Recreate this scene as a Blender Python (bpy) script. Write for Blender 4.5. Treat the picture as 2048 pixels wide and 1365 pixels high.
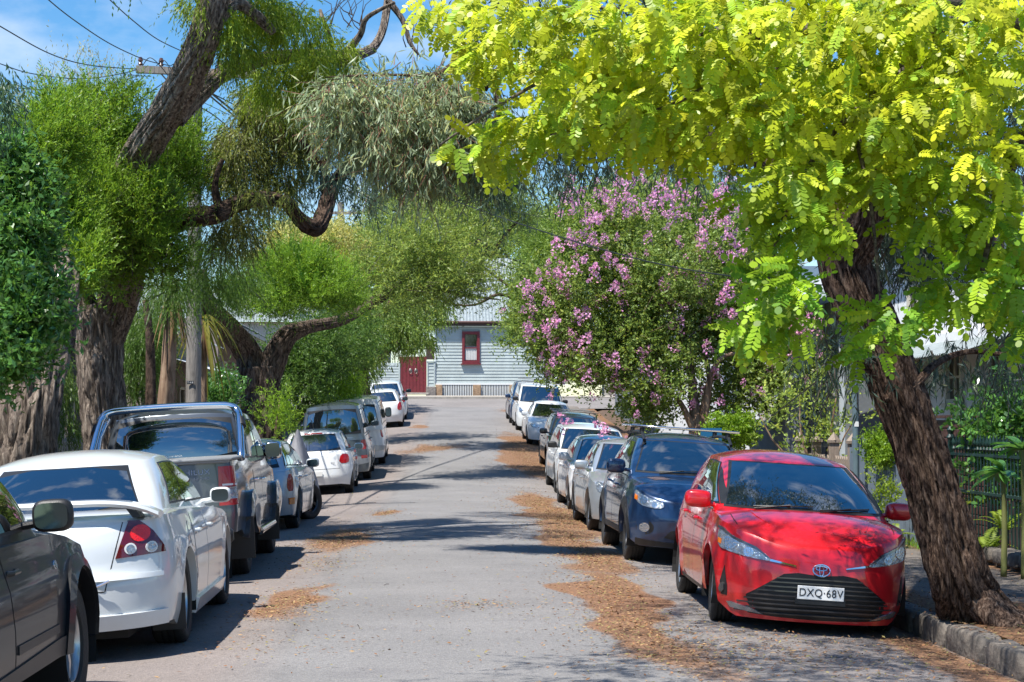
import bpy, bmesh, math, random, zlib
import numpy as np
from mathutils import Vector, Matrix, noise
random.seed(7); RNG = np.random.default_rng(11)
SC = bpy.context.scene
for _o in list(bpy.data.objects): bpy.data.objects.remove(_o, do_unlink=True)
COL = SC.collection
R = math.radians

# ------------------------------------------------------------------ camera
F = 3550.0; HZ = 845.0; VX = 853.0; CAMH = 1.60
cam_d = bpy.data.cameras.new('camera'); cam = bpy.data.objects.new('camera', cam_d); COL.objects.link(cam)
cam.location = (0, 0, CAMH)
cam.rotation_euler = (R(90) + math.atan((HZ - 682.5) / F), 0, -math.atan((1024 - VX) / F))
cam_d.sensor_width = 36; cam_d.lens = F / 2048 * 36; cam_d.clip_end = 3000; cam_d.clip_start = .1
SC.camera = cam
# ------------------------------------------------------------------ world and sun
SUN = Vector((-.36, -.34, 1.0)).normalized()
world = bpy.data.worlds.new('World'); SC.world = world; world.use_nodes = True
nt = world.node_tree; N = nt.nodes; Lk = nt.links
bg = N['Background']
sky = N.new('ShaderNodeTexSky'); sky.sky_type = 'NISHITA'; sky.sun_disc = False
sky.sun_elevation = math.asin(SUN.z); sky.sun_rotation = math.atan2(SUN.x, SUN.y)
sky.air_density = 1.0; sky.dust_density = .25; sky.ozone_density = 2.2; sky.altitude = 50
hsv = N.new('ShaderNodeHueSaturation'); hsv.inputs['Saturation'].default_value = 1.38; hsv.inputs['Value'].default_value = 1.0
Lk.new(sky.outputs[0], hsv.inputs['Color'])
tc = N.new('ShaderNodeTexCoord'); mp = N.new('ShaderNodeMapping'); mp.inputs['Scale'].default_value = (6, 6, 13); mp.inputs['Location'].default_value = (1.35, .9, .2)
nz = N.new('ShaderNodeTexNoise'); nz.inputs['Scale'].default_value = 1.0; nz.inputs['Detail'].default_value = 7; nz.inputs['Roughness'].default_value = .55
rp = N.new('ShaderNodeValToRGB'); rp.color_ramp.elements[0].position = .54; rp.color_ramp.elements[1].position = .80
rp.color_ramp.elements[1].color = (.85, .85, .85, 1)
mx = N.new('ShaderNodeMixRGB'); mx.inputs[2].default_value = (5.6, 6.1, 6.8, 1)
Lk.new(tc.outputs['Generated'], mp.inputs[0]); Lk.new(mp.outputs[0], nz.inputs['Vector']); Lk.new(nz.outputs[0], rp.inputs[0])
Lk.new(rp.outputs[0], mx.inputs[0]); Lk.new(hsv.outputs[0], mx.inputs[1]); Lk.new(mx.outputs[0], bg.inputs[0])
bg.inputs[1].default_value = .105
sd = bpy.data.lights.new('sun', 'SUN'); sd.energy = 5.0; sd.angle = R(.53); sd.color = (1, .955, .88)
sun = bpy.data.objects.new('sun', sd); COL.objects.link(sun); sun.rotation_euler = SUN.to_track_quat('Z', 'Y').to_euler(); sun.location = (0, 0, 60)
SC.view_settings.view_transform = 'Standard'; SC.view_settings.look = 'None'; SC.view_settings.gamma = 1
SC.view_settings.use_curve_mapping = False
SC.view_settings.exposure = .76
SC.cycles.max_bounces = 8; SC.cycles.diffuse_bounces = 4; SC.cycles.glossy_bounces = 4; SC.cycles.transmission_bounces = 6
SC.cycles.transparent_max_bounces = 8; SC.cycles.use_denoising = True; SC.cycles.caustics_reflective = False; SC.cycles.caustics_refractive = False
SC.cycles.sample_clamp_indirect = 6

# ------------------------------------------------------------------ placing helpers (a pixel of the 2048 px photograph to a place)
CM = cam.rotation_euler.to_matrix()
def ray(px, py): return CM @ Vector(((px - 1024) / F, -(py - 682.5) / F, -1))
def at(px, py, Y):
    d = ray(px, py); return Vector((0, 0, CAMH)) + d * (Y / d.y)
_GP = [(-60, 0), (36, 0.0), (42, .08), (46.5, .24), (53, .52), (58, .82), (67, 1.33), (74, 1.72), (80, 2.12), (86, 2.66), (89, 2.80), (400, 2.9)]
def lerp(a, b, t): return a + (b - a) * t
def interp(tab, x):
    if x <= tab[0][0]: return tab[0][1]
    for (a, b), (c, d) in zip(tab, tab[1:]):
        if x <= c: return b + (d - b) * (x - a) / (c - a)
    return tab[-1][1]
def base(Y): return interp(_GP, Y)
def cx(Y): return 0 if Y < 25 else min(1.12 * (Y - 25) / 49, 1.5)
KL, KR = -4.02, 4.08          # kerb faces at the left and right
def road(X, Y):
    u = X - cx(Y); k = 1 - min(1, max(0, (Y - 74) / 8)); return base(Y) - .0105 * min(u * u, 17) * k
def gz(X, Y):
    u = X - cx(Y)
    if KL < u < KR: return road(X, Y)
    return base(Y) + .02 + .01 * min(abs(u) - 4, 3)
def gp(px, py):
    d = ray(px, py); o = Vector((0, 0, CAMH)); t = 5.0
    while t < 200:
        p = o + d * t
        if p.z <= gz(p.x, p.y): return p
        t += .02
    return o + d * 200

# ------------------------------------------------------------------ object helpers
def tag(o, label=None, cat=None, group=None, kind=None):
    if label: o['label'] = label
    if cat: o['category'] = cat
    if group: o['group'] = group
    if kind: o['kind'] = kind
    return o
def empty(name, loc=(0, 0, 0), rot=(0, 0, 0), parent=None):
    o = bpy.data.objects.new(name, None); COL.objects.link(o); o.location = loc; o.rotation_euler = rot; o.empty_display_size = .2
    if parent: o.parent = parent
    return o
def thing(name, label, cat, loc=(0, 0, 0), rot=(0, 0, 0), group=None): return tag(empty(name, loc, rot), label, cat, group)
def link(name, me, m=None, parent=None):
    o = bpy.data.objects.new(name, me); COL.objects.link(o)
    if m is not None and not len(me.materials): me.materials.append(m)
    if parent: o.parent = parent
    return o
def mesh(name, V, Fc, m=None, parent=None, smooth=False):
    me = bpy.data.meshes.new(name); me.from_pydata([tuple(v) for v in V], [], Fc)
    if smooth: me.polygons.foreach_set('use_smooth', [True] * len(me.polygons))
    me.update(); return link(name, me, m, parent)
def bmobj(name, bm, m=None, parent=None, smooth=False, ang=None):
    me = bpy.data.meshes.new(name); bm.to_mesh(me); bm.free()
    if smooth:
        me.polygons.foreach_set('use_smooth', [True] * len(me.polygons))
        if ang: me.set_sharp_from_angle(angle=R(ang))
    return link(name, me, m, parent)
def copy_tree(o, parent=None):
    c = o.copy(); COL.objects.link(c); c.parent = parent
    for ch in o.children: copy_tree(ch, c)
    return c
class MB:
    """collects boxes, tubes and lathes of one part"""
    def __init__(s): s.V = []; s.F = []
    def box(s, c, size, rz=0, M=None):
        n = len(s.V); hx, hy, hz = size[0] / 2, size[1] / 2, size[2] / 2
        Mr = (Matrix.Translation(c) @ Matrix.Rotation(rz, 4, 'Z')) if M is None else Matrix.Translation(c) @ M.to_4x4()
        for x in (-hx, hx):
            for y in (-hy, hy):
                for z in (-hz, hz): s.V.append(Mr @ Vector((x, y, z)))
        for f in ((0, 1, 3, 2), (4, 6, 7, 5), (0, 4, 5, 1), (2, 3, 7, 6), (0, 2, 6, 4), (1, 5, 7, 3)): s.F.append(tuple(n + i for i in f))
        return s
    def tube(s, pts, r, seg=8, cap=True):
        pts = [Vector(p) for p in pts]; rr = r if isinstance(r, (list, tuple)) else [r] * len(pts)
        n0 = len(s.V); up = Vector((0, 0, 1)); prev = None
        for i, p in enumerate(pts):
            d = (pts[min(i + 1, len(pts) - 1)] - pts[max(i - 1, 0)]).normalized()
            if prev is None:
                a = d.cross(up if abs(d.z) < .9 else Vector((1, 0, 0))).normalized()
            else: a = (prev - d * prev.dot(d)).normalized()
            prev = a; b = d.cross(a)
            for k in range(seg):
                t = 2 * math.pi * k / seg; s.V.append(p + (a * math.cos(t) + b * math.sin(t)) * rr[i])
        for i in range(len(pts) - 1):
            for k in range(seg):
                k2 = (k + 1) % seg; s.F.append((n0 + i * seg + k, n0 + i * seg + k2, n0 + (i + 1) * seg + k2, n0 + (i + 1) * seg + k))
        if cap:
            s.F.append(tuple(n0 + k for k in range(seg))[::-1]); s.F.append(tuple(n0 + (len(pts) - 1) * seg + k for k in range(seg)))
        return s
    def lathe(s, prof, seg=32, axis='Y', c=(0, 0, 0)):
        n0 = len(s.V); c = Vector(c)
        for (r, h) in prof:
            for k in range(seg):
                t = 2 * math.pi * k / seg
                v = {'Y': (r * math.cos(t), h, r * math.sin(t)), 'Z': (r * math.cos(t), r * math.sin(t), h), 'X': (h, r * math.cos(t), r * math.sin(t))}[axis]
                s.V.append(c + Vector(v))
        for i in range(len(prof) - 1):
            for k in range(seg):
                k2 = (k + 1) % seg; s.F.append((n0 + i * seg + k, n0 + i * seg + k2, n0 + (i + 1) * seg + k2, n0 + (i + 1) * seg + k))
        return s
    def quad(s, a, b, c, d):
        n = len(s.V); s.V += [Vector(a), Vector(b), Vector(c), Vector(d)]; s.F.append((n, n + 1, n + 2, n + 3)); return s
    def build(s, name, m=None, parent=None, smooth=False, ang=40, bev=0):
        bm = bmesh.new(); vs = [bm.verts.new(v) for v in s.V]
        for f in s.F:
            try: bm.faces.new([vs[i] for i in f])
            except ValueError: pass
        bmesh.ops.recalc_face_normals(bm, faces=bm.faces)
        if bev: bmesh.ops.bevel(bm, geom=bm.edges[:], offset=bev, segments=1, affect='EDGES', profile=.7)
        return bmobj(name, bm, m, parent, smooth, ang)
def superbox(size, p=4, seg=20, rings=10):
    """a box with soft rounded corners (superellipsoid), as MB"""
    b = MB(); a, c, d = size[0] / 2, size[1] / 2, size[2] / 2; sg = lambda v: (abs(v) ** (2 / p)) * (1 if v >= 0 else -1)
    for i in range(rings + 1):
        ph = -math.pi / 2 + math.pi * i / rings
        for k in range(seg):
            t = 2 * math.pi * k / seg; b.V.append(Vector((a * sg(math.cos(ph)) * sg(math.cos(t)), c * sg(math.cos(ph)) * sg(math.sin(t)), d * sg(math.sin(ph)))))
    for i in range(rings):
        for k in range(seg):
            k2 = (k + 1) % seg; b.F.append((i * seg + k, i * seg + k2, (i + 1) * seg + k2, (i + 1) * seg + k))
    return b
def text(body, size, loc, rot, m, parent, name='lettering', depth=.002, align='CENTER', xs=1):
    cu = bpy.data.curves.new(name, 'FONT'); cu.body = body; cu.size = size; cu.extrude = depth; cu.align_x = align; cu.align_y = 'CENTER'; cu.space_character = 1.08
    o = bpy.data.objects.new('tmp', cu); COL.objects.link(o); dg = bpy.context.evaluated_depsgraph_get()
    me = bpy.data.meshes.new_from_object(o.evaluated_get(dg)); bpy.data.objects.remove(o, do_unlink=True); me.name = name
    t = link(name, me, None, parent); me.materials.clear(); me.materials.append(m); t.location = loc; t.rotation_euler = rot; t.scale = (xs, 1, 1); return t

# ------------------------------------------------------------------ materials
MATS = {}
def pmat(name, col, rough=.6, metal=0, coat=0, spec=.5, bump=0, bscale=20, var=0, vscale=6, var2=None, ior=None, stretch=None, emit=None, coatr=.03, objcoord=True):
    if name in MATS: return MATS[name]
    m = bpy.data.materials.new(name); m.use_nodes = True; n = m.node_tree.nodes; l = m.node_tree.links; p = n['Principled BSDF']
    p.inputs['Base Color'].default_value = (*col, 1); p.inputs['Roughness'].default_value = rough; p.inputs['Metallic'].default_value = metal
    p.inputs['Coat Weight'].default_value = coat; p.inputs['Coat Roughness'].default_value = coatr; p.inputs['Specular IOR Level'].default_value = spec
    if ior: p.inputs['IOR'].default_value = ior
    tcn = n.new('ShaderNodeTexCoord'); src = tcn.outputs['Object' if objcoord else 'Generated']
    if stretch:
        mpn = n.new('ShaderNodeMapping'); mpn.inputs['Scale'].default_value = stretch; l.new(src, mpn.inputs[0]); src = mpn.outputs[0]
    if var:
        t = n.new('ShaderNodeTexNoise'); t.inputs['Scale'].default_value = vscale; t.inputs['Detail'].default_value = 6; t.inputs['Roughness'].default_value = .65; l.new(src, t.inputs['Vector'])
        r = n.new('ShaderNodeValToRGB'); r.color_ramp.elements[0].position = .3; r.color_ramp.elements[1].position = .7
        c2 = var2 or tuple(max(0, c * (1 - var)) for c in col)
        r.color_ramp.elements[0].color = (*c2, 1); r.color_ramp.elements[1].color = (*[min(1, c * (1 + var * .5)) for c in col], 1)
        l.new(t.outputs[0], r.inputs[0]); l.new(r.outputs[0], p.inputs['Base Color'])
    if bump:
        t = n.new('ShaderNodeTexNoise'); t.inputs['Scale'].default_value = bscale; t.inputs['Detail'].default_value = 5; l.new(src, t.inputs['Vector'])
        b = n.new('ShaderNodeBump'); b.inputs['Strength'].default_value = bump; b.inputs['Distance'].default_value = .02; l.new(t.outputs[0], b.inputs['Height']); l.new(b.outputs[0], p.inputs['Normal'])
    MATS[name] = m; return m
def paint(name, col, metal=0, rough=.32, dirt=.35, dirtcol=(.25, .2, .15), coat=1.0):
    """car paint: base, clear coat, road dust low down on the body"""
    if name in MATS: return MATS[name]
    m = pmat(name, col, rough, metal, coat); n = m.node_tree.nodes; l = m.node_tree.links; p = n['Principled BSDF']
    tcn = n.new('ShaderNodeTexCoord'); sx = n.new('ShaderNodeSeparateXYZ'); l.new(tcn.outputs['Object'], sx.inputs[0])
    mr = n.new('ShaderNodeMapRange'); mr.inputs[1].default_value = .2; mr.inputs[2].default_value = .62; mr.inputs[3].default_value = 1; mr.inputs[4].default_value = .12; l.new(sx.outputs[2], mr.inputs[0])
    t = n.new('ShaderNodeTexNoise'); t.inputs['Scale'].default_value = 5; t.inputs['Detail'].default_value = 8; t.inputs['Roughness'].default_value = .7; l.new(tcn.outputs['Object'], t.inputs['Vector'])
    mu = n.new('ShaderNodeMath'); mu.operation = 'MULTIPLY'; l.new(mr.outputs[0], mu.inputs[0]); l.new(t.outputs[0], mu.inputs[1])
    m2 = n.new('ShaderNodeMath'); m2.operation = 'MULTIPLY'; m2.inputs[1].default_value = dirt; l.new(mu.outputs[0], m2.inputs[0])
    mixn = n.new('ShaderNodeMixRGB'); mixn.inputs[1].default_value = (*col, 1); mixn.inputs[2].default_value = (*dirtcol, 1); l.new(m2.outputs[0], mixn.inputs[0]); l.new(mixn.outputs[0], p.inputs['Base Color'])
    ro = n.new('ShaderNodeMath'); ro.operation = 'MULTIPLY_ADD'; ro.inputs[1].default_value = .5; ro.inputs[2].default_value = .03; l.new(m2.outputs[0], ro.inputs[0]); l.new(ro.outputs[0], p.inputs['Coat Roughness'])
    return m
G_black = pmat('black_plastic', (.015, .015, .016), .45, bump=.15, bscale=200)
G_rub = pmat('tyre_rubber', (.022, .021, .02), .75, bump=.4, bscale=60, var=.3)
G_dark = pmat('underbody_dark', (.006, .006, .006), .8)
G_glass = pmat('tinted_glass', (.006, .010, .013), .02, spec=1.0, coat=1.0, ior=2.1, coatr=.01)
G_chrome = pmat('chrome', (.75, .76, .78), .08, 1)
G_alloy = pmat('alloy_silver', (.5, .51, .52), .3, .85, .4)
G_alloyd = pmat('alloy_dark', (.06, .06, .065), .35, .8, .4)
G_red = pmat('tail_lamp_red', (.42, .006, .01), .12, coat=1, bump=.25, bscale=90)
G_redd = pmat('tail_lamp_dark_red', (.12, .004, .008), .08, coat=1)
G_amber = pmat('indicator_amber', (.75, .18, .01), .15, coat=1)
G_lens = pmat('lamp_clear_lens', (.55, .6, .64), .12, .75, 1, bump=.8, bscale=45, var=.6, vscale=14)
G_lamp = pmat('lamp_reflector', (.85, .87, .9), .1, 1, bump=.5, bscale=60)
G_white = pmat('plate_white', (.8, .8, .78), .4)
G_ink = pmat('plate_ink', (.01, .01, .012), .5)
G_mir = pmat('mirror_glass', (.11, .17, .20), .06, 1)
# ================================================================== ground
def grid_sheet(name, xs, ys, zf, m, attr=None, parent=None, smooth=True):
    V = [(x, y, zf(x, y)) for y in ys for x in xs]; nx = len(xs)
    Fc = [(j * nx + i, j * nx + i + 1, (j + 1) * nx + i + 1, (j + 1) * nx + i) for j in range(len(ys) - 1) for i in range(nx - 1)]
    o = mesh(name, V, Fc, m, parent, smooth)
    if attr:
        a = o.data.attributes.new('mask', 'FLOAT_COLOR', 'POINT'); a.data.foreach_set('color', np.array([attr(x, y) for y in ys for x in xs], dtype=np.float32).ravel())
    return o
# orange leaf-litter drifts: (px, py, half width px, half height px, strength)
LIT = [(1040, 895, 34, 22, 1), (1062, 925, 50, 20, 1), (1085, 948, 50, 12, .6), (1075, 1005, 40, 16, .8), (1120, 1035, 55, 24, 1), (1135, 1075, 50, 22, .9), (1190, 1120, 60, 26, .8),
       (1215, 1180, 62, 38, 1), (1265, 1250, 80, 45, 1), (1360, 1310, 120, 40, .6), (1500, 1290, 240, 50, .3), (1650, 1320, 260, 50, .3), (600, 1200, 55, 26, .78), (545, 1225, 70, 18, .6), (700, 1072, 48, 14, .9), (655, 1092, 60, 16, .6),
       (640, 1130, 70, 18, .35), (945, 1212, 65, 9, .4), (860, 896, 36, 6, .8), (820, 905, 50, 6, .5), (840, 853, 18, 3, .7), (770, 1028, 22, 5, .7), (1005, 822, 18, 3, .6), (1020, 868, 26, 5, .5), (905, 893, 30, 5, .5), (560, 1290, 200, 30, .15)]
LITW = []
for (a, b, rx, ry, s) in LIT:
    c = gp(a, b); e = gp(a, b + ry); LITW.append((c.x, c.y, rx * c.y / F, max(.25, abs(c.y - e.y)), s))
def litter(x, y):
    v = 0; q = noise.noise_vector((x * 1.3, y * .8, 0)); x0 = x; x = x + q.x * .45; y = y + q.y * .8
    for (X, Y, rx, ry, s) in LITW:
        d = ((x - X) / rx) ** 2 + ((y - Y) / ry) ** 2
        if d < 2.6: v = max(v, s * max(0, 1 - d / 2.6) ** .8 * .85)
    u = x0 - cx(y)
    g = max(0, 1 - abs(KR - .25 - u) / .5) * .75
    return min(1, max(v, g))
def ground_mat(name, c1, c2, agg, litcol=(.25, .13, .065), crack=False):
    m = bpy.data.materials.new(name); m.use_nodes = True; n = m.node_tree.nodes; l = m.node_tree.links; p = n['Principled BSDF']; p.inputs['Roughness'].default_value = .88; p.inputs['Specular IOR Level'].default_value = .25
    tcn = n.new('ShaderNodeTexCoord'); ob = tcn.outputs['Object']
    def NZ(sc, det=6, ro=.6, vec=ob):
        t = n.new('ShaderNodeTexNoise'); t.inputs['Scale'].default_value = sc; t.inputs['Detail'].default_value = det; t.inputs['Roughness'].default_value = ro; l.new(vec, t.inputs['Vector']); return t.outputs[0]
    def ramp(v, a, b, ca, cb):
        r = n.new('ShaderNodeValToRGB'); r.color_ramp.elements[0].position = a; r.color_ramp.elements[1].position = b; r.color_ramp.elements[0].color = (*ca, 1); r.color_ramp.elements[1].color = (*cb, 1); l.new(v, r.inputs[0]); return r.outputs[0]
    def mixc(f, a, b, mode='MIX'):
        x = n.new('ShaderNodeMixRGB'); x.blend_type = mode
        if isinstance(f, float): x.inputs[0].default_value = f
        else: l.new(f, x.inputs[0])
        for k, v in ((1, a), (2, b)):
            if isinstance(v, tuple): x.inputs[k].default_value = (*v, 1)
            else: l.new(v, x.inputs[k])
        return x.outputs[0]
    at_ = n.new('ShaderNodeAttribute'); at_.attribute_name = 'mask'; sp = n.new('ShaderNodeSeparateColor'); l.new(at_.outputs['Color'], sp.inputs[0])
    big = ramp(NZ(.55, 5), .35, .65, c1, c2)
    vo = n.new('ShaderNodeTexVoronoi'); vo.inputs['Scale'].default_value = agg; l.new(ob, vo.inputs['Vector'])
    fine = ramp(vo.outputs['Color'], .1, .9, (.78, .78, .79), (1.18, 1.17, 1.15))
    base_ = mixc(.75, big, fine, 'MULTIPLY')
    base_ = mixc(.45, base_, ramp(NZ(26, 4), .38, .62, (.82, .82, .82), (1.14, 1.13, 1.12)), 'MULTIPLY')
    base_ = mixc(sp.outputs[1], base_, mixc(1.0, base_, (1.12, .96, .88), 'MULTIPLY'))       # warm, dusty parking lanes
    base_ = mixc(sp.outputs[2], base_, mixc(1.0, base_, (.62, .62, .63), 'MULTIPLY'))        # tar seams and tyre-dark tracks
    if crack:
        vc = n.new('ShaderNodeTexVoronoi'); vc.feature = 'DISTANCE_TO_EDGE'; vc.inputs['Scale'].default_value = .8
        wv = n.new('ShaderNodeTexNoise'); wv.inputs['Scale'].default_value = 2; l.new(ob, wv.inputs['Vector']); va = n.new('ShaderNodeVectorMath'); l.new(ob, va.inputs[0]); l.new(wv.outputs['Color'], va.inputs[1]); l.new(va.outputs[0], vc.inputs['Vector'])
        base_ = mixc(1.0, base_, ramp(vc.outputs['Distance'], .0, .012, (.45, .43, .42), (1, 1, 1)), 'MULTIPLY')
    base_ = mixc(.7, base_, ramp(NZ(1.7, 3), .30, .42, (.84, .84, .86), (1, 1, 1)), 'MULTIPLY')
    # litter
    mr = n.new('ShaderNodeMath'); mr.operation = 'ADD'; mh = n.new('ShaderNodeMath'); mh.operation = 'MULTIPLY_ADD'; mh.inputs[1].default_value = .55; l.new(NZ(55, 3, .8), mh.inputs[0]); mq = n.new('ShaderNodeMath'); mq.operation = 'MULTIPLY'; mq.inputs[1].default_value = .5; l.new(NZ(3.2, 12, .85), mq.inputs[0]); l.new(mq.outputs[0], mh.inputs[2]); l.new(mh.outputs[0], mr.inputs[0]); l.new(sp.outputs[0], mr.inputs[1])
    k = ramp(mr.outputs[0], .86, 1.3, (0, 0, 0), (.88, .88, .88))
    lc = ramp(NZ(60, 3, .7), .35, .65, tuple(c * .45 for c in litcol), tuple(min(1, c * 1.25) for c in litcol))
    l.new(mixc(k, base_, lc), p.inputs['Base Color'])
    b = n.new('ShaderNodeBump'); b.inputs['Strength'].default_value = .5; b.inputs['Distance'].default_value = .012; ad = n.new('ShaderNodeMath'); ad.operation = 'ADD'; l.new(vo.outputs['Distance'], ad.inputs[0]); l.new(NZ(40), ad.inputs[1]); l.new(ad.outputs[0], b.inputs['Height']); l.new(b.outputs[0], p.inputs['Normal'])
    return m
M_asph = ground_mat('old_grey_asphalt', (.185, .180, .178), (.225, .218, .215), 75)
M_path = ground_mat('worn_concrete_path', (.12, .11, .10), (.19, .175, .155), 40, crack=True, litcol=(.22, .11, .05))
M_earth = pmat('dry_earth', (.11, .07, .045), .95, bump=.6, bscale=14, var=.55, vscale=5)
ys = list(np.arange(-12, 9, 1.0)) + list(np.arange(9, 34, .12)) + list(np.arange(34, 89.1, .4)); us = list(np.linspace(KL, KR, 82))
def road_attr(i, j): pass
V = []; A = []
for y in ys:
    for u in us:
        x = u + cx(y); V.append((x, y, road(x, y)))
        side = min(1, max(0, (-u - .9) / .5)) * .75 + min(1, max(0, (u - 1.5) / 1.2)) * .45
        seam = max(0, 1 - abs(u + .98 + .03 * math.sin(y)) / .05) * .5 + max(0, 1 - abs(u - 3.5) / .5) * .35 + .3 * max(0, 1 - abs(u + 3.3) / .7)
        A.append((litter(x, y), side, min(1, seam), 1))
nx = len(us)
Fc = [(j * nx + i, j * nx + i + 1, (j + 1) * nx + i + 1, (j + 1) * nx + i) for j in range(len(ys) - 1) for i in range(nx - 1)]
o = mesh('road', V, Fc, M_asph, None, True); tag(o, kind='structure')
a = o.data.attributes.new('mask', 'FLOAT_COLOR', 'POINT'); a.data.foreach_set('color', np.array(A, dtype=np.float32).ravel())
# ground sheet to the horizon, kept under road and paths
gxs = sorted(set([-900, -400, -200, -90, -50, -30, -20, -14, -10, -8, -6.5, -5.6, -4.8, -4.3, -3, 3, 4.4, 4.8, 5.6, 6.6, 8, 10, 14, 20, 30, 50, 90, 200, 400, 900]))
gys = [-400, -100, -40, -15, 0, 5, 10, 15, 20, 25, 30, 36, 40, 44, 48, 52, 56, 60, 64, 68, 72, 76, 80, 84, 87, 90, 100, 130, 200, 400, 1200]
tag(grid_sheet('ground', gxs, gys, lambda x, y: base(y) - .45 + ((.43 if y >= 76 else .38) if abs(x - cx(y)) > 6.2 and y < 90 else 0), M_earth, parent=None), kind='structure')
# cross street at the top of the rise
def cross_z(x, y): return base(y) + .004 + (.05 * max(0, (y - 84) / 3))
gx2 = list(np.arange(-24, 26.1, 1.0))
# footpaths behind the kerbs
def strip(name, u0, u1, y0, y1, dy, m, off=0, kind='structure'):
    yy = list(np.arange(y0, y1 + .01, dy)); uu = list(np.linspace(u0, u1, 14)); V = []; A = []
    for y in yy:
        for u in uu:
            x = u + cx(y); V.append((x, y, gz(u * 1.0 + cx(y) if abs(u) > 4.1 else x + math.copysign(.2, u), y) + off + .006 * noise.noise((x * 2, y * 2, 0))))
            edge = max(0, 1 - min(abs(u - u0), abs(u - u1)) / .5); tr = max(0, 1 - ((x - 4.75) ** 2 / .8 + (y - 14.2) ** 2 / 2.0))
            A.append((min(1, .22 + edge * .5 + tr * 1.2), .3, 0, 1))
    n_ = len(uu); Fc = [(j * n_ + i, j * n_ + i + 1, (j + 1) * n_ + i + 1, (j + 1) * n_ + i) for j in range(len(yy) - 1) for i in range(n_ - 1)]
    o = mesh(name, V, Fc, m, None, True); a = o.data.attributes.new('mask', 'FLOAT_COLOR', 'POINT'); a.data.foreach_set('color', np.array(A, dtype=np.float32).ravel()); return tag(o, kind=kind)
strip('footpath', KR + .16, 6.35, -8, 86, .25, M_path)
strip('footpath', -6.3, KL - .16, -8, 86, .5, M_path)
o = grid_sheet('cross_street', gx2, list(np.arange(80.5, 86.6, .5)), lambda x, y: cross_z(x, y) - (.6 if -3 < x - cx(y) < 5 and y < 82 else 0) + (.05 if abs(x) > 6 else 0), M_asph, attr=lambda x, y: (0.1, .3, 0, 1)); tag(o, kind='structure')
o = grid_sheet('far_footpath', gx2, list(np.arange(86.6, 88.2, .4)), lambda x, y: base(y) + .16, pmat('pale_concrete', (.42, .38, .33), .9, bump=.3, bscale=30, var=.25), attr=None); tag(o, kind='structure')
mb = MB(); mb.box((1, 86.55, base(86.5) + .02), (50, .14, .3)); tag(mb.build('far_kerb', pmat('kerb_pale', (.36, .33, .29), .9, var=.3)), kind='structure')
# kerbs: a bed with single sandstone blocks on it
M_kerb = pmat('kerb_sandstone', (.17, .145, .12), .92, bump=1.0, bscale=16, var=.6, vscale=9, var2=(.06, .055, .05))
def kerb(side, y0, y1, label_bed):
    bedV = MB(); u = KR + .08 if side > 0 else KL - .08
    pts = [(u + cx(y), y, base(y) - .12) for y in np.arange(y0, y1, 2.0)]
    for a, b in zip(pts, pts[1:]):
        A_, B_ = Vector(a), Vector(b); bedV.box((A_ + B_) / 2, (.15, (B_ - A_).length + .02, .16), M=(B_ - A_).to_track_quat('Y', 'Z').to_matrix())
    bed = bedV.build('kerb', M_kerb); tag(bed, kind='structure')
    rnd = random.Random(5 + side); y = y0; metas = []
    while y < min(y1, 70):
        Lb = rnd.uniform(.55, 1.05) * (1 if y < 30 else 1.6); sb = superbox((.20, Lb - .025, .26), 7, 16, 8); wob = rnd.uniform(0, 50)
        for v in sb.V:
            q = noise.noise_vector((v * 5 + Vector((wob, 0, 0)))) * .016; v += q
        o = sb.build('kerbstone', M_kerb, bed, True, 60); X = u + cx(y + Lb / 2)
        o.location = (X, y + Lb / 2, base(y + Lb / 2) - .108 + rnd.uniform(-.008, .01)); o.rotation_euler = (math.atan2(base(y + Lb) - base(y), Lb), rnd.uniform(-.04, .04), rnd.uniform(-.015, .015))
        y += Lb
    return bed
kerb(1, 9.5, 84, ''); kerb(-1, 22, 84, '')
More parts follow.
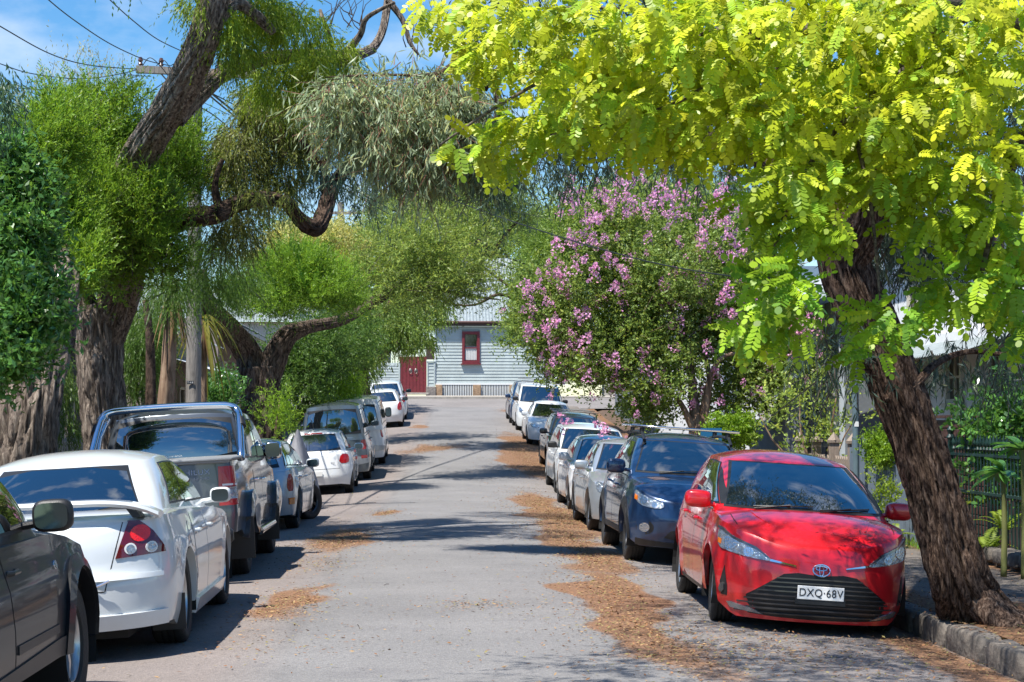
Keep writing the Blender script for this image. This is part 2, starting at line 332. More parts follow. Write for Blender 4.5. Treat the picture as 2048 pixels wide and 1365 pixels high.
# ================================================================== vehicles
def plan(e, Rr, k): 
    if e >= Rr: return 1.0
    return max(0, 1 - (1 - max(0, e) / Rr) ** k) ** (1 / k)
def planinv(p, Rr, k): return Rr * (1 - max(0, (1 - min(.9999, abs(p)) ** k)) ** (1 / k))
def chaikin(poly, n=1, keep=.25):
    for _ in range(n):
        out = []
        for a, b in zip(poly, poly[1:] + poly[:1]):
            out.append((lerp(a[0], b[0], keep), lerp(a[1], b[1], keep))); out.append((lerp(a[0], b[0], 1 - keep), lerp(a[1], b[1], 1 - keep)))
        poly = out
    return poly
def patch_bm(fn, poly, step=(.05, .05), off=.004, thick=.012, centre=(0, 0, .7)):
    bm = bmesh.new(); bm.faces.new([bm.verts.new((p[0], p[1], 0)) for p in poly]); bmesh.ops.triangulate(bm, faces=bm.faces[:])
    for ax in (0, 1):
        lo = min(p[ax] for p in poly); hi = max(p[ax] for p in poly); n = int((hi - lo) / step[ax])
        for i in range(1, n + 1):
            c = lo + (hi - lo) * i / (n + 1); no = (1, 0, 0) if ax == 0 else (0, 1, 0)
            bmesh.ops.bisect_plane(bm, geom=bm.verts[:] + bm.edges[:] + bm.faces[:], plane_co=(c, 0, 0) if ax == 0 else (0, c, 0), plane_no=no, dist=1e-6)
    C = Vector(centre); info = {}
    for v in bm.verts:
        u, w = v.co.x, v.co.y; P = Vector(fn(u, w)); d = .006
        n_ = (Vector(fn(u + d, w)) - Vector(fn(u - d, w))).cross(Vector(fn(u, w + d)) - Vector(fn(u, w - d)))
        n_ = n_.normalized() if n_.length > 1e-9 else (P - C).normalized()
        if n_.dot(P - C) < 0: n_ = -n_
        info[v] = (P, n_)
    bd = [e for e in bm.edges if e.is_boundary]
    for v in bm.verts: P, n_ = info[v]; v.co = P + n_ * off
    faces = bm.faces[:]; 
    for f in faces: f.smooth = True
    new = {}
    def nv(v, t):
        if (v, t) not in new:
            P, n_ = info[v]; new[(v, t)] = bm.verts.new(P + n_ * (off if t else off - thick))
        return new[(v, t)]
    for e in bd:
        a, b = e.verts; bm.faces.new([nv(a, 1), nv(b, 1), nv(b, 0), nv(a, 0)])
    # orient top faces outward
    bmesh.ops.recalc_face_normals(bm, faces=bm.faces)
    f0 = faces[0]; f0.normal_update()
    v0 = f0.verts[0]
    for f in faces:
        f.normal_update()
        if f.normal.dot(info[f.verts[0]][1]) < 0: f.normal_flip()
    return bm
class Car:
    D = dict(Rf=.55, Rr=.42, k=2.4, Rgf=.42, Rgr=.30, kg=2.3, zs=.20, zbf=.20, zbr=.24, crown=.06, cl=.05, drop=.045, rc=.03,
             sec=[(.15, .93), (.3, .975), (.5, .997), (.62, 1.0), (.8, .985), (.95, .94), (1.2, .90)], tap=.05, peak=.035, gtap=.06, flare=.012, bulge=.03)
    def __init__(s, name, label, cat, paintm, sp, group):
        for k_, v in {**Car.D, **sp}.items(): setattr(s, k_, v)
        s.hw = s.W / 2; s.xr_ax = s.ro; s.xf_ax = s.ro + s.wb; s.ra = s.r + s.get('gap', .045)
        s.paint = paintm; s.root = thing(name, label, cat, group=group); s.build()
    def get(s, k, d): return getattr(s, k, d)
    # --- surfaces (x: rear 0 .. front L)
    def S(s, X, z, sg=1):
        ef, er = s.L - X, X; p = min(plan(ef, s.Rf, s.k), plan(er, s.Rr, s.k))
        x = X - interp(s.dxf, z) * max(0, 1 - ef / .5) ** 1.2 + interp(s.dxr, z) * max(0, 1 - er / .5) ** 1.2
        u = (X - s.L / 2) / (s.L / 2); w = interp(s.sec, z)
        fl = 0
        for xa in (s.xr_ax, s.xf_ax):
            dd = math.hypot(X - xa, (z - s.r) * 1.0); fl += s.flare * math.exp(-((dd - s.ra) / .09) ** 2)
        y = (s.hw * w * (1 - s.tap * abs(u) ** 3) + (fl if p > .9 else 0) - s.flare) * p
        return x, sg * y, z
    def front(s, y, z):
        y, e = s.unroll(y, z, s.Rf); X = s.L - e
        return X - interp(s.dxf, z) * max(0, 1 - e / .5) ** 1.2, y, z
    def unroll(s, y, z, Rr):
        """y is the width; past 88 % of it, the way along the surface round the corner"""
        sg = 1 if y >= 0 else -1; t0 = .88; W0 = s.hw * interp(s.sec, z) * (1 - s.tap) - s.flare
        if abs(y) <= t0 * W0: return y, planinv(y / W0, Rr, s.k)
        e = planinv(t0, Rr, s.k) + (abs(y) - t0 * W0) * 1.15; u = (s.L / 2 - e) / (s.L / 2); W = (s.hw * interp(s.sec, z) * (1 - s.tap * abs(u) ** 3) - s.flare)
        return sg * plan(e, Rr, s.k) * lerp(W0, W, min(1, (abs(y) - t0 * W0) / .1)), e
    def rear(s, y, z):
        y, e = s.unroll(y, z, s.Rr)
        return e + interp(s.dxr, z) * max(0, 1 - e / .5) ** 1.2, y, z
    def zbot(s, X):
        zb = s.zs
        if X > s.xf_ax + s.ra: zb = lerp(s.zs, s.zbf, min(1, (X - s.xf_ax - s.ra) / .2))
        if X < s.xr_ax - s.ra: zb = lerp(s.zs, s.zbr, min(1, (s.xr_ax - s.ra - X) / .2))
        for xa in (s.xr_ax, s.xf_ax):
            d = abs(X - xa)
            if d < s.ra: zb = max(zb, s.r + math.sqrt(s.ra ** 2 - d * d))
        return zb
    def zsh(s, X): return interp(s.belt, X)
    def ztop(s, X, k):
        ef, er = s.L - X, X; p = min(plan(ef, s.Rf * 1.6, 2), plan(er, s.Rr * 1.5, 2))
        return s.zsh(X) + s.crown * p * (1 - k ** s.get('tp', 4.0))
    def top(s, X, y):
        xs, ys_, _ = s.S(X, s.zsh(X)); return xs, y, s.ztop(X, min(1, abs(y) / max(ys_, .01)))
    def G(s, q, v, sg=1):
        (xa, za), (xb, zb), (xc, zc), (xd, zd) = s.wsb, s.wst, s.rgt, s.rgb
        vv = max(0, min(1, v)); xf = lerp(xa, xb, v) + s.bulge * math.sin(math.pi * vv); xr = lerp(xd, xc, v) - s.bulge * .7 * math.sin(math.pi * vv)
        Ln = xf - xr; X = xr + q * Ln; p = min(plan((1 - q) * Ln, s.Rgf, s.kg), plan(q * Ln, s.Rgr, s.kg))
        hwd = (lerp(s.wgb, s.wgr, v) + .02 * math.sin(math.pi * vv)) * (1 - s.gtap * (1 - q) ** 2)
        z0 = lerp(zd, za, q); z1 = lerp(zc, zb, q) + s.peak * 4 * q * (1 - q)
        z = z0 + (z1 - z0) * v - s.drop * max(0, v) ** 2 * p ** 3
        return X, sg * hwd * p, z
    def gfront(s, y, v):
        hwd = lerp(s.wgb, s.wgr, v) + .02 * math.sin(math.pi * max(0, min(1, v))); (xa, _), (xb, _), (xc, _), (xd, _) = s.wsb, s.wst, s.rgt, s.rgb; Ln = lerp(xa, xb, v) - lerp(xd, xc, v)
        q = 1 - planinv(abs(y) / hwd, s.Rgf, s.kg) / Ln; P = s.G(q, v); return P[0], y, P[2]
    def grear(s, y, v):
        hwd = (lerp(s.wgb, s.wgr, v) + .02 * math.sin(math.pi * max(0, min(1, v)))) * (1 - s.gtap); (xa, _), (xb, _), (xc, _), (xd, _) = s.wsb, s.wst, s.rgt, s.rgb; Ln = lerp(xa, xb, v) - lerp(xd, xc, v)
        q = planinv(abs(y) / hwd, s.Rgr, s.kg) / Ln; P = s.G(q, v); return P[0], y, P[2]
    def shift(s, o): o.location.x = -s.xc; return o
    def patch(s, name, surf, poly, m, off=.004, thick=.014, sym=True, rnd=0, step=(.06, .06), parent=None, sides=(1, -1)):
        out = []
        if rnd: poly = chaikin(poly, rnd)
        for sg in (sides if sym else (1,)):
            fn = {'front': lambda a, b: s.front(sg * a, b), 'rear': lambda a, b: s.rear(sg * a, b), 'side': lambda a, b: s.S(a, b, sg), 'gside': lambda a, b: s.G(a, b, sg),
                  'gfront': lambda a, b: s.gfront(sg * a, b), 'grear': lambda a, b: s.grear(sg * a, b), 'top': lambda a, b: s.top(a, sg * b)}[surf]
            bm = patch_bm(fn, poly, step, off, thick, (s.L / 2, 0, .6))
            me = bpy.data.meshes.new(name); bm.to_mesh(me); bm.free(); me.transform(Matrix.Translation((-s.xc, 0, 0)))
            o = link(name, me, m, parent or s.root); out.append(o)
        return out
    def mb(s, mb_, name, m, parent=None, smooth=True, ang=40, bev=0):
        for i, v in enumerate(mb_.V): mb_.V[i] = v - Vector((s.xc, 0, 0))
        return mb_.build(name, m, parent or s.root, smooth, ang, bev)
    def shell(s, rows, closed_sign=True):
        """rows: list of columns of points of the +y half, mirrored"""
        bm = bmesh.new()
        for sg in (1, -1):
            g = [[bm.verts.new((p[0] - s.xc, p[1] * sg, p[2])) for p in c] for c in rows]
            for a, b in zip(g, g[1:]):
                for i in range(len(a) - 1):
                    try: bm.faces.new([a[i], b[i], b[i + 1], a[i + 1]])
                    except ValueError: pass
        bmesh.ops.remove_doubles(bm, verts=bm.verts, dist=.0007)
        bmesh.ops.dissolve_degenerate(bm, dist=.0002, edges=bm.edges)
        bmesh.ops.recalc_face_normals(bm, faces=bm.faces)
        return bm
    def build(s):
        s.xc = s.ro + s.wb / 2
        th = [math.pi / 2 * i / 11 for i in range(12)]
        er = sorted(s.Rr * (1 - math.cos(t) ** (2 / s.k)) for t in th); ef = sorted(s.Rf * (1 - math.cos(t) ** (2 / s.k)) for t in th)
        Xs = set(er) | set(s.L - e for e in ef)
        crit = []
        for xa in (s.xr_ax, s.xf_ax):
            for i in range(21): crit.append(xa - s.ra * math.cos(math.pi * i / 20) * .99999)
            crit += [xa - s.ra * 1.0 - .002, xa + s.ra * 1.0 + .002]
        X = s.Rr
        while X < s.L - s.Rf:
            if all(abs(X - c) > .025 for c in crit): Xs.add(X)
            X += .07
        Xs = sorted(x for x in Xs if all(abs(x - c) > .006 for c in crit) or x < .02 or x > s.L - .02); Xs = sorted(Xs + crit)
        cols = []
        for X in Xs:
            zb, zt = s.zbot(X), s.zsh(X); c = []
            x, y, z = s.S(X, zb); c.append((lerp(x, s.L / 2, .012 if not any(abs(X - a) <= s.ra for a in (s.xr_ax, s.xf_ax)) else 0), y * .93, z)); 
            nz_ = 15
            for i in range(nz_ + 1): c.append(s.S(X, lerp(zb, zt, i / nz_)))
            xs, yy, _ = c[-1]
            for k in (.985, .96, .92, .85, .75, .6, .4, .2, 0): c.append((xs, yy * k, s.ztop(X, k)))
            cols.append(c)
        s.body = bmobj('body', s.shell(cols), s.paint, s.root, True, 50)
        # cabin
        Ln = s.wsb[0] - s.rgb[0]; qs = sorted(set([min(.5, s.Rgr * (1 - math.cos(t) ** (2 / s.kg)) / Ln) for t in th] + [1 - min(.5, s.Rgf * (1 - math.cos(t) ** (2 / s.kg)) / Ln) for t in th] + [i / 16 for i in range(2, 15)]))
        qs = [0.0] + [q for i, q in enumerate(qs) if .0004 < q < .9996 and q - qs[i - 1] > .0004] + [1.0]
        cols = []
        for q in qs:
            c = [s.G(q, v) for v in (-.12, -.04, .05, .15, .3, .45, .6, .75, .87, .94, .98, 1.0)]
            x, y, z = c[-1]; zc = s.G(q, 1.0)[2]; (xb, zb), (xc_, zc_) = s.wst, s.rgt
            zmid = lerp(zc_, zb, q) + s.peak * 4 * q * (1 - q) + s.rc * min(1, 4 * q * (1 - q) * 1.5)
            for k in (.98, .95, .9, .82, .7, .5, .25, 0): c.append((x, y * k, z + (zmid - z) * (1 - k ** 2.6)))
            cols.append(c)
        s.cabin = bmobj('roof', s.shell(cols), s.get('roofmat', s.paint), s.root, True, 50)
        # underbody, wheel houses
        u = MB(); u.box(((s.L) / 2, 0, s.zs + .12), (s.L - .5, (s.hw - .34) * 2, .26)); u.box((s.L / 2, 0, s.zs + .1), (s.wb - 2 * s.ra - .02, s.hw * 1.80, .14))
        u.box((s.L - .52, 0, s.zbf + .14), (.5, s.hw * 1.15, .2)); u.box((.40, 0, s.zbr + .16), (.45, s.hw * 1.15, .2))
        for xa in (s.xr_ax, s.xf_ax):
            for sg in (1, -1):
                yo, yi = s.S(xa, s.r + s.ra)[1] * sg * .985, (s.hw - .36) * sg; n0 = len(u.V); m_ = 18
                for i in range(m_ + 1):
                    t = math.pi * (i / m_) * 1.24 - .12 * math.pi; c_, s_ = math.cos(t), math.sin(t)
                    zz = s.r + s.ra * s_; u.V += [Vector((xa + (s.ra + .008) * c_, yo, zz)), Vector((xa + (s.ra + .008) * c_, yi, zz)), Vector((xa, yi, s.r))]
                for i in range(m_): a = n0 + i * 3; u.F += [(a, a + 3, a + 4, a + 1), (a + 1, a + 4, a + 5, a + 2)]
        s.mb(u, 'underbody', G_dark, smooth=False)
        s.wheels(); s.glazing()
        if s.get('mirrors', True): s.mirrors_()
        if s.get('seams', True): s.doors_()
    def wheels(s):
        for i, (xa, sg) in enumerate(((s.xr_ax, 1), (s.xr_ax, -1), (s.xf_ax, 1), (s.xf_ax, -1))):
            ws = make_wheel(s.r, s.get('tw', .205), s.get('rimr', .2), s.get('rimk', 'five'), s.get('rimm', G_alloy))
            w = copy_tree(ws, s.root); w.location = (xa - s.xc, sg * (s.hw - s.get('tw', .205) / 2 - .035 - s.flare), s.r)
            w.rotation_euler = (0, random.uniform(0, 6), (0 if sg > 0 else math.pi) + (s.get('steer', 0) if i > 1 else 0))
            w.rotation_mode = 'ZXY' if False else 'XYZ'
    def doors_(s):
        gap = pmat('panel_gap', (.004, .004, .004), .7)
        for (x0, x1, zlo, zhi, *r) in s.get('doors', []):
            bx = r[0] if r else 0
            poly = [(x0, zlo), (x1, zlo), (x1, zhi - .01), (x0, zhi - .01)] if not bx else [(x0 + bx, zlo), (x1, zlo), (x1, zhi - .01), (x0, zhi - .01), (x0, s.r + s.ra + .04), (x0 + bx * .8, s.r + .15)]
            if s.get('doorlift', 1):
                e = .007; cxp = sum(p[0] for p in poly) / len(poly); czp = sum(p[1] for p in poly) / len(poly)
                big = [(p[0] + math.copysign(e, p[0] - cxp), p[1] + (math.copysign(e, p[1] - czp) if p[1] < zhi - .02 else 0)) for p in poly]
                s.patch('door_gap', 'side', big, gap, .0012, .004, step=(.09, .07))
            ds = s.patch('door', 'side', poly, s.paint, .0032, .005, step=(.09, .05))
            for d, sg in zip(ds, (1, -1)):
                hx = x0 + .13; hz = s.get('hz', zhi - .12); P = s.S(hx, hz, sg); h = MB(); h.tube([(hx - .085, P[1] - sg * .0, hz), (hx - .07, P[1] + sg * .03, hz), (hx + .06, P[1] + sg * .03, hz), (hx + .08, P[1], hz)], .013, 8)
                s.mb(h, 'handle', s.get('handlem', s.paint), d)
    def mirrors_(s):
        mxp, mz = s.get('mpos', (s.wsb[0] - .42, s.zsh(s.wsb[0] - .4) + .10)); ms = s.get('msize', (.13, .22, .15))
        for sg in (1, -1):
            yb = s.hw * .9; b = superbox((ms[0], ms[1], ms[2]), 3.4)
            for i, v in enumerate(b.V):
                v.x *= 1 - .25 * (v.y * sg) / ms[1]; b.V[i] = v + Vector((mxp, sg * (yb + ms[1] / 2 + .02), mz))
            b.tube([(mxp + .02, sg * (yb - .06), mz - .05), (mxp, sg * (yb + .1), mz - .03)], .022, 8)
            mo = s.mb(b, 'side_mirror', s.get('mirm', s.paint))
            g = MB(); n_ = 28; ctr = Vector((mxp - ms[0] / 2 * .99, sg * (yb + ms[1] / 2 + .02), mz)); se = lambda v: (abs(v) ** .55) * (1 if v >= 0 else -1)
            for dx in (-.006, .01):
                for k_ in range(n_): t_ = 2 * math.pi * k_ / n_; g.V.append(Matrix.Rotation(-sg * R(3), 3, 'Z') @ Vector((dx, ms[1] * .40 * se(math.cos(t_)), ms[2] * .39 * se(math.sin(t_)))) + ctr)
            g.F = [tuple(range(n_)), tuple(range(2 * n_ - 1, n_ - 1, -1))] + [(k_, (k_ + 1) % n_, n_ + (k_ + 1) % n_, n_ + k_) for k_ in range(n_)]
            s.mb(g, 'mirror_glass', G_mir, mo)
    def glazing(s):
        seal = G_black; wf = s.wgb; A = s.get('wsmarg', .055)
        n = 9
        def ribbon(w0, w1, v0, v1, e):
            return [(-(w0 - e), v0 + e * .6), (w0 - e, v0 + e * .6)] + [(lerp(w0, w1, t) - e, lerp(v0, v1, t)) for t in (.5,)] + [(w1 - e, v1 - e * .6), (-(w1 - e), v1 - e * .6)] + [(-(lerp(w0, w1, .5) - e), lerp(v0, v1, .5))]
        if not s.get('nofront', False):
            w0, w1 = s.wgb - A, s.wgr - A + .015
            fr = s.patch('windscreen_seal', 'gfront', ribbon(w0, w1, .0, .95, 0), seal, .004, .012, False, step=(.05, .09))[0]
            s.patch('windscreen', 'gfront', ribbon(w0, w1, .03, .93, .022), G_glass, .008, .006, False, step=(.05, .09))
            for yb, ye in ((.1, .55), (-.45, .05)):
                if s.get('wipers', True):
                    w = MB(); pts = [Vector(s.gfront(lerp(yb, ye, t), lerp(.035, .10, t))) + Vector((.02, 0, .012)) for t in np.linspace(0, 1, 6)]; w.tube(pts, .008, 6); pts = [Vector(s.gfront(yb, .0)) + Vector((.02, 0, .01)), pts[3] + Vector((.012, 0, .01))]; w.tube(pts, .007, 6)
                    s.mb(w, 'wiper', G_black)
        if not s.get('norear', False):
            v0, v1 = s.get('rgv', (.05, .93)); B = s.get('rgmarg', .09); w0, w1 = s.wgb * (1 - s.gtap) - B, s.wgr * (1 - s.gtap) - B + .02
            s.patch('rear_window_seal', 'grear', ribbon(w0, w1, v0, v1, 0), seal, .004, .012, False, step=(.05, .09))
            s.patch('rear_window', 'grear', ribbon(w0, w1, v0 + .02, v1 - .02, .016), G_glass, .008, .006, False, step=(.05, .09), rnd=1)
        for (q0, q1, q0t, q1t, v0, v1) in s.wins:
            poly = [(q0, v0), (q1, v0), (lerp(q1, q1t, .5), lerp(v0, v1, .5)), (q1t, v1), (q0t, v1), (lerp(q0, q0t, .5), lerp(v0, v1, .5))]
            e = .006; cq = sum(p[0] for p in poly) / 6; cv = sum(p[1] for p in poly) / 6
            big = [(p[0] + math.copysign(.008, p[0] - cq), p[1] + (math.copysign(.035, p[1] - cv) if abs(p[1] - cv) > .1 else 0)) for p in poly]
            ss = s.patch('window_seal', 'gside', big, seal, .004, .010, step=(.04, .12)); s.patch('side_window', 'gside', poly, G_glass, .008, .006, step=(.04, .12))
    def plate(s, surf, z, body=None, w=.372, h=.107, m=None, tilt=0, y=0):
        m = m or G_white; x = (s.front if surf == 'front' else s.rear)(y, z)[0]; sg = 1 if surf == 'front' else -1
        b = MB(); b.box((x + sg * .022, y, z), (.012, w, h)); p = s.mb(b, 'number_plate', m, smooth=False, bev=.003)
        if body:
            text(body, h * .82, (x - s.xc + sg * .030, y, z), (R(90), 0, R(90) * sg), G_ink, p, 'plate_lettering', .0008, xs=.92)
        return p
WH = {}
def make_wheel(r, tw, rr, kind, rm):
    key = (round(r, 3), round(tw, 3), rr, kind, rm.name)
    if key in WH: return WH[key]
    root = bpy.data.objects.new('wheel', None)
    t = MB(); h = tw / 2; pr = [(rr, -h * .8), (rr + .012, -h * .92), (lerp(rr, r, .5), -h), (r - .028, -h * .97), (r - .008, -h * .84), (r, -h * .66)]
    for g in (-.36, 0, .36): pr += [(r, h * (g * 1.0) - .007), (r - .010, h * g - .005), (r - .010, h * g + .005), (r, h * g + .007)]
    pr += [(r, h * .66), (r - .008, h * .84), (r - .028, h * .97), (lerp(rr, r, .5), h), (rr + .012, h * .92), (rr, h * .8)]
    t.lathe(pr, 44)
    ty = t.build('tyre', G_rub, None, True, 35); ty.parent = root
    b = MB(); b.lathe([(rr - .008, -h * .8), (rr - .02, -h * .2), (rr - .02, h * .6), (rr - .006, h * .78), (rr + .008, h * .80), (rr + .008, h * .7)], 36)
    n = {'five': 5, 'six': 6, 'seven': 7, 'ten': 10, 'steel': 8, 'cover': 9, 'fivetwin': 5}[kind]; yf = h * .55
    for i in range(n):
        for tw_ in ((-.09, .09) if kind == 'fivetwin' else (0,)):
            a = 2 * math.pi * i / n + tw_; w0, w1 = (.035, .024) if n > 5 else (.05, .034)
            if kind == 'fivetwin': w0 = w1 = .02
            if kind in ('ten',): w0, w1 = .024, .018
            if kind == 'cover': w0, w1 = .06, .085
            ca, sa = math.cos(a), math.sin(a); d = Vector((ca, 0, sa)); p_ = Vector((-sa, 0, ca)); n0 = len(b.V)
            for (rad, w, y) in ((.03, w0, yf + .005), (rr * .5, (w0 + w1) / 2, yf + .012), (rr - .012, w1, yf + .002)):
                for (sp, yy) in ((-1, 0), (1, 0), (1, -.03), (-1, -.03)): b.V.append(d * rad + p_ * (w / 2 * sp * (1 if yy == 0 else 1.2)) + Vector((0, y + yy, 0)))
            for j in range(2):
                for k in range(4): b.F.append((n0 + j * 4 + k, n0 + j * 4 + (k + 1) % 4, n0 + j * 4 + 4 + (k + 1) % 4, n0 + j * 4 + 4 + k))
    b.lathe([(0.001, yf + .022), (.03, yf + .02), (.038, yf + .008), (.062, yf + .006), (.066, yf - .03)], 20)
    ri = b.build('rim', rm, None, True, 35); ri.parent = root
    d = MB(); d.lathe([(.001, h * .1), (rr - .03, h * .1), (rr - .03, -h * .5)], 28); br = d.build('brake_disc', pmat('brake_disc', (.05, .045, .04), .5, .6), None, True, 35); br.parent = root
    WH[key] = root
    for c in list(root.children): COL.objects.unlink(c)
    return root
_cp = copy_tree
def place(car, px, py, facing, yaw=0, side=None):
    """stand the car so that the road-side tyre named by `which` touches the pixel's ground point; facing +1 away, -1 towards the camera"""
    which, px, py = px
    P = gp(px, py); s = car; ax = (s.xr_ax if which == 'r' else s.xf_ax) - s.xc; lat = (s.hw - .06 - s.flare)
    h = (R(90) if facing > 0 else R(-90)) + R(yaw); fx, fy = math.cos(h), math.sin(h); lx, ly = -fy, fx     # forward, left
    sg = -1 if facing > 0 else -1                       # the road side is the car's right-hand side for both rows
    C0 = Vector((P.x - ax * fx - sg * lat * lx, P.y - ax * fy - sg * lat * ly, 0))
    def wz(a, b): return road(C0.x + a * fx + b * lx, C0.y + a * fy + b * ly)
    hb = s.wb / 2; zf = (wz(hb, lat) + wz(hb, -lat)) / 2; zr = (wz(-hb, lat) + wz(-hb, -lat)) / 2; zl = (wz(hb, lat) + wz(-hb, lat)) / 2; zg = (wz(hb, -lat) + wz(-hb, -lat)) / 2
    ex = Vector((fx * s.wb, fy * s.wb, zf - zr)).normalized(); ey = Vector((lx * 2 * lat, ly * 2 * lat, zl - zg)).normalized(); ez = ex.cross(ey).normalized(); ey = ez.cross(ex)
    M = Matrix((ex, ey, ez)).transposed().to_4x4(); M.translation = Vector((C0.x, C0.y, (zf + zr) / 2 - .004)); s.root.matrix_world = M
    return P
GL, GR_ = 'cars parked along the left kerb', 'cars parked along the right kerb'
P_red = paint('red_car_paint', (.60, .008, .016), .1, .3, .08)
P_white = paint('white_car_paint', (.74, .75, .75), 0, .35, .25)
P_white2 = paint('cool_white_paint', (.66, .69, .70), 0, .35, .3)
P_silver = paint('silver_car_paint', (.46, .50, .53), .55, .34, .3)
P_greyd = paint('dark_grey_paint', (.085, .10, .12), .5, .3, .25)
P_black = paint('black_car_paint', (.003, .004, .006), .0, .5, .04, coat=.3)
P_navy = paint('navy_car_paint', (.010, .036, .10), .3, .28, .12)
P_slate = paint('slate_blue_paint', (.12, .155, .18), .45, .32, .35)
P_char = paint('charcoal_paint', (.025, .029, .035), .45, .3, .2)
def ell(cy_, cz_, ry, rz, n=14): return [(cy_ + ry * math.cos(2 * math.pi * i / n), cz_ + rz * math.sin(2 * math.pi * i / n)) for i in range(n)]
def headlight(c, poly, inner=None, amber=None):
    hs = c.patch('headlight', 'front', poly, G_lens, .013, .04, rnd=1, step=(.03, .03))
    for h, sg in zip(hs, (1, -1)):
        if inner:
            for (a, b, r_) in inner: c.patch('reflector', 'front', [(sg * p[0], p[1]) for p in ell(a, b, r_, r_)], G_lamp, .018, .01, False, parent=h)
        if amber: c.patch('indicator', 'front', [(sg * p[0], p[1]) for p in amber], G_amber, .018, .01, False, parent=h)
    return hs
def slats(c, surf, zs_, half, m, off=.012, hgt=.014, wave=0):
    for z in zs_:
        w = half(z); pts = [(-w + 2 * w * i / 8) for i in range(9)]
        c.patch('grille_slat', surf, [(y, z - hgt / 2 + wave * math.cos(y * 4)) for y in pts] + [(y, z + hgt / 2 + wave * math.cos(y * 4)) for y in pts[::-1]], m, off, .02, False, step=(.2, .2))
HATCH = dict(belt=[(0, .86), (.5, .93), (1.5, .93), (2.6, .90), (3.05, .88), (3.5, .78), (4, .60)], rimr=.2)
# ---------------------------------------------------------------- red hatchback (right row, nearest)
c = Car('parked_car', 'bright red small hatchback facing us, nearest car of the right row', 'car', P_red, dict(
    L=3.95, W=1.64, ro=.60, wb=2.51, r=.30, zs=.20, zbf=.105, zbr=.22, Rf=.66, k=2.35, Rr=.45, crown=.085, tp=2.6, flare=.02,
    belt=[(0, .90), (.4, .96), (1.2, .97), (2.4, .93), (2.95, .905), (3.3, .88), (3.6, .835), (3.82, .765), (3.95, .68)],
    dxf=[(.1, .09), (.2, .01), (.32, 0), (.5, .01), (.62, .035), (.8, .10)], dxr=[(.2, .04), (.5, 0), (.7, .03), (.95, .10)],
    wsb=(3.22, .955), wst=(2.25, 1.365), rgt=(.42, 1.36), rgb=(.16, .95), wgb=.73, wgr=.575, peak=.06, rc=.035, bulge=.05, Rgf=.5,
    wins=[(.345, .60, .40, .62, .10, .86), (.615, .885, .635, .80, .07, .86)], tw=.185, rimr=.205, rimk='ten', mpos=(2.72, 1.0), msize=(.16, .23, .155), steer=R(-4),
    doors=[(1.92, 2.86, .24, .93), (1.02, 1.91, .24, .95, .16)]), GR_)
headlight(c, [(.38, .572), (.52, .585), (.68, .615), (.82, .65), (.86, .72), (.84, .80), (.76, .79), (.66, .725), (.50, .66), (.42, .62)], [(.69, .695, .058), (.555, .63, .036)], [(.78, .67), (.83, .68), (.83, .72), (.78, .71)])
c.patch('headlight_brow', 'front', [(.40, .598), (.50, .675), (.66, .742), (.77, .806), (.85, .815), (.85, .795), (.77, .785), (.66, .72), (.50, .655), (.42, .60)], pmat('lamp_grey', (.12, .13, .14), .25, .6, 1), .019, .02)
c.patch('chrome_strip', 'front', [(.20, .548), (.40, .574), (.42, .595), (.40, .592), (.20, .556)], G_chrome, .010, .012)
gpoly = [(0, .485), (.18, .50), (.29, .485), (.40, .41), (.62, .255), (.70, .17), (.62, .15), (.3, .135), (0, .13)]
full = gpoly + [(-a, b) for a, b in gpoly[1:-1][::-1]]
gr = c.patch('grille', 'front', full, pmat('grille_black', (.006, .006, .007), .5), .004, .02, False)[0]
slats(c, 'front', [.17, .205, .24, .275, .31, .345, .38, .415, .45], lambda z: min(.63, .63 - (z - .23) * 1.32), pmat('grille_bar', (.03, .03, .033), .25, coat=.6), .016, .011, .006)
c.patch('bumper_blade', 'front', [(.42, .155), (.66, .175), (.70, .215), (.66, .22), (.5, .185)], pmat('blade_silver', (.3, .31, .33), .25, .7, 1), .018, .02)
c.patch('fog_scoop', 'front', [(.735, .50), (.765, .40), (.84, .27), (.70, .262), (.70, .33)], G_black, .010, .03, step=(.03, .03))
c.patch('fog_cover', 'front', [(.73, .37), (.77, .35), (.80, .29), (.725, .285)], pmat('grille_bar', (.03, .03, .033), .25), .018, .02, rnd=1, step=(.03, .03))
gm_ = pmat('panel_gap', (.004, .004, .004), .7)
c.patch('bumper_seam', 'front', [(.865, .735), (.872, .735), (.905, .40), (.898, .40)], gm_, .002, .004, step=(.02, .04))
c.patch('bonnet_crease', 'top', [(3.20, .50), (3.45, .47), (3.70, .40), (3.70, .385), (3.45, .452), (3.20, .485)], c.paint, .006, .01, step=(.05, .02))
c.patch('bonnet_seam', 'top', [(3.26, .655), (3.45, .655), (3.62, .64), (3.62, .647), (3.45, .662), (3.26, .662)], gm_, .002, .004, step=(.05, .02))
c.plate('front', .352, 'DXQ·68V')
pl = MB(); xn = c.front(0, .29)[0]; pl.box((xn + .016, 0, .285), (.014, .40, .05)); c.mb(pl, 'plate_holder', G_black)
em = MB()
def ring(cyc, czc, ry, rz, r=.006): return [(c.front(cyc + ry * math.cos(t), czc + rz * math.sin(t))[0] + .016, cyc + ry * math.cos(t), czc + rz * math.sin(t)) for t in np.linspace(0, 2 * math.pi, 25)]
em.tube(ring(0, .532, .068, .046), .0065, 6); em.tube(ring(0, .548, .044, .017), .005, 6); em.tube(ring(0, .532, .017, .042), .005, 6); c.mb(em, 'badge', G_chrome)
c.patch('quarter_panel_trim', 'gside', [(.895, .05), (.95, .05), (.86, .72), (.825, .80)], G_black, .004, .004, step=(.03, .1))
mv = MB(); P = c.gfront(0, .86); mv.box((P[0] - .02, P[1], P[2] - .01), (.02, .17, .04)); 
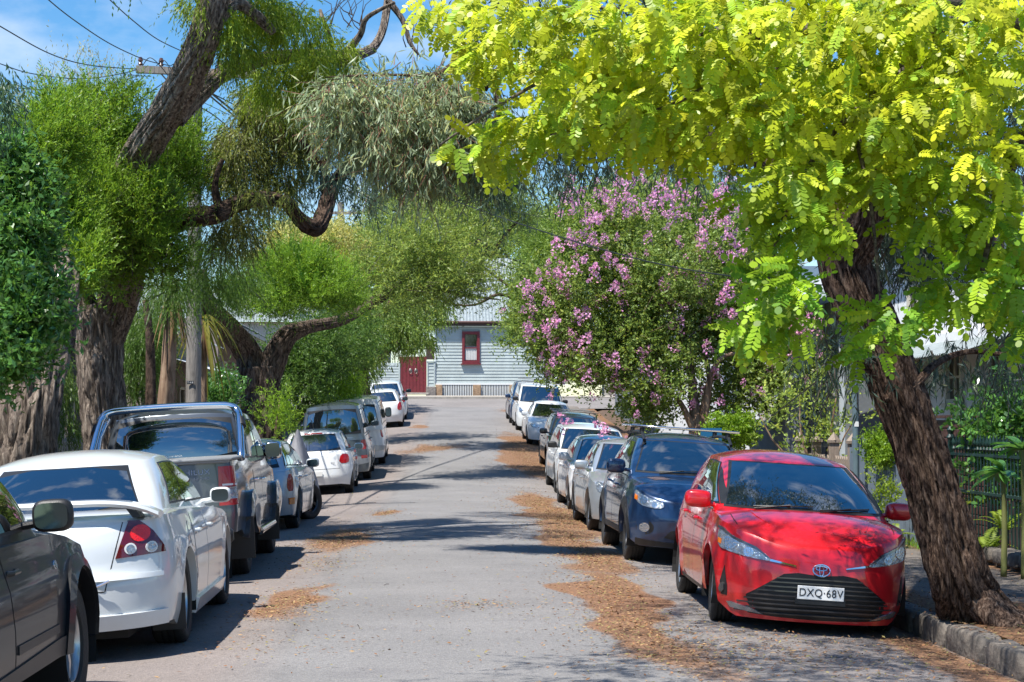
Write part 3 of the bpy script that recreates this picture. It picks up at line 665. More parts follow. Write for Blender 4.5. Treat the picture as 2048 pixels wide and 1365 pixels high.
for s_ in (-1, 1):
    side_lip = c.patch('sill_trim', 'side', [(1.0, .205), (2.75, .205), (2.75, .24), (1.0, .24)], G_black, .004, .01, sides=(s_,))
place(c, ('f', 1423, 1240), 0, -1, -2.0)
CAR_RED = c
# ---------------------------------------------------------------- navy crossover with roof bars
c = Car('parked_car', 'navy blue crossover with a silver roof bar, parked right behind the red hatchback', 'car', P_navy, dict(
    L=4.45, W=1.80, ro=.90, wb=2.635, r=.335, zs=.30, zbf=.22, zbr=.3, Rf=.62, crown=.07, flare=.02, gap=.05,
    belt=[(0, .98), (.5, 1.03), (2.2, 1.02), (3.1, 1.0), (3.5, .96), (4.05, .90), (4.45, .74)], dxf=[(.2, .10), (.35, .02), (.55, 0), (.75, .05), (.9, .14)], dxr=[(.2, .04), (.6, 0), (1.0, .1)],
    wsb=(3.35, 1.06), wst=(2.55, 1.49), rgt=(.50, 1.47), rgb=(.12, 1.05), wgb=.78, wgr=.60, peak=.07, rc=.03, bulge=.045,
    wins=[(.16, .28, .20, .29, .12, .80), (.30, .55, .31, .565, .08, .84), (.57, .86, .58, .80, .06, .84)], tw=.225, rimr=.215, rimk='fivetwin', rimm=G_alloyd, mpos=(2.96, 1.12), msize=(.15, .24, .18), mirm=P_navy,
    doors=[(2.15, 3.08, .36, 1.0), (1.2, 2.13, .36, 1.02, .18)]), GR_)
headlight(c, [(.50, .68), (.62, .665), (.76, .70), (.84, .78), (.845, .86), (.82, .87), (.70, .80), (.56, .75), (.50, .735)], [(.72, .755, .045), (.60, .71, .032)], [(.79, .75), (.83, .76), (.83, .82), (.79, .80)])
hexa = [(-.33, .69), (-.27, .77), (.27, .77), (.33, .69), (.24, .56), (-.24, .56)]
c.patch('grille_frame', 'front', hexa, G_chrome, .008, .02, False)
c.patch('grille', 'front', [(a * .92, .665 + (b - .665) * .84) for a, b in hexa], pmat('grille_black', (.006,) * 3, .5), .012, .02, False)
c.patch('grille_bar', 'front', [(-.29, .665), (.29, .665), (.30, .69), (-.30, .69)], G_chrome, .018, .02, False)
c.patch('lower_intake', 'front', [(-.52, .30), (.52, .30), (.38, .46), (-.38, .46)], G_black, .006, .02, False, rnd=1)
c.patch('fog_lamp', 'front', ell(.70, .44, .055, .055), G_lamp, .010, .03); c.patch('fog_bezel', 'front', ell(.70, .44, .10, .085), G_black, .005, .02)
c.patch('bumper_cladding', 'front', [(-.80, .23), (.80, .23), (.80, .31), (.5, .285), (-.5, .285), (-.80, .31)], G_black, .010, .02, False)
for xa in (c.xr_ax, c.xf_ax):
    arc = [(xa + (c.ra + .055) * math.cos(t), c.r + (c.ra + .055) * math.sin(t)) for t in np.linspace(-.1, math.pi + .1, 18)] + [(xa + (c.ra + .002) * math.cos(t), c.r + (c.ra + .002) * math.sin(t)) for t in np.linspace(math.pi + .1, -.1, 18)]
    c.patch('arch_cladding', 'side', arc, G_black, .010, .02, step=(.3, .3))
c.patch('side_cladding', 'side', [(1.28, .31), (3.08, .31), (3.08, .38), (1.28, .38)], G_black, .010, .015)
c.plate('front', .40)
b = MB(); b.box((2.2, 0, 1.635), (.075, 1.42, .03)); c.mb(b, 'roof_bar', G_chrome, bev=.008)
b = MB(); b.box((1.15, 0, 1.645), (.075, 1.42, .03)); c.mb(b, 'roof_bar', G_chrome, bev=.008)
for sg in (1, -1):
    b = MB(); b.tube([(.65, sg * .55, 1.46), (.85, sg * .55, 1.55), (1.6, sg * .555, 1.575), (2.3, sg * .56, 1.55), (2.5, sg * .56, 1.46)], .02, 8); b.tube([(2.2, sg * .56, 1.54), (2.2, sg * .56, 1.62)], .03, 8); b.tube([(1.15, sg * .56, 1.55), (1.15, sg * .56, 1.63)], .03, 8); c.mb(b, 'roof_rail', G_black)
    c.patch('bonnet_vent', 'top', [(3.50, .42), (3.50, .62), (3.72, .55), (3.72, .36)], pmat('faded_vent', (.10, .07, .07), .7), .003, .004, sides=(sg,))
place(c, ('f', 1251, 1119), 0, -1, 0)
# ---------------------------------------------------------------- silver sedan
def sedan(label, pm, pxy, facing, grp, yaw=0, **kw):
    sp = dict(L=4.55, W=1.72, ro=1.08, wb=2.6, r=.31, zs=.2, zbf=.2, zbr=.24, Rf=.68, Rr=.5, crown=.07,
        belt=[(0, .84), (.35, .93), (1.0, .95), (2.2, .92), (3.3, .88), (3.7, .82), (4.2, .74), (4.55, .56)], dxf=[(.2, .06), (.45, 0), (.6, .04), (.8, .16)], dxr=[(.2, .06), (.5, 0), (.75, .04), (.95, .1)],
        wsb=(3.38, .93), wst=(2.62, 1.37), rgt=(1.25, 1.37), rgb=(.72, .98), wgb=.74, wgr=.56, peak=.05, rimk='seven', rimr=.2,
        wins=[(.17, .48, .26, .49, .1, .86), (.50, .84, .51, .79, .06, .86)], mpos=(2.95, .99), doors=[(2.2, 3.05, .26, .9), (1.4, 2.18, .26, .92, .2)])
    sp.update(kw); c = Car('parked_car', label, 'car', pm, sp, grp); place(c, pxy, 0, facing, yaw); return c
def simple_front(c, hl, grille, fog=None, gm=None, plate_z=.42):
    headlight(c, hl, [(sum(p[0] for p in hl) / len(hl), sum(p[1] for p in hl) / len(hl), .04)])
    c.patch('grille', 'front', grille + [(-a, b) for a, b in grille[::-1]], gm or pmat('grille_black', (.006,) * 3, .5), .006, .02, False)
    c.patch('lower_intake', 'front', [(-.45, .24), (.45, .24), (.40, .35), (-.40, .35)], G_black, .005, .02, False)
    if fog: c.patch('fog_lamp', 'front', fog, G_lens, .008, .02, rnd=1)
    c.plate('front', plate_z)
c = sedan('silver sedan with yellowed headlights, parked between the navy crossover and the white hatchback', P_silver, ('f', 1177, 1060), -1, GR_)
simple_front(c, [(.46, .60), (.66, .59), (.76, .64), (.78, .76), (.72, .78), (.55, .70), (.46, .66)], [(.38, .60), (.34, .66)], [(.56, .33), (.70, .34), (.72, .40), (.58, .40)])
# white hatchback
c = sedan('white hatchback with white mirror, fourth car from the front of the right row', P_white, ('f', 1137, 1019), -1, GR_, L=4.40, ro=.82, wb=2.64, W=1.755, rgt=(.55, 1.39), rgb=(.15, .98), rimk='fivetwin',
    belt=[(0, .88), (.5, .96), (2.2, .93), (3.2, .89), (3.55, .84), (4.05, .75), (4.4, .56)], wsb=(3.22, .94), wst=(2.4, 1.38), wins=[(.2, .50, .24, .51, .1, .86), (.52, .85, .53, .80, .06, .86)], mpos=(2.8, 1.0), msize=(.15, .22, .16), doors=[(2.0, 2.9, .26, .92), (1.15, 1.98, .26, .94, .18)])
simple_front(c, [(.50, .62), (.68, .60), (.78, .66), (.79, .76), (.74, .77), (.56, .69)], [(.40, .38), (.48, .52)], [(.62, .30), (.72, .31), (.72, .38), (.62, .37)])
# pale van-wagon
VAN = dict(L=4.9, W=1.84, ro=1.0, wb=2.85, r=.33, zs=.26, Rf=.6, Rr=.35, crown=.05, belt=[(0, 1.10), (2.0, 1.10), (3.7, 1.06), (4.3, .98), (4.9, .78)], dxf=[(.2, .05), (.5, 0), (.8, .06), (1.0, .16)], dxr=[(.2, .03), (.6, 0), (1.1, .02)],
    wsb=(4.22, 1.10), wst=(3.40, 1.72), rgt=(.14, 1.76), rgb=(.04, 1.08), wgb=.84, wgr=.72, peak=.04, rc=.04, wins=[(.05, .33, .06, .33, .08, .84), (.35, .62, .35, .62, .08, .84), (.64, .92, .64, .86, .05, .84)],
    mpos=(3.75, 1.2), doors=[(2.7, 3.65, .32, 1.08), (1.75, 2.68, .32, 1.1)], rimk='six', gtap=.03)
def van(label, pm, pxy, facing, grp, yaw=0, **kw):
    sp = dict(VAN); sp.update(kw); c = Car('parked_van' if kw.get('_v', 1) else 'parked_car', label, 'van', pm, sp, grp); place(c, pxy, 0, facing, yaw); return c
c = van('off-white people mover with long pale roof between white hatchback and charcoal wagon', P_white2, ('f', 1110, 985), -1, GR_, L=4.75, ro=.9, wb=2.8, belt=[(0, 1.0), (2.0, 1.0), (3.4, .96), (4.1, .88), (4.75, .68)],
    wsb=(3.75, 1.0), wst=(2.95, 1.50), rgt=(.3, 1.52), rgb=(.06, 1.0), wgb=.82, wgr=.66, mpos=(3.3, 1.08), mirm=G_black, doors=[(2.3, 3.3, .3, .98), (1.4, 2.28, .3, 1.0)])
simple_front(c, [(.52, .68), (.72, .68), (.82, .74), (.82, .86), (.70, .82)], [(.42, .66), (.44, .76)])
ant = MB(); ant.tube([(2.6, .1, 1.56), (2.45, .1, 1.85)], .006, 5); c.mb(ant, 'aerial', G_black)
# charcoal wagon with roof rails
WAGON = dict(L=4.78, W=1.80, ro=1.0, wb=2.74, r=.34, zs=.28, zbf=.24, Rf=.62, Rr=.45, crown=.06, belt=[(0, .98), (.5, 1.0), (2.4, .98), (3.4, .95), (3.8, .90), (4.35, .84), (4.78, .66)], dxf=[(.2, .08), (.5, 0), (.7, .04), (.9, .14)], dxr=[(.2, .04), (.6, 0), (1.0, .08)],
    wsb=(3.55, 1.0), wst=(2.80, 1.50), rgt=(.45, 1.50), rgb=(.12, 1.02), wgb=.78, wgr=.61, peak=.05, wins=[(.06, .26, .10, .27, .1, .85), (.28, .54, .29, .55, .08, .86), (.56, .87, .57, .81, .05, .86)], mpos=(3.12, 1.07), msize=(.14, .22, .16), doors=[(2.35, 3.22, .34, .96), (1.42, 2.33, .34, .98, .15)], rimk='five')
c = sedan('charcoal wagon with roof rails between the pale people mover and the white sedan', P_char, ('f', 1093, 942), -1, GR_, **WAGON)
simple_front(c, [(.52, .66), (.70, .65), (.80, .72), (.80, .82), (.70, .80), (.55, .74)], [(.36, .62), (.40, .76)], ell(.66, .38, .06, .05))
for sg in (1, -1):
    b = MB(); b.tube([(.55, sg * .55, 1.50), (.75, sg * .56, 1.58), (2.4, sg * .57, 1.58), (2.65, sg * .57, 1.49)], .02, 6); c.mb(b, 'roof_rail', G_black)
b = MB(); b.box((2.3, 0, 1.62), (.07, 1.3, .03)); b.box((1.1, 0, 1.63), (.07, 1.3, .03)); c.mb(b, 'roof_bar', G_chrome)
# white luxury sedan
c = sedan('plain white sedan between the charcoal wagon and the white van with a roof tube', P_white, ('f', 1054, 888), -1, GR_, W=1.76, L=4.6)
simple_front(c, [(.48, .62), (.66, .60), (.76, .64), (.79, .74), (.70, .74), (.54, .69)], [(.26, .44), (.32, .68)], None, G_chrome)
# white van with roof tube
c = van('white panel van with a round tube on its roof, far end of the right row', P_white2, ('f', 1032, 860), -1, GR_, wins=[(.64, .92, .64, .86, .05, .84)], mirm=G_black)
simple_front(c, [(.56, .70), (.74, .70), (.84, .76), (.84, .92), (.76, .90)], [(.42, .62), (.46, .74)])
b = MB(); b.tube([(.6, .62, 2.02), (3.9, .62, 1.96)], .10, 14); c.mb(b, 'roof_tube', pmat('pvc_white', (.75, .75, .72), .4)); b = MB(); b.tube([(3.9, .62, 1.96), (3.95, .62, 1.96)], .108, 14); c.mb(b, 'tube_cap', G_black)
b = MB(); b.box((1.0, 0, 1.90), (.05, 1.5, .04)); b.box((3.1, 0, 1.86), (.05, 1.5, .04)); c.mb(b, 'roof_bar', G_alloy)
# far blue suv
c = sedan('dark blue four-wheel drive, farthest car of the right row near the weatherboard house', P_navy, ('f', 1019, 846), -1, GR_, **{**WAGON, 'W': 1.85, 'wst': (2.9, 1.62), 'rgt': (.3, 1.62), 'belt': [(0, 1.05), (3.4, 1.05), (3.8, 1.0), (4.4, .95), (4.78, .8)], 'wsb': (3.6, 1.1), 'rgb': (.08, 1.08), 'r': .36})
simple_front(c, [(.56, .76), (.74, .76), (.82, .80), (.82, .92), (.6, .90)], [(.40, .74), (.42, .88)])

# ================================================================ left row (facing away)
def tail(c, poly, m=None, sides=(1, -1), rnd=1): return c.patch('tail_light', 'rear', poly, m or G_red, .010, .03, rnd=rnd, step=(.04, .05))
# white sports sedan with rear wing
c = Car('parked_car', 'glossy white sedan with a rear spoiler and triangular tail lights at lower left', 'car', P_white2, dict(
    L=4.90, W=1.86, ro=1.18, wb=2.79, r=.335, zs=.17, zbf=.16, zbr=.235, Rf=.7, Rr=.62, k=2.5, crown=.05, flare=.012, gap=.04,
    belt=[(0, .90), (.12, .955), (.5, .985), (1.2, .985), (2.2, .955), (3.3, .91), (3.9, .86), (4.5, .74), (4.9, .56)], dxf=[(.2, .05), (.45, 0), (.6, .05), (.8, .18)], dxr=[(.2, .06), (.34, .0), (.58, .0), (.62, .045), (.8, .07), (.95, .12)],
    wsb=(3.62, .96), wst=(2.82, 1.385), rgt=(1.30, 1.375), rgb=(.68, 1.01), wgb=.79, wgr=.60, peak=.055, rc=.03, bulge=.06, Rgr=.42, rgmarg=.12, rgv=(.02, .90),
    wins=[(.245, .50, .345, .505, .10, .84), (.515, .845, .52, .795, .08, .84)], tw=.245, rimr=.23, rimk='fivetwin', mpos=(3.22, 1.01), msize=(.12, .18, .135),
    doors=[(2.38, 3.30, .26, .93), (1.62, 2.36, .26, .955, .0)], hz=.80), GL)
lt = tail(c, [(.54, .715), (.87, .735), (.855, .78), (.78, .885), (.69, .965), (.625, .97)], G_redd, rnd=0)
for h, sg in zip(lt, (1, -1)):
    c.patch('brake_lens', 'rear', [(sg * a, b) for a, b in ell(.695, .875, .062, .058)], pmat('bright_red_lens', (.85, .01, .008), .15, coat=1, bump=.4, bscale=80), .016, .014, False, parent=h)
    for yy in (.635, .765):
        c.patch('lamp_ring', 'rear', [(sg * a, b) for a, b in ell(yy, .775, .038, .038)], G_white, .013, .01, False, parent=h); c.patch('reverse_lens', 'rear', [(sg * a, b) for a, b in ell(yy, .775, .027, .027)], G_lens, .017, .012, False, parent=h)
gapm = pmat('panel_gap', (.004, .004, .004), .7)
c.patch('boot_seam', 'rear', [(.47, .50), (.477, .50), (.592, .96), (.586, .962)], gapm, .0015, .004)
c.patch('boot_seam', 'rear', [(-.47, .495), (.47, .495), (.47, .503), (-.47, .503)], gapm, .0015, .004, False)
c.patch('bumper_crease', 'rear', [(-.84, .572), (.84, .572), (.84, .60), (-.84, .60)], c.paint, .014, .02, False)
c.patch('bumper_lip', 'rear', [(-.86, .24), (.86, .24), (.86, .34), (-.86, .34)], c.paint, .03, .05, False)
c.patch('side_skirt', 'side', [(1.60, .175), (3.55, .175), (3.55, .285), (1.60, .285)], c.paint, .028, .04)
c.patch('fuel_flap', 'side', ell(1.42, .79, .085, .10, 18), gapm, .001, .003, sides=(-1,)); c.patch('fuel_flap', 'side', ell(1.42, .79, .080, .095, 18), c.paint, .003, .004, sides=(-1,))
c.patch('side_decal', 'side', [(1.86, .33), (2.06, .33), (2.10, .37), (1.90, .37)], pmat('decal_blue', (.05, .08, .3), .4), .003, .004, sides=(-1,))
sp = MB(); ys_ = np.linspace(-.83, .83, 25)
for i, y in enumerate(ys_):
    e = abs(y) / .83; z = 1.105 - .11 * e ** 5; x0 = .10 + .16 * e ** 4; ch = .24 + .06 * e ** 4
    if i == 0: n0 = len(sp.V)
    for (a, b) in ((0, 0), (.06, .022), (.6, .026), (1, .0), (.6, -.018), (.1, -.022)): sp.V.append(Vector((x0 + ch * a, y, z + b)))
for i in range(24):
    for k in range(6): sp.F.append((n0 + i * 6 + k, n0 + i * 6 + (k + 1) % 6, n0 + i * 6 + 6 + (k + 1) % 6, n0 + i * 6 + 6 + k))
sp.F += [tuple(n0 + k for k in range(6)), tuple(n0 + 24 * 6 + k for k in range(6))]
spo = c.mb(sp, 'spoiler', c.paint)
for sg in (1, -1):
    b = MB(); n0 = len(b.V)
    for (x, z, y) in ((.20, 1.08, .60), (.34, 1.08, .60), (.40, .99, .66), (.20, .99, .66)): b.V += [Vector((x, sg * y, z)), Vector((x, sg * (y + .06), z))]
    b.F += [(0, 2, 4, 6), (1, 7, 5, 3), (0, 1, 3, 2), (4, 5, 7, 6), (2, 3, 5, 4), (0, 6, 7, 1)]; c.mb(b, 'spoiler_foot', G_black, spo)
for sg in (1, -1):
    fl = MB(); fl.box((c.xr_ax - .40, sg * .80, .27), (.02, .24, .26)); c.mb(fl, 'mud_flap', G_black)
b = MB(); P = c.rear(-.40, .545); b.tube([(P[0] - .015, -.36, .53), (P[0] - .02, -.44, .545), (P[0] - .01, -.51, .575)], .009, 6); c.mb(b, 'badge', G_chrome)
c.plate('rear', .66)
place(c, ('r', 372, 1283), 0, 1, .5)
# dark grey dual-cab ute
c = Car('pickup_truck', 'dark grey dual-cab ute with a chrome sports bar ahead of the white sedan', 'ute', P_greyd, dict(
    L=5.26, W=1.78, ro=1.25, wb=3.085, r=.375, zs=.42, zbf=.32, zbr=.52, Rf=.7, Rr=.16, k=2.4, crown=.015, flare=.03, gap=.07, tap=.03,
    sec=[(.3, .93), (.5, .975), (.7, 1.0), (.95, .985), (1.15, .965), (1.25, .95)],
    belt=[(0, 1.25), (1.95, 1.25), (2.1, 1.22), (3.7, 1.16), (4.1, 1.11), (4.8, 1.02), (5.26, .84)], dxf=[(.3, .05), (.6, 0), (.8, .05), (1.1, .16)], dxr=[(.5, .0), (1.2, .02)],
    wsb=(4.02, 1.20), wst=(3.32, 1.74), rgt=(1.86, 1.78), rgb=(1.72, 1.20), wgb=.83, wgr=.72, peak=.04, rc=.07, bulge=.05, Rgr=.14, Rgf=.4, rgv=(.10, .92), rgmarg=.07,
    wins=[(.08, .43, .09, .44, .10, .84), (.47, .86, .48, .79, .08, .84)], tw=.265, rimr=.22, rimk='six', mpos=(3.62, 1.30), msize=(.15, .22, .22), mirm=G_chrome, handlem=G_chrome,
    doors=[(2.82, 3.80, .50, 1.10), (1.96, 2.80, .50, 1.12)], steer=0), GL)
for h, sg in zip(tail(c, [(.665, .80), (.87, .80), (.87, 1.20), (.665, 1.20)], rnd=0), (1, -1)):
    c.patch('reverse_lens', 'rear', [(sg * a, b) for a, b in ((.715, .865), (.82, .865), (.82, .985), (.715, .985))], G_lens, .018, .012, False, parent=h, rnd=1); c.patch('lamp_band', 'rear', [(sg * a, b) for a, b in ((.70, 1.0), (.85, 1.0), (.85, 1.02), (.70, 1.02))], G_white, .015, .01, False, parent=h)
c.patch('tailgate', 'rear', [(-.65, .66), (.65, .66), (.65, 1.225), (-.65, 1.225)], c.paint, .012, .02, False)
b = MB(); P = c.rear(0, .9); b.box((P[0] - .035, 0, .96), (.03, .26, .09)); c.mb(b, 'tailgate_handle', G_chrome, bev=.008)
b = MB(); b.box((-.10, 0, .50), (.16, 1.62, .15)); c.mb(b, 'rear_bumper', G_black, bev=.03)
b = MB(); b.box((.85, 0, 1.275), (1.78, 1.66, .035)); b.box((.0, 0, 1.262), (.05, 1.60, .05)); c.mb(b, 'tray_cover', pmat('vinyl_grey', (.20, .21, .22), .55, bump=.2, bscale=60), bev=.012)
b = MB(); cs = []
for sg in (1, -1): cs.append([(1.0, sg * .83, 1.15), (1.30, sg * .80, 1.42), (1.52, sg * .76, 1.66)])
arc = [(1.0, -.81, 1.25), (1.07, -.805, 1.34), (1.40, -.77, 1.66), (1.52, -.74, 1.77), (1.56, -.67, 1.83), (1.57, -.5, 1.85), (1.58, 0, 1.86), (1.57, .5, 1.85), (1.56, .67, 1.83), (1.52, .74, 1.77), (1.40, .77, 1.66), (1.07, .805, 1.34), (1.0, .81, 1.25)]
def smooth_path(p, n=6):
    p = [Vector(q) for q in p]; out = []
    for i in range(len(p) - 1):
        p0, p1, p2, p3 = p[max(i - 1, 0)], p[i], p[i + 1], p[min(i + 2, len(p) - 1)]
        for k in range(n):
            t = k / n; out.append(.5 * ((2 * p1) + (p2 - p0) * t + (2 * p0 - 5 * p1 + 4 * p2 - p3) * t * t + (3 * p1 - p0 - 3 * p2 + p3) * t ** 3))
    out.append(p[-1]); return out
b.tube(smooth_path(arc), .043, 14); c.mb(b, 'sports_bar', G_chrome)
for sg in (1, -1):
    b = MB(); b.tube([(1.62, sg * .70, 1.76), (1.44, sg * .77, 1.56), (1.28, sg * .79, 1.28)], .035, 10); c.mb(b, 'bar_strut', G_chrome); b = MB(); b.tube([(1.44, sg * .775, 1.685), (1.35, sg * .795, 1.60)], .052, 12); c.mb(b, 'bar_clamp', G_black)
    for xa, e in ((c.xr_ax, .30), (c.xf_ax, .30)):
        b = MB(); b.box((xa - c.ra - .03, sg * .80, .42), (.02, .27, .44)); c.mb(b, 'mud_flap', G_black)
    b = MB(); b.tube([(1.9, sg * .88, .42), (3.6, sg * .88, .42)], .05, 10); c.mb(b, 'side_step', G_chrome)
for xa in (c.xr_ax, c.xf_ax):
    arc = [(xa + (c.ra + .085) * math.cos(t), c.r + (c.ra + .085) * math.sin(t)) for t in np.linspace(.1, math.pi - .1, 18)] + [(xa + (c.ra + .003) * math.cos(t), c.r + (c.ra + .003) * math.sin(t)) for t in np.linspace(math.pi - .1, .1, 18)]
    c.patch('arch_flare', 'side', arc, c.paint, .055, .07, step=(.3, .3))
P = c.rear(-.52, 1.12); text('HILUX', .075, (P[0] - c.xc - .024, -.46, 1.15), (R(90), 0, R(-90)), G_chrome, c.root, 'lettering', .003, xs=1.15); text('3.0 D-4D', .04, (P[0] - c.xc - .024, -.50, 1.085), (R(90), 0, R(-90)), G_chrome, c.root, 'lettering', .002)
P = c.grear(.12, .2); text('▪ WHITE WATER OUTBACK'[2:], .03, (P[0] - c.xc - .012, .10, P[2]), (R(78), 0, R(-90)), G_white, c.root, 'sticker', .0006)
c.plate('rear', .50, y=.0)
place(c, ('r', 497, 1147), 0, 1, 0)
# silver hatch-wagon with front wheel turned out
c = sedan('old silver wagon with its front wheels turned out to the road, left row', P_silver, ('r', 596, 1056), 1, GL, yaw=-1.5, L=4.35, ro=.88, wb=2.60, W=1.70, r=.31, belt=[(0, .90), (.5, .94), (2.2, .92), (3.2, .88), (3.6, .82), (4.0, .74), (4.35, .58)],
    wsb=(3.15, .93), wst=(2.45, 1.36), rgt=(.55, 1.36), rgb=(.15, .95), wins=[(.08, .26, .12, .27, .12, .84), (.28, .54, .29, .55, .1, .86), (.56, .86, .57, .80, .07, .86)], mpos=(2.72, .97), steer=R(-32), rimk='fivetwin', rimm=G_alloyd, doors=[(1.95, 2.85, .26, .9), (1.1, 1.93, .26, .92, .18)])
tail(c, [(.70, .60), (.82, .60), (.82, .86), (.72, .86)]); c.patch('indicator', 'rear', [(.72, .40), (.82, .40), (.82, .50), (.72, .50)], G_amber, .02, .03); c.plate('rear', .5)
c.patch('side_moulding', 'side', [(1.12, .56), (2.85, .56), (2.85, .60), (1.12, .60)], P_silver, .016, .02)
# covered motorcycle
# white small hatch TDI
c = Car('parked_car', 'small white hatchback parked right behind the slate-blue people mover', 'car', P_white, dict(
    L=3.97, W=1.76, ro=.65, wb=2.47, r=.30, zs=.2, zbr=.24, Rf=.6, Rr=.50, k=2.5, crown=.06, belt=[(0, .88), (.3, .95), (2.2, .92), (2.9, .89), (3.4, .80), (3.97, .58)], dxf=[(.2, .06), (.5, 0), (.8, .12)], dxr=[(.2, .05), (.42, 0), (.6, .03), (.95, .12)],
    wsb=(2.98, .93), wst=(2.2, 1.38), rgt=(.52, 1.39), rgb=(.20, .97), wgb=.74, wgr=.58, peak=.06, rc=.03, Rgr=.36, wins=[(.18, .48, .22, .49, .1, .86), (.50, .85, .51, .79, .07, .86)], mpos=(2.62, .98), doors=[(1.95, 2.75, .26, .9), (1.1, 1.93, .26, .92, .15)], tw=.2), GL)
tail(c, [(.55, .70), (.76, .69), (.78, .80), (.75, .90), (.60, .90)], None); P = c.rear(-.42, .70); text('TDI', .055, (P[0] - c.xc - .012, -.42, .71), (R(90), 0, R(-90)), G_chrome, c.root, 'lettering', .002)
c.patch('number_recess', 'rear', [(-.32, .42), (.32, .42), (.30, .56), (-.30, .56)], c.paint, -.002, .004, False); c.plate('rear', .49)
c.patch('high_brake_light', 'grear', [(-.2, .95), (.2, .95), (.2, 1.0), (-.2, 1.0)], G_red, .01, .02, False)
c.patch('bumper_seam', 'rear', [(-.82, .585), (.82, .585), (.82, .592), (-.82, .592)], gapm, .0015, .004, False)
b = MB(); P = c.G(.1, 1); b.tube([(.75, 0, 1.43), (.55, 0, 1.62)], .006, 5); c.mb(b, 'aerial', G_black)
place(c, ('r', 706, 985), 0, 1, 0)
# slate blue people mover
c = van('slate-blue people mover with a wide dark rear window in the left row', P_slate, ('r', 741, 957), 1, GL, L=4.75, W=1.82, ro=1.0, wb=2.8, wgb=.80, wgr=.66, Rgr=.22, wst=(3.6, 1.85), rgt=(.18, 1.93), rgb=(.04, 1.14), rgv=(.08, .88), rc=.06, rgmarg=.07, belt=[(0, 1.12), (3.7, 1.10), (4.2, 1.0), (4.75, .8)], mpos=(3.75, 1.3))
tail(c, [(.68, .80), (.80, .80), (.80, 1.06), (.68, 1.06)]); c.patch('rear_bumper', 'rear', [(-.82, .40), (.82, .40), (.82, .66), (-.82, .66)], P_silver, .04, .05, False, rnd=1); c.patch('bumper_lamp', 'rear', [(.66, .58), (.78, .58), (.78, .65), (.66, .65)], G_red, .05, .03)
c.patch('side_stripe', 'side', [(1.3, .45), (3.3, .45), (3.3, .75), (1.3, .75)], P_silver, .006, .01); c.plate('rear', .55)
b = MB(); P = c.grear(.2, .05); b.tube([(P[0] - .03, .2, P[2]), (P[0] - .02, -.25, P[2] + .10)], .01, 6); c.mb(b, 'rear_wiper', G_black)
# white van
c = van('white van with vertical tail lamps, second tall vehicle up the left row', P_white, ('r', 770, 927), 1, GL, W=1.78, L=4.8, wst=(3.7, 1.88), rgt=(.16, 1.92), rgb=(.04, 1.12), wgb=.84, wgr=.72, Rgr=.2, rgv=(.06, .80), belt=[(0, 1.12), (3.9, 1.10), (4.3, 1.0), (4.8, .8)], mpos=(3.95, 1.35), msize=(.12, .2, .3), mirm=G_black)
tail(c, [(.75, .80), (.84, .80), (.84, 1.16), (.75, 1.16)]); c.patch('rear_bumper', 'rear', [(-.84, .40), (.84, .40), (.84, .62), (-.84, .62)], P_silver, .03, .05, False, rnd=1); c.plate('rear', .72)
# far white hatch and white wagon
c = sedan('small white hatchback with large red tail lamp, far up the left row', P_white, ('r', 806, 853), 1, GL, L=4.2, ro=.75, wb=2.6, rgt=(.55, 1.42), rgb=(.18, 1.0), belt=[(0, .9), (.3, .97), (2.2, .93), (3.2, .88), (3.8, .78), (4.2, .6)], wsb=(3.1, .95), wst=(2.4, 1.42), W=1.72, mirm=G_black, wins=[(.18, .48, .22, .49, .1, .86), (.50, .85, .51, .79, .07, .86)], mpos=(2.75, 1.0), doors=[])
tail(c, [(.62, .68), (.80, .66), (.80, .98), (.70, 1.0), (.62, .86)]); c.plate('rear', .5)
c = sedan('white four-wheel drive at the top of the left row near the red gate', P_white2, ('r', 813, 838), 1, GL, **{**WAGON, 'r': .35, 'wst': (2.9, 1.60), 'rgt': (.4, 1.60), 'belt': [(0, 1.0), (3.4, 1.0), (3.8, .95), (4.4, .9), (4.78, .75)], 'mirm': G_black, 'doors': []})
tail(c, [(.68, .76), (.80, .76), (.80, 1.0), (.70, 1.0)]); c.plate('rear', .6)
# black suv at the bottom left
c = Car('parked_car', 'black four-wheel drive cut off by the bottom left corner of the view', 'car', P_black, dict(
    L=4.5, W=1.86, ro=.95, wb=2.62, r=.365, zs=.36, zbf=.26, zbr=.35, Rf=.55, Rr=.4, k=2.3, crown=.06, flare=.035, gap=.075, tap=.05,
    belt=[(0, 1.02), (3.0, 1.03), (3.3, 1.02), (3.6, .985), (4.05, .90), (4.5, .74)], dxf=[(.25, .06), (.5, 0), (.7, .04), (.95, .16)], dxr=[(.2, .03), (.6, 0), (1.1, .05)],
    wsb=(3.2, 1.08), wst=(2.50, 1.58), rgt=(.35, 1.58), rgb=(.1, 1.05), wgb=.80, wgr=.62, peak=.04, wins=[(.08, .27, .1, .28, .1, .85), (.29, .55, .3, .56, .08, .85), (.57, .91, .58, .84, .04, .86)], tw=.235, rimr=.22, rimk='five', mpos=(2.62, 1.15), msize=(.11, .215, .175), mirm=G_black, steer=R(-2),
    doors=[(1.95, 2.98, .42, 1.02), (1.0, 1.93, .42, 1.02, .15)]), GL)
c.patch('side_indicator', 'side', ell(3.07, .86, .028, .024), G_lens, .012, .012); c.patch('door_moulding', 'side', [(1.98, .50), (2.95, .50), (2.95, .545), (1.98, .545)], G_black, .012, .015); c.patch('lower_cladding', 'side', [(1.5, .365), (3.10, .365), (3.12, .47), (1.5, .43)], G_black, .014, .02)
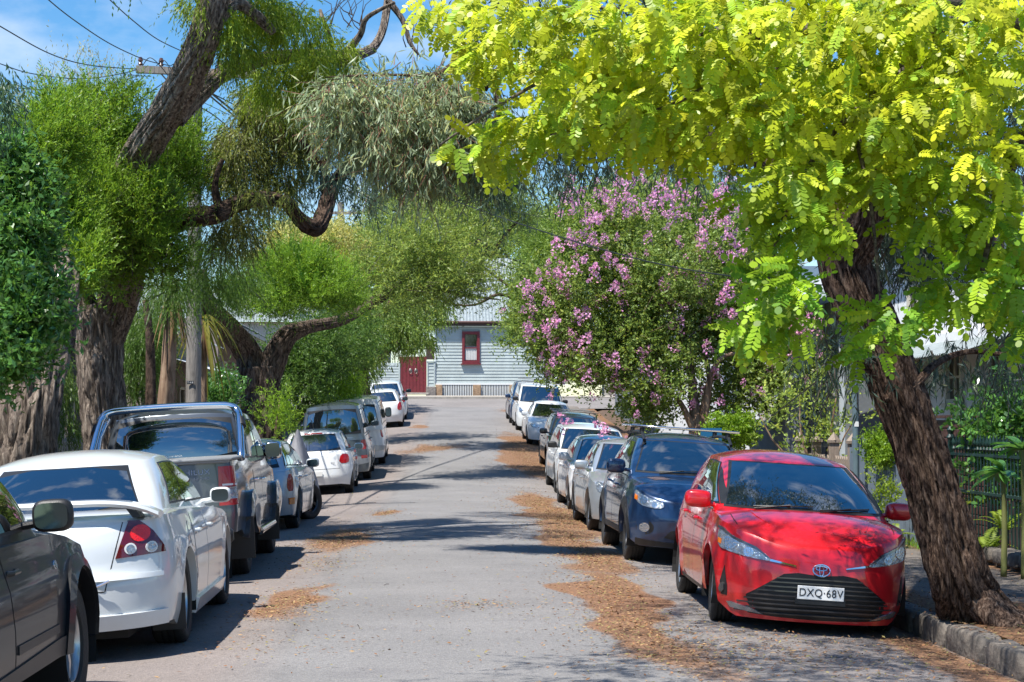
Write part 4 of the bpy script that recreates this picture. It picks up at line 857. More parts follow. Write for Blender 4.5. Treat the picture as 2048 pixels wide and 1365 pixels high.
for xa in (c.xr_ax, c.xf_ax):
    arc = [(xa + (c.ra + .075) * math.cos(t), c.r + (c.ra + .075) * math.sin(t)) for t in np.linspace(.0, math.pi, 22)] + [(xa + (c.ra + .003) * math.cos(t), c.r + (c.ra + .003) * math.sin(t)) for t in np.linspace(math.pi, 0, 22)]
    c.patch('arch_flare', 'side', arc, c.paint, .022, .04, step=(.3, .3))
C_BLK = c
place(c, ('f', 150, 1414), 0, 1, 0)
# ================================================================== plants
def norm(a): return a / np.maximum(np.linalg.norm(a, axis=-1, keepdims=True), 1e-9)
def quads_mesh(name, Vq, m, parent=None, cols=None, nv=4, smooth=False):
    """Vq: (n, nv, 3) separate polygons"""
    n = len(Vq); me = bpy.data.meshes.new(name); me.vertices.add(n * nv); me.vertices.foreach_set('co', Vq.astype(np.float32).ravel())
    me.loops.add(n * nv); me.loops.foreach_set('vertex_index', np.arange(n * nv, dtype=np.int32)); me.polygons.add(n)
    me.polygons.foreach_set('loop_start', np.arange(n, dtype=np.int32) * nv); me.polygons.foreach_set('loop_total', np.full(n, nv, dtype=np.int32))
    me.update(calc_edges=True)
    if cols is not None:
        a = me.attributes.new('tint', 'FLOAT_COLOR', 'POINT'); c = np.repeat(np.concatenate([cols, np.ones((n, 1))], 1)[:, None, :], nv, 1); a.data.foreach_set('color', c.astype(np.float32).ravel())
    return link(name, me, m, parent)
def leafmat(name, col, tr, rough=.45, mixf=.38, spec=.35):
    if name in MATS: return MATS[name]
    m = bpy.data.materials.new(name); m.use_nodes = True; n = m.node_tree.nodes; l = m.node_tree.links; p = n['Principled BSDF']
    at_ = n.new('ShaderNodeAttribute'); at_.attribute_name = 'tint'
    def mul(c):
        x = n.new('ShaderNodeMixRGB'); x.blend_type = 'MULTIPLY'; x.inputs[0].default_value = 1; x.inputs[2].default_value = (*c, 1); l.new(at_.outputs['Color'], x.inputs[1]); return x.outputs[0]
    l.new(mul(col), p.inputs['Base Color']); p.inputs['Roughness'].default_value = rough; p.inputs['Specular IOR Level'].default_value = spec
    t = n.new('ShaderNodeBsdfTranslucent'); l.new(mul(tr), t.inputs['Color']); mxs = n.new('ShaderNodeMixShader'); mxs.inputs[0].default_value = mixf
    l.new(p.outputs[0], mxs.inputs[1]); l.new(t.outputs[0], mxs.inputs[2]); l.new(mxs.outputs[0], n['Material Output'].inputs['Surface']); MATS[name] = m; return m
def ells_px(L):
    out = []
    for (px, py, rx, ry, Y, dy) in L:
        c = at(px, py, Y); out.append((c.x, c.y, c.z, rx * Y / F, dy, ry * Y / F))
    return np.array(out)
def sample(E, n, rng, shell=.7):
    w = (E[:, 3] * E[:, 4] * E[:, 5]) ** (.72); idx = rng.choice(len(E), n, p=w / w.sum()); e = E[idx]
    d = norm(rng.normal(size=(n, 3))); r = np.where(rng.random(n) < shell, .72 + .30 * rng.random(n), rng.random(n) ** .5 * .8)
    P = e[:, :3] + d * r[:, None] * e[:, 3:6]; O = norm(d / e[:, 3:6]); return P, O
def leaf_quads(P, D, Lf, Wf, rng, up=None, fold=.0):
    n = len(P); S = np.cross(D, norm(rng.normal(size=(n, 3))) if up is None else up); S = norm(S); Lf = Lf[:, None]; Wf = Wf[:, None]
    nn = np.cross(S, D) * fold * Wf
    return np.stack([P, P + D * Lf * .5 + S * Wf * .5 + nn, P + D * Lf, P + D * Lf * .5 - S * Wf * .5 + nn], 1)
MODES = dict(up=dict(a=.75, b=.75, c=.55, le=.85, lr=.55, lu=.15), round=dict(a=.9, b=.25, c=.7, le=.3, lr=.9, lu=.1), droop=dict(a=.45, b=-.35, c=.5, le=.25, lr=.42, lu=-.85), weep=dict(a=.5, b=-.6, c=.3, le=.6, lr=.3, lu=-.5))
def foliage(name, m, L, nc, tw, lv, tl, lf, mode, seed, parent=None, cr=.12, hue=(1, 1, 1), var=.35, twigm=None, shell=.7, kind=None, world=False, yellow=.3):
    rng = np.random.default_rng(seed); E = np.array(L, float) if world else ells_px(L); M = MODES[mode]; C, O = sample(E, nc, rng, shell)
    cl = 1 + var * (rng.random((nc, 1)) - .5) * 1.2
    C2 = np.repeat(C, tw, 0); O2 = np.repeat(O, tw, 0); n2 = nc * tw
    d = norm(O2 * M['a'] + np.array([0, 0, M['b']]) + rng.normal(size=(n2, 3)) * M['c']); s = C2 + rng.normal(size=(n2, 3)) * cr; tll = tl * (.4 + 1.5 * rng.random((n2, 1)) ** 2)
    t = np.tile(np.linspace(.12, 1, lv), n2)[:, None]; P = np.repeat(s, lv, 0) + np.repeat(d * tll, lv, 0) * t; sag = {'droop': -.25, 'weep': -.5}.get(mode, 0); P[:, 2] += sag * (t[:, 0] ** 2) * np.repeat(tll[:, 0], lv)
    n3 = n2 * lv; D = norm(np.repeat(d, lv, 0) * M['le'] + rng.normal(size=(n3, 3)) * M['lr'] + np.array([0, 0, M['lu']]))
    Lf = lf[0] * (.6 + .7 * rng.random(n3)); Wf = lf[1] * (.7 + .6 * rng.random(n3))
    cols = np.repeat(np.repeat(cl, tw, 0), lv, 0) * (1 + .35 * (rng.random((n3, 1)) - .5)) * np.array(hue)
    yl = (rng.random((n3, 1)) < yellow) * rng.random((n3, 1)); cols = cols * (1 + yl * np.array([[.55, .25, -.2]]))
    o = quads_mesh(name, leaf_quads(P, D, Lf, Wf, rng, fold=.25), m, parent, cols)
    if kind: o['kind'] = kind
    if twigm is not None:
        e = s + d * tll; e[:, 2] += sag * tll[:, 0]; k = int(min(n2, 9000) * (1 if twigm is B_twig else .35)); ix = rng.choice(n2, k, replace=False); A, B = s[ix], e[ix]; dd = norm(B - A); sd_ = norm(np.cross(dd, rng.normal(size=(k, 3)))); w = .006
        Q = np.stack([A - sd_ * w, A + sd_ * w, B + sd_ * w * .4, B - sd_ * w * .4], 1); t_ = quads_mesh('twig', Q, twigm, parent); t_['kind'] = 'stuff'
    return o
def limbs(name, paths, m, parent, seg=24, amp=.16, fine=1.0, world=False, step=.10, fiss=(3.2, 1.1)):
    """bark-covered limbs; every path a list of (px, py, Y, radius)"""
    for pi, path in enumerate(paths):
        P = [(Vector(p[:3]) if world else at(*p[:3])) for p in path]; rad = [p[3] for p in path]
        pts, rr = [], []
        for i in range(len(P) - 1):
            p0, p1, p2, p3 = P[max(i - 1, 0)], P[i], P[i + 1], P[min(i + 2, len(P) - 1)]; k = max(2, int((p2 - p1).length / max(step, .02)))
            for j in range(k):
                t = j / k; pts.append(.5 * ((2 * p1) + (p2 - p0) * t + (2 * p0 - 5 * p1 + 4 * p2 - p3) * t * t + (3 * p1 - p0 - 3 * p2 + p3) * t ** 3)); rr.append(lerp(rad[i], rad[i + 1], t))
        pts.append(P[-1]); rr.append(rad[-1]); V = []; prev = None; s = 0; off = random.uniform(0, 100)
        for i, p in enumerate(pts):
            if i: s += (p - pts[i - 1]).length
            d = (pts[min(i + 1, len(pts) - 1)] - pts[max(i - 1, 0)]).normalized()
            a = d.cross(Vector((0, 1, 0)) if abs(d.y) < .9 else Vector((1, 0, 0))).normalized() if prev is None else (prev - d * prev.dot(d)).normalized(); prev = a; b = d.cross(a); r = rr[i]
            for k in range(seg):
                t = 2 * math.pi * k / seg; c_, s_ = math.cos(t), math.sin(t)
                big = noise.noise((c_ * 1.2 + off, s_ * 1.2, s * .8)) * .22
                f1 = noise.noise((c_ * fiss[0] * fine + off, s_ * fiss[0] * fine, s * fiss[1] * fine)); f2 = noise.noise((c_ * 7 * fine, s_ * 7 * fine + off, s * 4 * fine))
                V.append(p + (a * c_ + b * s_) * r * (1 + big + amp * (min(1, abs(f1) * 4.5) - .6) + amp * .5 * f2))
        n_ = len(pts); Fc = [(i * seg + k, i * seg + (k + 1) % seg, (i + 1) * seg + (k + 1) % seg, (i + 1) * seg + k) for i in range(n_ - 1) for k in range(seg)]; Fc.append(tuple((n_ - 1) * seg + k for k in range(seg)))
        mesh(name if pi == 0 else 'branch', V, Fc, m, parent, True)
def barkmat(name, c1, c2, c3, st=(9, 9, 1.6), bump=1.0, dist=.03):
    m = bpy.data.materials.new(name); m.use_nodes = True; n = m.node_tree.nodes; l = m.node_tree.links; p = n['Principled BSDF']; p.inputs['Roughness'].default_value = .93; p.inputs['Specular IOR Level'].default_value = .15
    g = n.new('ShaderNodeTexCoord'); mpn = n.new('ShaderNodeMapping'); mpn.inputs['Scale'].default_value = st; l.new(g.outputs['Object'], mpn.inputs[0])
    t = n.new('ShaderNodeTexNoise'); t.inputs['Scale'].default_value = 1.6; t.inputs['Detail'].default_value = 9; t.inputs['Roughness'].default_value = .7; t.inputs['Distortion'].default_value = .5; l.new(mpn.outputs[0], t.inputs['Vector'])
    r = n.new('ShaderNodeValToRGB'); e = r.color_ramp.elements; e[0].position = .38; e[0].color = (*c1, 1); e[1].position = .64; e[1].color = (*c3, 1); x = e.new(.5); x.color = (*c2, 1); l.new(t.outputs[0], r.inputs[0]); l.new(r.outputs[0], p.inputs['Base Color'])
    b = n.new('ShaderNodeBump'); b.inputs['Strength'].default_value = bump; b.inputs['Distance'].default_value = dist; l.new(t.outputs[0], b.inputs['Height']); l.new(b.outputs[0], p.inputs['Normal']); return m
B_grey = barkmat('furrowed_grey_bark', (.045, .036, .03), (.23, .185, .155), (.46, .39, .32), (16, 16, 2.4), 1.0, .05)
B_brn = barkmat('brown_furrowed_bark', (.03, .022, .018), (.12, .088, .07), (.22, .17, .135), (14, 14, 2.4), 1.0, .05)
B_dark = barkmat('rough_dark_bark', (.02, .014, .011), (.07, .048, .036), (.15, .10, .075), (7, 7, 4))
B_gum = barkmat('red_brown_gum_bark', (.016, .010, .008), (.115, .072, .052), (.32, .225, .165), (26, 26, 7), 1.0, .06)
B_smooth = barkmat('smooth_tan_bark', (.12, .075, .05), (.24, .16, .11), (.36, .26, .18), (5, 5, 1), .3, .01)
B_rob = barkmat('robinia_bark', (.04, .035, .03), (.12, .10, .085), (.22, .19, .15), (30, 30, 30), .6, .006)
B_twig = pmat('reddish_twig', (.20, .09, .055), .8)
B_twigd = pmat('dark_twig', (.06, .045, .035), .85)
Lf_mel = leafmat('fine_bright_green_leaf', (.165, .29, .03), (.27, .46, .035))
Lf_mel2 = leafmat('olive_needle_leaf', (.20, .24, .06), (.27, .33, .07))
Lf_euc = leafmat('grey_green_gum_leaf', (.38, .47, .29), (.38, .48, .22), .38, .48)
Lf_eucd = leafmat('blue_green_gum_leaf', (.075, .12, .09), (.09, .14, .07), .4)
Lf_broad = leafmat('glossy_broad_leaf', (.09, .22, .05), (.16, .34, .05), .22, .32, .7)
Lf_olive = leafmat('olive_green_leaf', (.22, .30, .065), (.32, .43, .07))
Lf_dkgr = leafmat('deep_green_leaf', (.085, .16, .035), (.13, .25, .035))
Lf_myrt = leafmat('myrtle_green_leaf', (.20, .29, .07), (.30, .44, .07))
Lf_rob = leafmat('golden_green_robinia_leaf', (.46, .53, .03), (.60, .70, .03), .38, .40, .3)
Lf_yel = leafmat('yellow_green_leaf', (.22, .30, .03), (.3, .42, .03))
Fl_pink = leafmat('pink_blossom', (.86, .42, .68), (.86, .48, .68), .7, .4)

def tree(label, loc, group=None, name='tree', cat='tree'): return thing(name, label, cat, loc, group=group)
GT = 'street trees along the left kerb'
# --- T1, leftmost
def ground_at(px, Y):
    p = at(px, 900, Y); return Vector((p.x, Y, gz(p.x, Y)))
def rooted(paths_world_from):
    pass
def keep(root):
    """children were built in world coordinates: cancel the root's own location"""
    bpy.context.view_layer.update()
    for c in root.children: c.matrix_parent_inverse = Matrix.Translation(-root.location)
    return root
t = tree('thick grey furrowed trunk of the leftmost street tree, leaning right behind the white sedan', ground_at(45, 20), GT, 'street_tree')
limbs('trunk', [[(40, 1010, 20, .42), (46, 930, 20, .34), (58, 830, 20, .31), (74, 730, 20.2, .30), (98, 630, 20.4, .29), (118, 560, 20.6, .22), (128, 500, 21, .10)], [(100, 620, 20.4, .16), (60, 560, 20.2, .12), (30, 480, 20, .08)]], B_grey, t, 110, .22, 1.0, step=.045, fiss=(5.2, 1.5))
foliage('crown', Lf_mel, [(60, 330, 50, 90, 21.5, .7), (110, 270, 50, 60, 22, .7), (120, 470, 70, 80, 21.5, .6), (150, 540, 50, 45, 21, .4)], 420, 12, 14, .24, (.060, .016), 'up', 21, t, .06, var=.6); keep(t)
# --- T2 with the big leaning limb
t = tree('forked grey street tree whose heavy limb leans right across the sky above the ute', ground_at(215, 25.6), GT, 'street_tree')
limbs('trunk', [[(222, 985, 25.6, .42), (216, 900, 25.6, .33), (206, 800, 25.6, .30), (200, 710, 25.6, .30), (198, 640, 25.6, .34), (196, 610, 25.6, .28)],
    [(180, 660, 25.6, .22), (150, 580, 25.5, .20), (128, 500, 25.3, .16), (110, 400, 25, .10)],
    [(214, 670, 25.6, .24), (240, 600, 25.3, .23), (258, 520, 24.8, .225), (256, 430, 24.3, .225), (264, 350, 23.9, .225), (298, 280, 23.5, .215), (345, 205, 23, .205), (390, 118, 22.5, .19), (418, 50, 22.2, .175), (440, -40, 22, .16)],
    [(350, 235, 23.1, .14), (390, 195, 23.3, .12), (450, 145, 23.8, .105), (520, 120, 24.4, .095), (600, 112, 25, .09), (690, 112, 25.6, .075), (740, 100, 26, .065), (765, 60, 26.2, .055), (778, -20, 26.4, .045)],
    [(425, 50, 22.2, .10), (470, 8, 22.4, .08), (515, 35, 22.6, .07), (545, 64, 22.8, .06)], [(690, 108, 25.6, .06), (720, 70, 25.5, .04), (735, 35, 25.4, .03), (790, 5, 25.3, .02)], [(775, 0, 26.3, .05), (805, 40, 26.3, .04), (820, 85, 26.3, .03), (838, 110, 26.3, .015)],
    [(745, 98, 26, .07), (700, 120, 25.6, .06), (670, 130, 25.4, .05)], [(640, 20, 25, .02), (650, 50, 25, .03), (665, 90, 25.4, .035)]], B_grey, t, 104, .22, 1.0, step=.05, fiss=(5.2, 1.5))
for k, (x, y) in enumerate([(640, 60), (700, 20), (720, 30), (820, 60), (600, 40), (660, 20)]):
    rt = random.Random(k)
    for j in range(4): limbs('branch', [[(x + rt.uniform(-8, 8), y + rt.uniform(10, 40), 25.5, .010), (x + rt.uniform(-25, 25), y - rt.uniform(0, 20), 25.5, .006), (x + rt.uniform(-50, 50), y - rt.uniform(30, 60), 25.5, .002)]], B_twigd, t, 5, .1, step=.15)
UPT = [(400, 15, 35, 25, 22.2, .4), (480, 90, 25, 45, 22.9, .4), (530, 25, 60, 25, 23, .6), (455, 60, 22, 40, 22.4, .3), (600, 60, 60, 30, 24, .7), (620, 140, 70, 38, 24.8, .6), (670, 120, 50, 45, 25.2, .5), (560, 165, 50, 40, 24.8, .6), (500, 20, 90, 35, 23.4, .8)]
foliage('crown', Lf_mel, UPT, 330, 11, 13, .24, (.060, .014), 'weep', 22, t, .06, hue=(1.3, 1.05, .9), var=.6)
foliage('crown', Lf_mel, [(-3.6, 22.6, 8.4, 1.2, 1.4, .5), (-2.0, 23.0, 8.7, 1.3, 1.3, .5), (-1.8, 27.5, 10.4, 1.5, 1.0, .5)], 420, 9, 14, .35, (.07, .02), 'weep', 122, t, .12, world=True)
foliage('crown', Lf_mel, [(165, 290, 80, 65, 24.6, 1.0), (270, 350, 65, 65, 25.2, .8), (190, 420, 110, 75, 24.0, 1.0), (290, 410, 50, 50, 23.8, .5), (360, 350, 25, 50, 24.8, .4), (290, 460, 55, 75, 24.2, .8), (140, 490, 60, 60, 24.2, .7), (235, 545, 60, 25, 24.2, .5), (340, 330, 25, 50, 25, .4), (330, 520, 30, 40, 24.2, .4), (235, 215, 28, 45, 24.6, .3), (110, 230, 22, 45, 24.8, .3), (180, 215, 18, 40, 24.8, .3), (330, 290, 60, 50, 25.6, .5) ], 1150, 12, 14, .27, (.060, .016), 'up', 23, t, .11, var=.7, twigm=B_twigd)
keep(t)
# --- rough limb tree with hanging olive foliage (same row, crown in front of the pole)
t = tree('rough dark crooked branches and hanging olive foliage beside the power pole', ground_at(212, 27), GT, 'street_tree')
limbs('trunk', [[(366, 436, 24.5, .10), (400, 434, 24.5, .125), (440, 426, 24.7, .12), (480, 406, 25, .105), (530, 398, 25.3, .085), (572, 407, 25.6, .085), (590, 428, 25.8, .09), (608, 448, 25.9, .105), (634, 456, 26, .10), (648, 425, 26.2, .10), (662, 380, 26.4, .09), (690, 342, 26.6, .085), (730, 318, 26.8, .075), (790, 300, 27, .07), (850, 290, 27, .04)],
    [(655, 400, 26.3, .07), (648, 350, 26.3, .05), (660, 280, 26.3, .045), (650, 210, 26.3, .035), (640, 190, 26.3, .02)], [(640, 330, 26.3, .05), (600, 280, 26, .03), (560, 260, 26, .02)], [(440, 425, 24.7, .06), (430, 370, 24.7, .04), (445, 320, 24.8, .025)], [(372, 436, 24.5, .12), (310, 470, 25.2, .14), (235, 560, 26.4, .16), (214, 700, 27, .2), (212, 930, 27, .24)]], B_dark, t, 56, .42, 1.6, step=.035, fiss=(4.5, 3))
foliage('crown', Lf_mel2, [(480, 310, 50, 60, 26, .8), (545, 240, 50, 50, 26.4, .8), (600, 300, 40, 55, 26.8, .8), (525, 370, 60, 25, 26.4, .5), (480, 460, 45, 35, 25.6, .4), (430, 330, 20, 40, 26, .4), (600, 200, 35, 30, 27, .6), (510, 200, 30, 30, 26, .5), (505, 392, 30, 22, 24.7, .25), (400, 405, 30, 14, 24.3, .2), (585, 395, 20, 14, 25.2, .2)], 540, 9, 14, .24, (.060, .013), 'weep', 24, t, .08, twigm=B_twigd, var=.6)
foliage('crown', Lf_dkgr, [(430, 500, 40, 35, 27, .5), (350, 570, 35, 40, 28, .4), (430, 570, 25, 30, 27, .4), (475, 560, 25, 30, 28, .4), (300, 660, 35, 45, 34, .6), (270, 720, 30, 60, 34, .6)], 260, 9, 14, .32, (.075, .011), 'weep', 25, t, .12, hue=(1.1, 1.1, 1)); keep(t)
# --- T3
t = tree('broad two-stemmed tree with a long limb reaching right, beyond the silver wagon', ground_at(515, 42), GT, 'street_tree')
limbs('trunk', [[(515, 950, 42, .62), (518, 870, 42, .50), (520, 790, 42, .44), (518, 735, 42, .46)], [(508, 760, 42, .32), (498, 710, 42, .29), (470, 668, 41.6, .26), (432, 630, 41, .24), (408, 590, 40.6, .18), (400, 540, 40.4, .12)],
    [(530, 765, 42, .30), (552, 710, 42, .27), (575, 672, 42, .22), (615, 655, 42.3, .15), (680, 642, 43, .125), (735, 612, 43.6, .12), (790, 578, 44.4, .11), (840, 545, 45, .085), (900, 510, 46, .06), (960, 480, 47, .03)], [(790, 580, 44.4, .09), (860, 575, 45, .06), (920, 590, 46, .04), (1000, 600, 47, .015)]], B_brn, t, 64, .24, 1.0, step=.08, fiss=(5, 1.5))
foliage('crown', Lf_mel, [(475, 590, 30, 40, 41, .9), (550, 565, 65, 40, 40.6, 1.0), (640, 575, 60, 35, 40.6, 1.0), (690, 605, 25, 18, 41.4, .6), (540, 618, 45, 18, 40.2, .7), (580, 530, 70, 30, 40, .8), (660, 560, 55, 35, 40, .8), (600, 590, 90, 30, 39.6, .6), (700, 610, 30, 18, 40.6, .6), (610, 525, 40, 25, 41, .9)], 620, 10, 13, .30, (.07, .018), 'up', 26, t, .10, var=.6)
foliage('crown', Lf_olive, [(820, 500, 80, 40, 45, 1.3), (890, 530, 60, 35, 45, 1.2), (760, 520, 45, 35, 44, 1.0), (890, 465, 70, 45, 47, 1.4), (950, 555, 35, 25, 46, 1.0), (850, 580, 40, 25, 44.6, .8), (780, 590, 50, 20, 43.6, .8), (890, 570, 30, 30, 46, 1)], 430, 8, 13, .5, (.10, .028), 'round', 27, t, .22, twigm=B_twigd); keep(t)
# --- trees farther up the left side
def bush(name, label, cat, m, L, nc, seed, lf=(.1, .03), mode='round', tl=.35, trunk=None, hue=(1, 1, 1), tw=8, lv=11, group=None, bark=None, cr=.15, twigm=None, loc=None, shell=.7, pname='crown'):
    px, py, Y = L[0][0], L[0][1], L[0][4]; t = thing(name, label, cat, loc or ground_at(px, Y), group=group)
    if trunk: limbs('trunk', trunk, bark or B_dark, t, 14, .15, step=.2)
    o = foliage(pname, m, L, nc, tw, lv, tl, lf, mode, seed, t, cr, hue, twigm=twigm, shell=shell); keep(t); return t
GB = 'background trees and shrubs'
bush('tree', 'dark leafy tree hanging over the red gate and weatherboard house', 'tree', Lf_olive, [(760, 620, 70, 40, 62, 2), (835, 615, 50, 40, 62, 1.6), (790, 660, 60, 25, 61, 1.6), (715, 680, 40, 45, 60, 1.6), (725, 735, 24, 30, 60, 1.0), (880, 610, 20, 25, 62, .8), (825, 675, 40, 20, 61, 1.2), (745, 700, 40, 25, 61, 1)], 520, 31, (.11, .032), 'weep', .3, [[(735, 830, 60, .25), (722, 740, 60, .22), (740, 660, 61, .18), (790, 600, 61, .12)], [(728, 740, 60, .12), (780, 700, 61, .08), (830, 660, 61, .05)]], hue=(.8, .9, .9), group=GB)
bush('tree', 'tall olive-green tree with a rounded crown above the end of the street', 'tree', Lf_olive, [(870, 390, 70, 45, 56, 2.2), (1000, 385, 55, 38, 57, 2.0), (800, 440, 70, 45, 56, 2), (930, 450, 60, 30, 57, 1.6), (1045, 430, 22, 18, 57, .8)], 560, 32, (.12, .032), 'round', .55, [[(955, 560, 57, .12), (975, 470, 57, .08), (985, 400, 57, .04)], [(980, 520, 57, .08), (1010, 470, 57, .05), (1050, 430, 57, .03)], [(900, 560, 57, .12), (880, 480, 57, .08), (870, 400, 57, .04)]], group=GB, hue=(.9, .95, 1.2))
bush('tree', 'yellow-green tree between the street end and the pink flowering tree', 'tree', Lf_yel, [(1100, 520, 65, 40, 64, 2), (1060, 590, 40, 40, 63, 1.6), (1035, 660, 22, 35, 62, 1.0), (1140, 470, 50, 30, 64, 2), (1110, 640, 50, 60, 63, 2), (1070, 480, 40, 20, 66, 2)], 560, 33, (.13, .04), 'round', .5, [[(1130, 640, 63, .12), (1090, 600, 63, .1)], [(1095, 650, 63, .08), (1010, 590, 63, .06), (950, 610, 63, .04), (900, 610, 63, .02)], [(1060, 600, 63, .07), (1000, 560, 63, .05), (960, 530, 63, .03)]], hue=(.72, .82, 1.4), group=GB)
bush('tree', 'cream-topped distant tree behind the two-stemmed tree', 'tree', Lf_yel, [(610, 495, 70, 18, 78, 3), (550, 520, 40, 20, 78, 2), (680, 490, 50, 25, 78, 3)], 300, 34, (.16, .06), 'round', .6, hue=(1.9, 1.4, 5), group=GB)
bush('tree', 'distant dark tree on the skyline left of the far pole', 'tree', Lf_dkgr, [(575, 470, 45, 28, 100, 3), (720, 520, 70, 60, 96, 4), (640, 560, 90, 60, 96, 4)], 260, 35, (.2, .08), 'round', .8, hue=(1.2, 1.2, 1.4), group=GB)
bush('tree', 'distant olive trees behind the house roof', 'tree', Lf_olive, [(1010, 470, 60, 30, 110, 4), (960, 490, 60, 40, 110, 4), (1080, 470, 60, 30, 112, 4), (1180, 440, 120, 50, 112, 4), (840, 560, 160, 60, 112, 4)], 420, 36, (.25, .1), 'round', .9, group=GB, hue=(.8, .85, 1))
bush('shrub', 'dark green hedge mass beside the two-stemmed trunk', 'shrub', Lf_dkgr, [(630, 700, 60, 60, 47, 1.2), (600, 770, 50, 70, 46, 1), (680, 690, 60, 50, 50, 1.4), (560, 740, 30, 60, 46, .8), (700, 660, 60, 40, 52, 1.2)], 560, 37, (.10, .03), 'round', .4, group=GB)
bush('shrub', 'soft bright green weeping shrub beside the slate people mover', 'shrub', Lf_mel, [(690, 758, 24, 14, 51, .5), (660, 775, 26, 16, 51, .5)], 150, 38, (.10, .018), 'weep', .35, hue=(1.35, 1.3, 1.3), group=GB)
bush('shrub', 'young upright bright green sapling behind the silver wagon', 'shrub', Lf_mel, [(558, 808, 8, 14, 36, .15), (552, 840, 14, 10, 36, .2), (568, 845, 8, 8, 36, .15)], 42, 39, (.07, .013), 'up', .22, [[(548, 905, 36, .03), (552, 850, 36, .025), (560, 800, 36, .012)]], hue=(1.3, 1.25, 1.2), group=GB, bark=B_smooth)
bush('tree', 'dark fine-leaved tree filling the gap between the two left trunks', 'tree', Lf_dkgr, [(290, 610, 45, 60, 35, 1), (110, 760, 40, 60, 30, 1), (280, 700, 35, 50, 35, .8), (130, 850, 25, 25, 30, .5), (190, 520, 60, 60, 35, 1), (-10, 760, 50, 70, 30, 1)], 330, 40, (.10, .015), 'weep', .35, [[(300, 920, 33, .1), (300, 700, 33, .08), (290, 600, 33, .05)]], hue=(1.2, 1.1, 1.2), group=GB)
bush('tree', 'glossy broad-leaved tree at the left edge of the street', 'tree', Lf_broad, [(35, 380, 45, 50, 18.6, .5), (45, 480, 48, 60, 18.4, .5), (50, 590, 48, 60, 18.2, .5), (35, 680, 50, 45, 18, .5), (10, 320, 40, 35, 18.6, .4), (75, 640, 25, 30, 18, .3), (0, 750, 18, 30, 18, .3)], 620, 41, (.095, .036), 'round', .20, [[(-60, 1000, 18.5, .12), (-20, 800, 18.5, .1), (20, 600, 18.5, .07), (40, 400, 18.5, .04)]], tw=5, lv=8, group=GB, cr=.10)
bush('tree', 'blue-green sprig of foliage against the sky at the far left edge', 'tree', Lf_eucd, [(-20, 190, 20, 18, 17, .2)], 30, 42, (.07, .014), 'weep', .16, hue=(1.2, 1.4, 1.1), group=GB)
bush('tree', 'sparse pale treetops against the clouds behind the left foliage', 'tree', Lf_mel2, [(130, 200, 14, 70, 40, .5), (180, 190, 16, 70, 40, .5), (215, 210, 20, 60, 40, .5), (90, 230, 22, 50, 40, .5), (60, 260, 20, 40, 40, .5)], 120, 43, (.09, .02), 'up', .5, tw=4, lv=7, hue=(1.7, 1.4, 2.0), group=GB, twigm=pmat('pale_twig', (.3, .24, .17), .8))
bush('shrub', 'dark shrub beneath the veranda behind the pole', 'shrub', Lf_broad, [(440, 790, 26, 40, 37, .5)], 90, 44, (.09, .035), 'round', .2, tw=5, lv=8, group=GB)
# --- drooping eucalypt over the street
t = tree('drooping grey-green eucalypt with rusty twigs hanging over the middle of the street', Vector((5.4, 22, gz(5.4, 22))), None, 'gum_tree')
limbs('trunk', [[(1100, 150, 21, .045), (1030, 140, 21, .05), (985, 150, 21, .06), (960, 185, 21, .055), (955, 150, 21, .05), (925, 125, 21, .04), (890, 140, 21, .035), (860, 190, 21, .02)], [(960, 185, 21, .05), (930, 230, 21, .04), (880, 240, 21, .03), (800, 250, 21, .02), (700, 220, 21, .012), (640, 200, 21, .005)], [(925, 125, 21, .03), (860, 150, 21, .025), (760, 150, 21, .015), (650, 155, 21, .006)], [(985, 160, 21, .04), (1000, 230, 21, .05), (950, 260, 21, .03), (880, 290, 21, .02), (800, 300, 21, .01)]], B_dark, t, 12, .25, step=.08)
foliage('crown', Lf_euc, [(720, 190, 85, 35, 21, .5), (810, 225, 100, 50, 21, .6), (880, 260, 80, 60, 21, .6), (760, 270, 50, 45, 21, .5), (850, 320, 80, 35, 21, .5), (910, 200, 45, 50, 21, .5), (690, 240, 40, 40, 21, .4), (860, 170, 60, 25, 21, .4), (960, 310, 30, 30, 21, .4)], 430, 6, 10, .30, (.13, .019), 'droop', 45, t, .10, twigm=B_twig)
foliage('crown', Lf_eucd, [(940, 60, 30, 25, 21, .3), (1000, 360, 30, 60, 21, .4), (1030, 300, 50, 40, 21, .4), (960, 250, 40, 60, 21, .4), (700, 340, 50, 30, 24, .4), (650, 360, 30, 30, 27, .4), (730, 380, 25, 30, 27, .4)], 80, 6, 9, .3, (.13, .016), 'droop', 46, t, .10, hue=(1.4, 1.4, 1.3), twigm=B_twigd); keep(t)
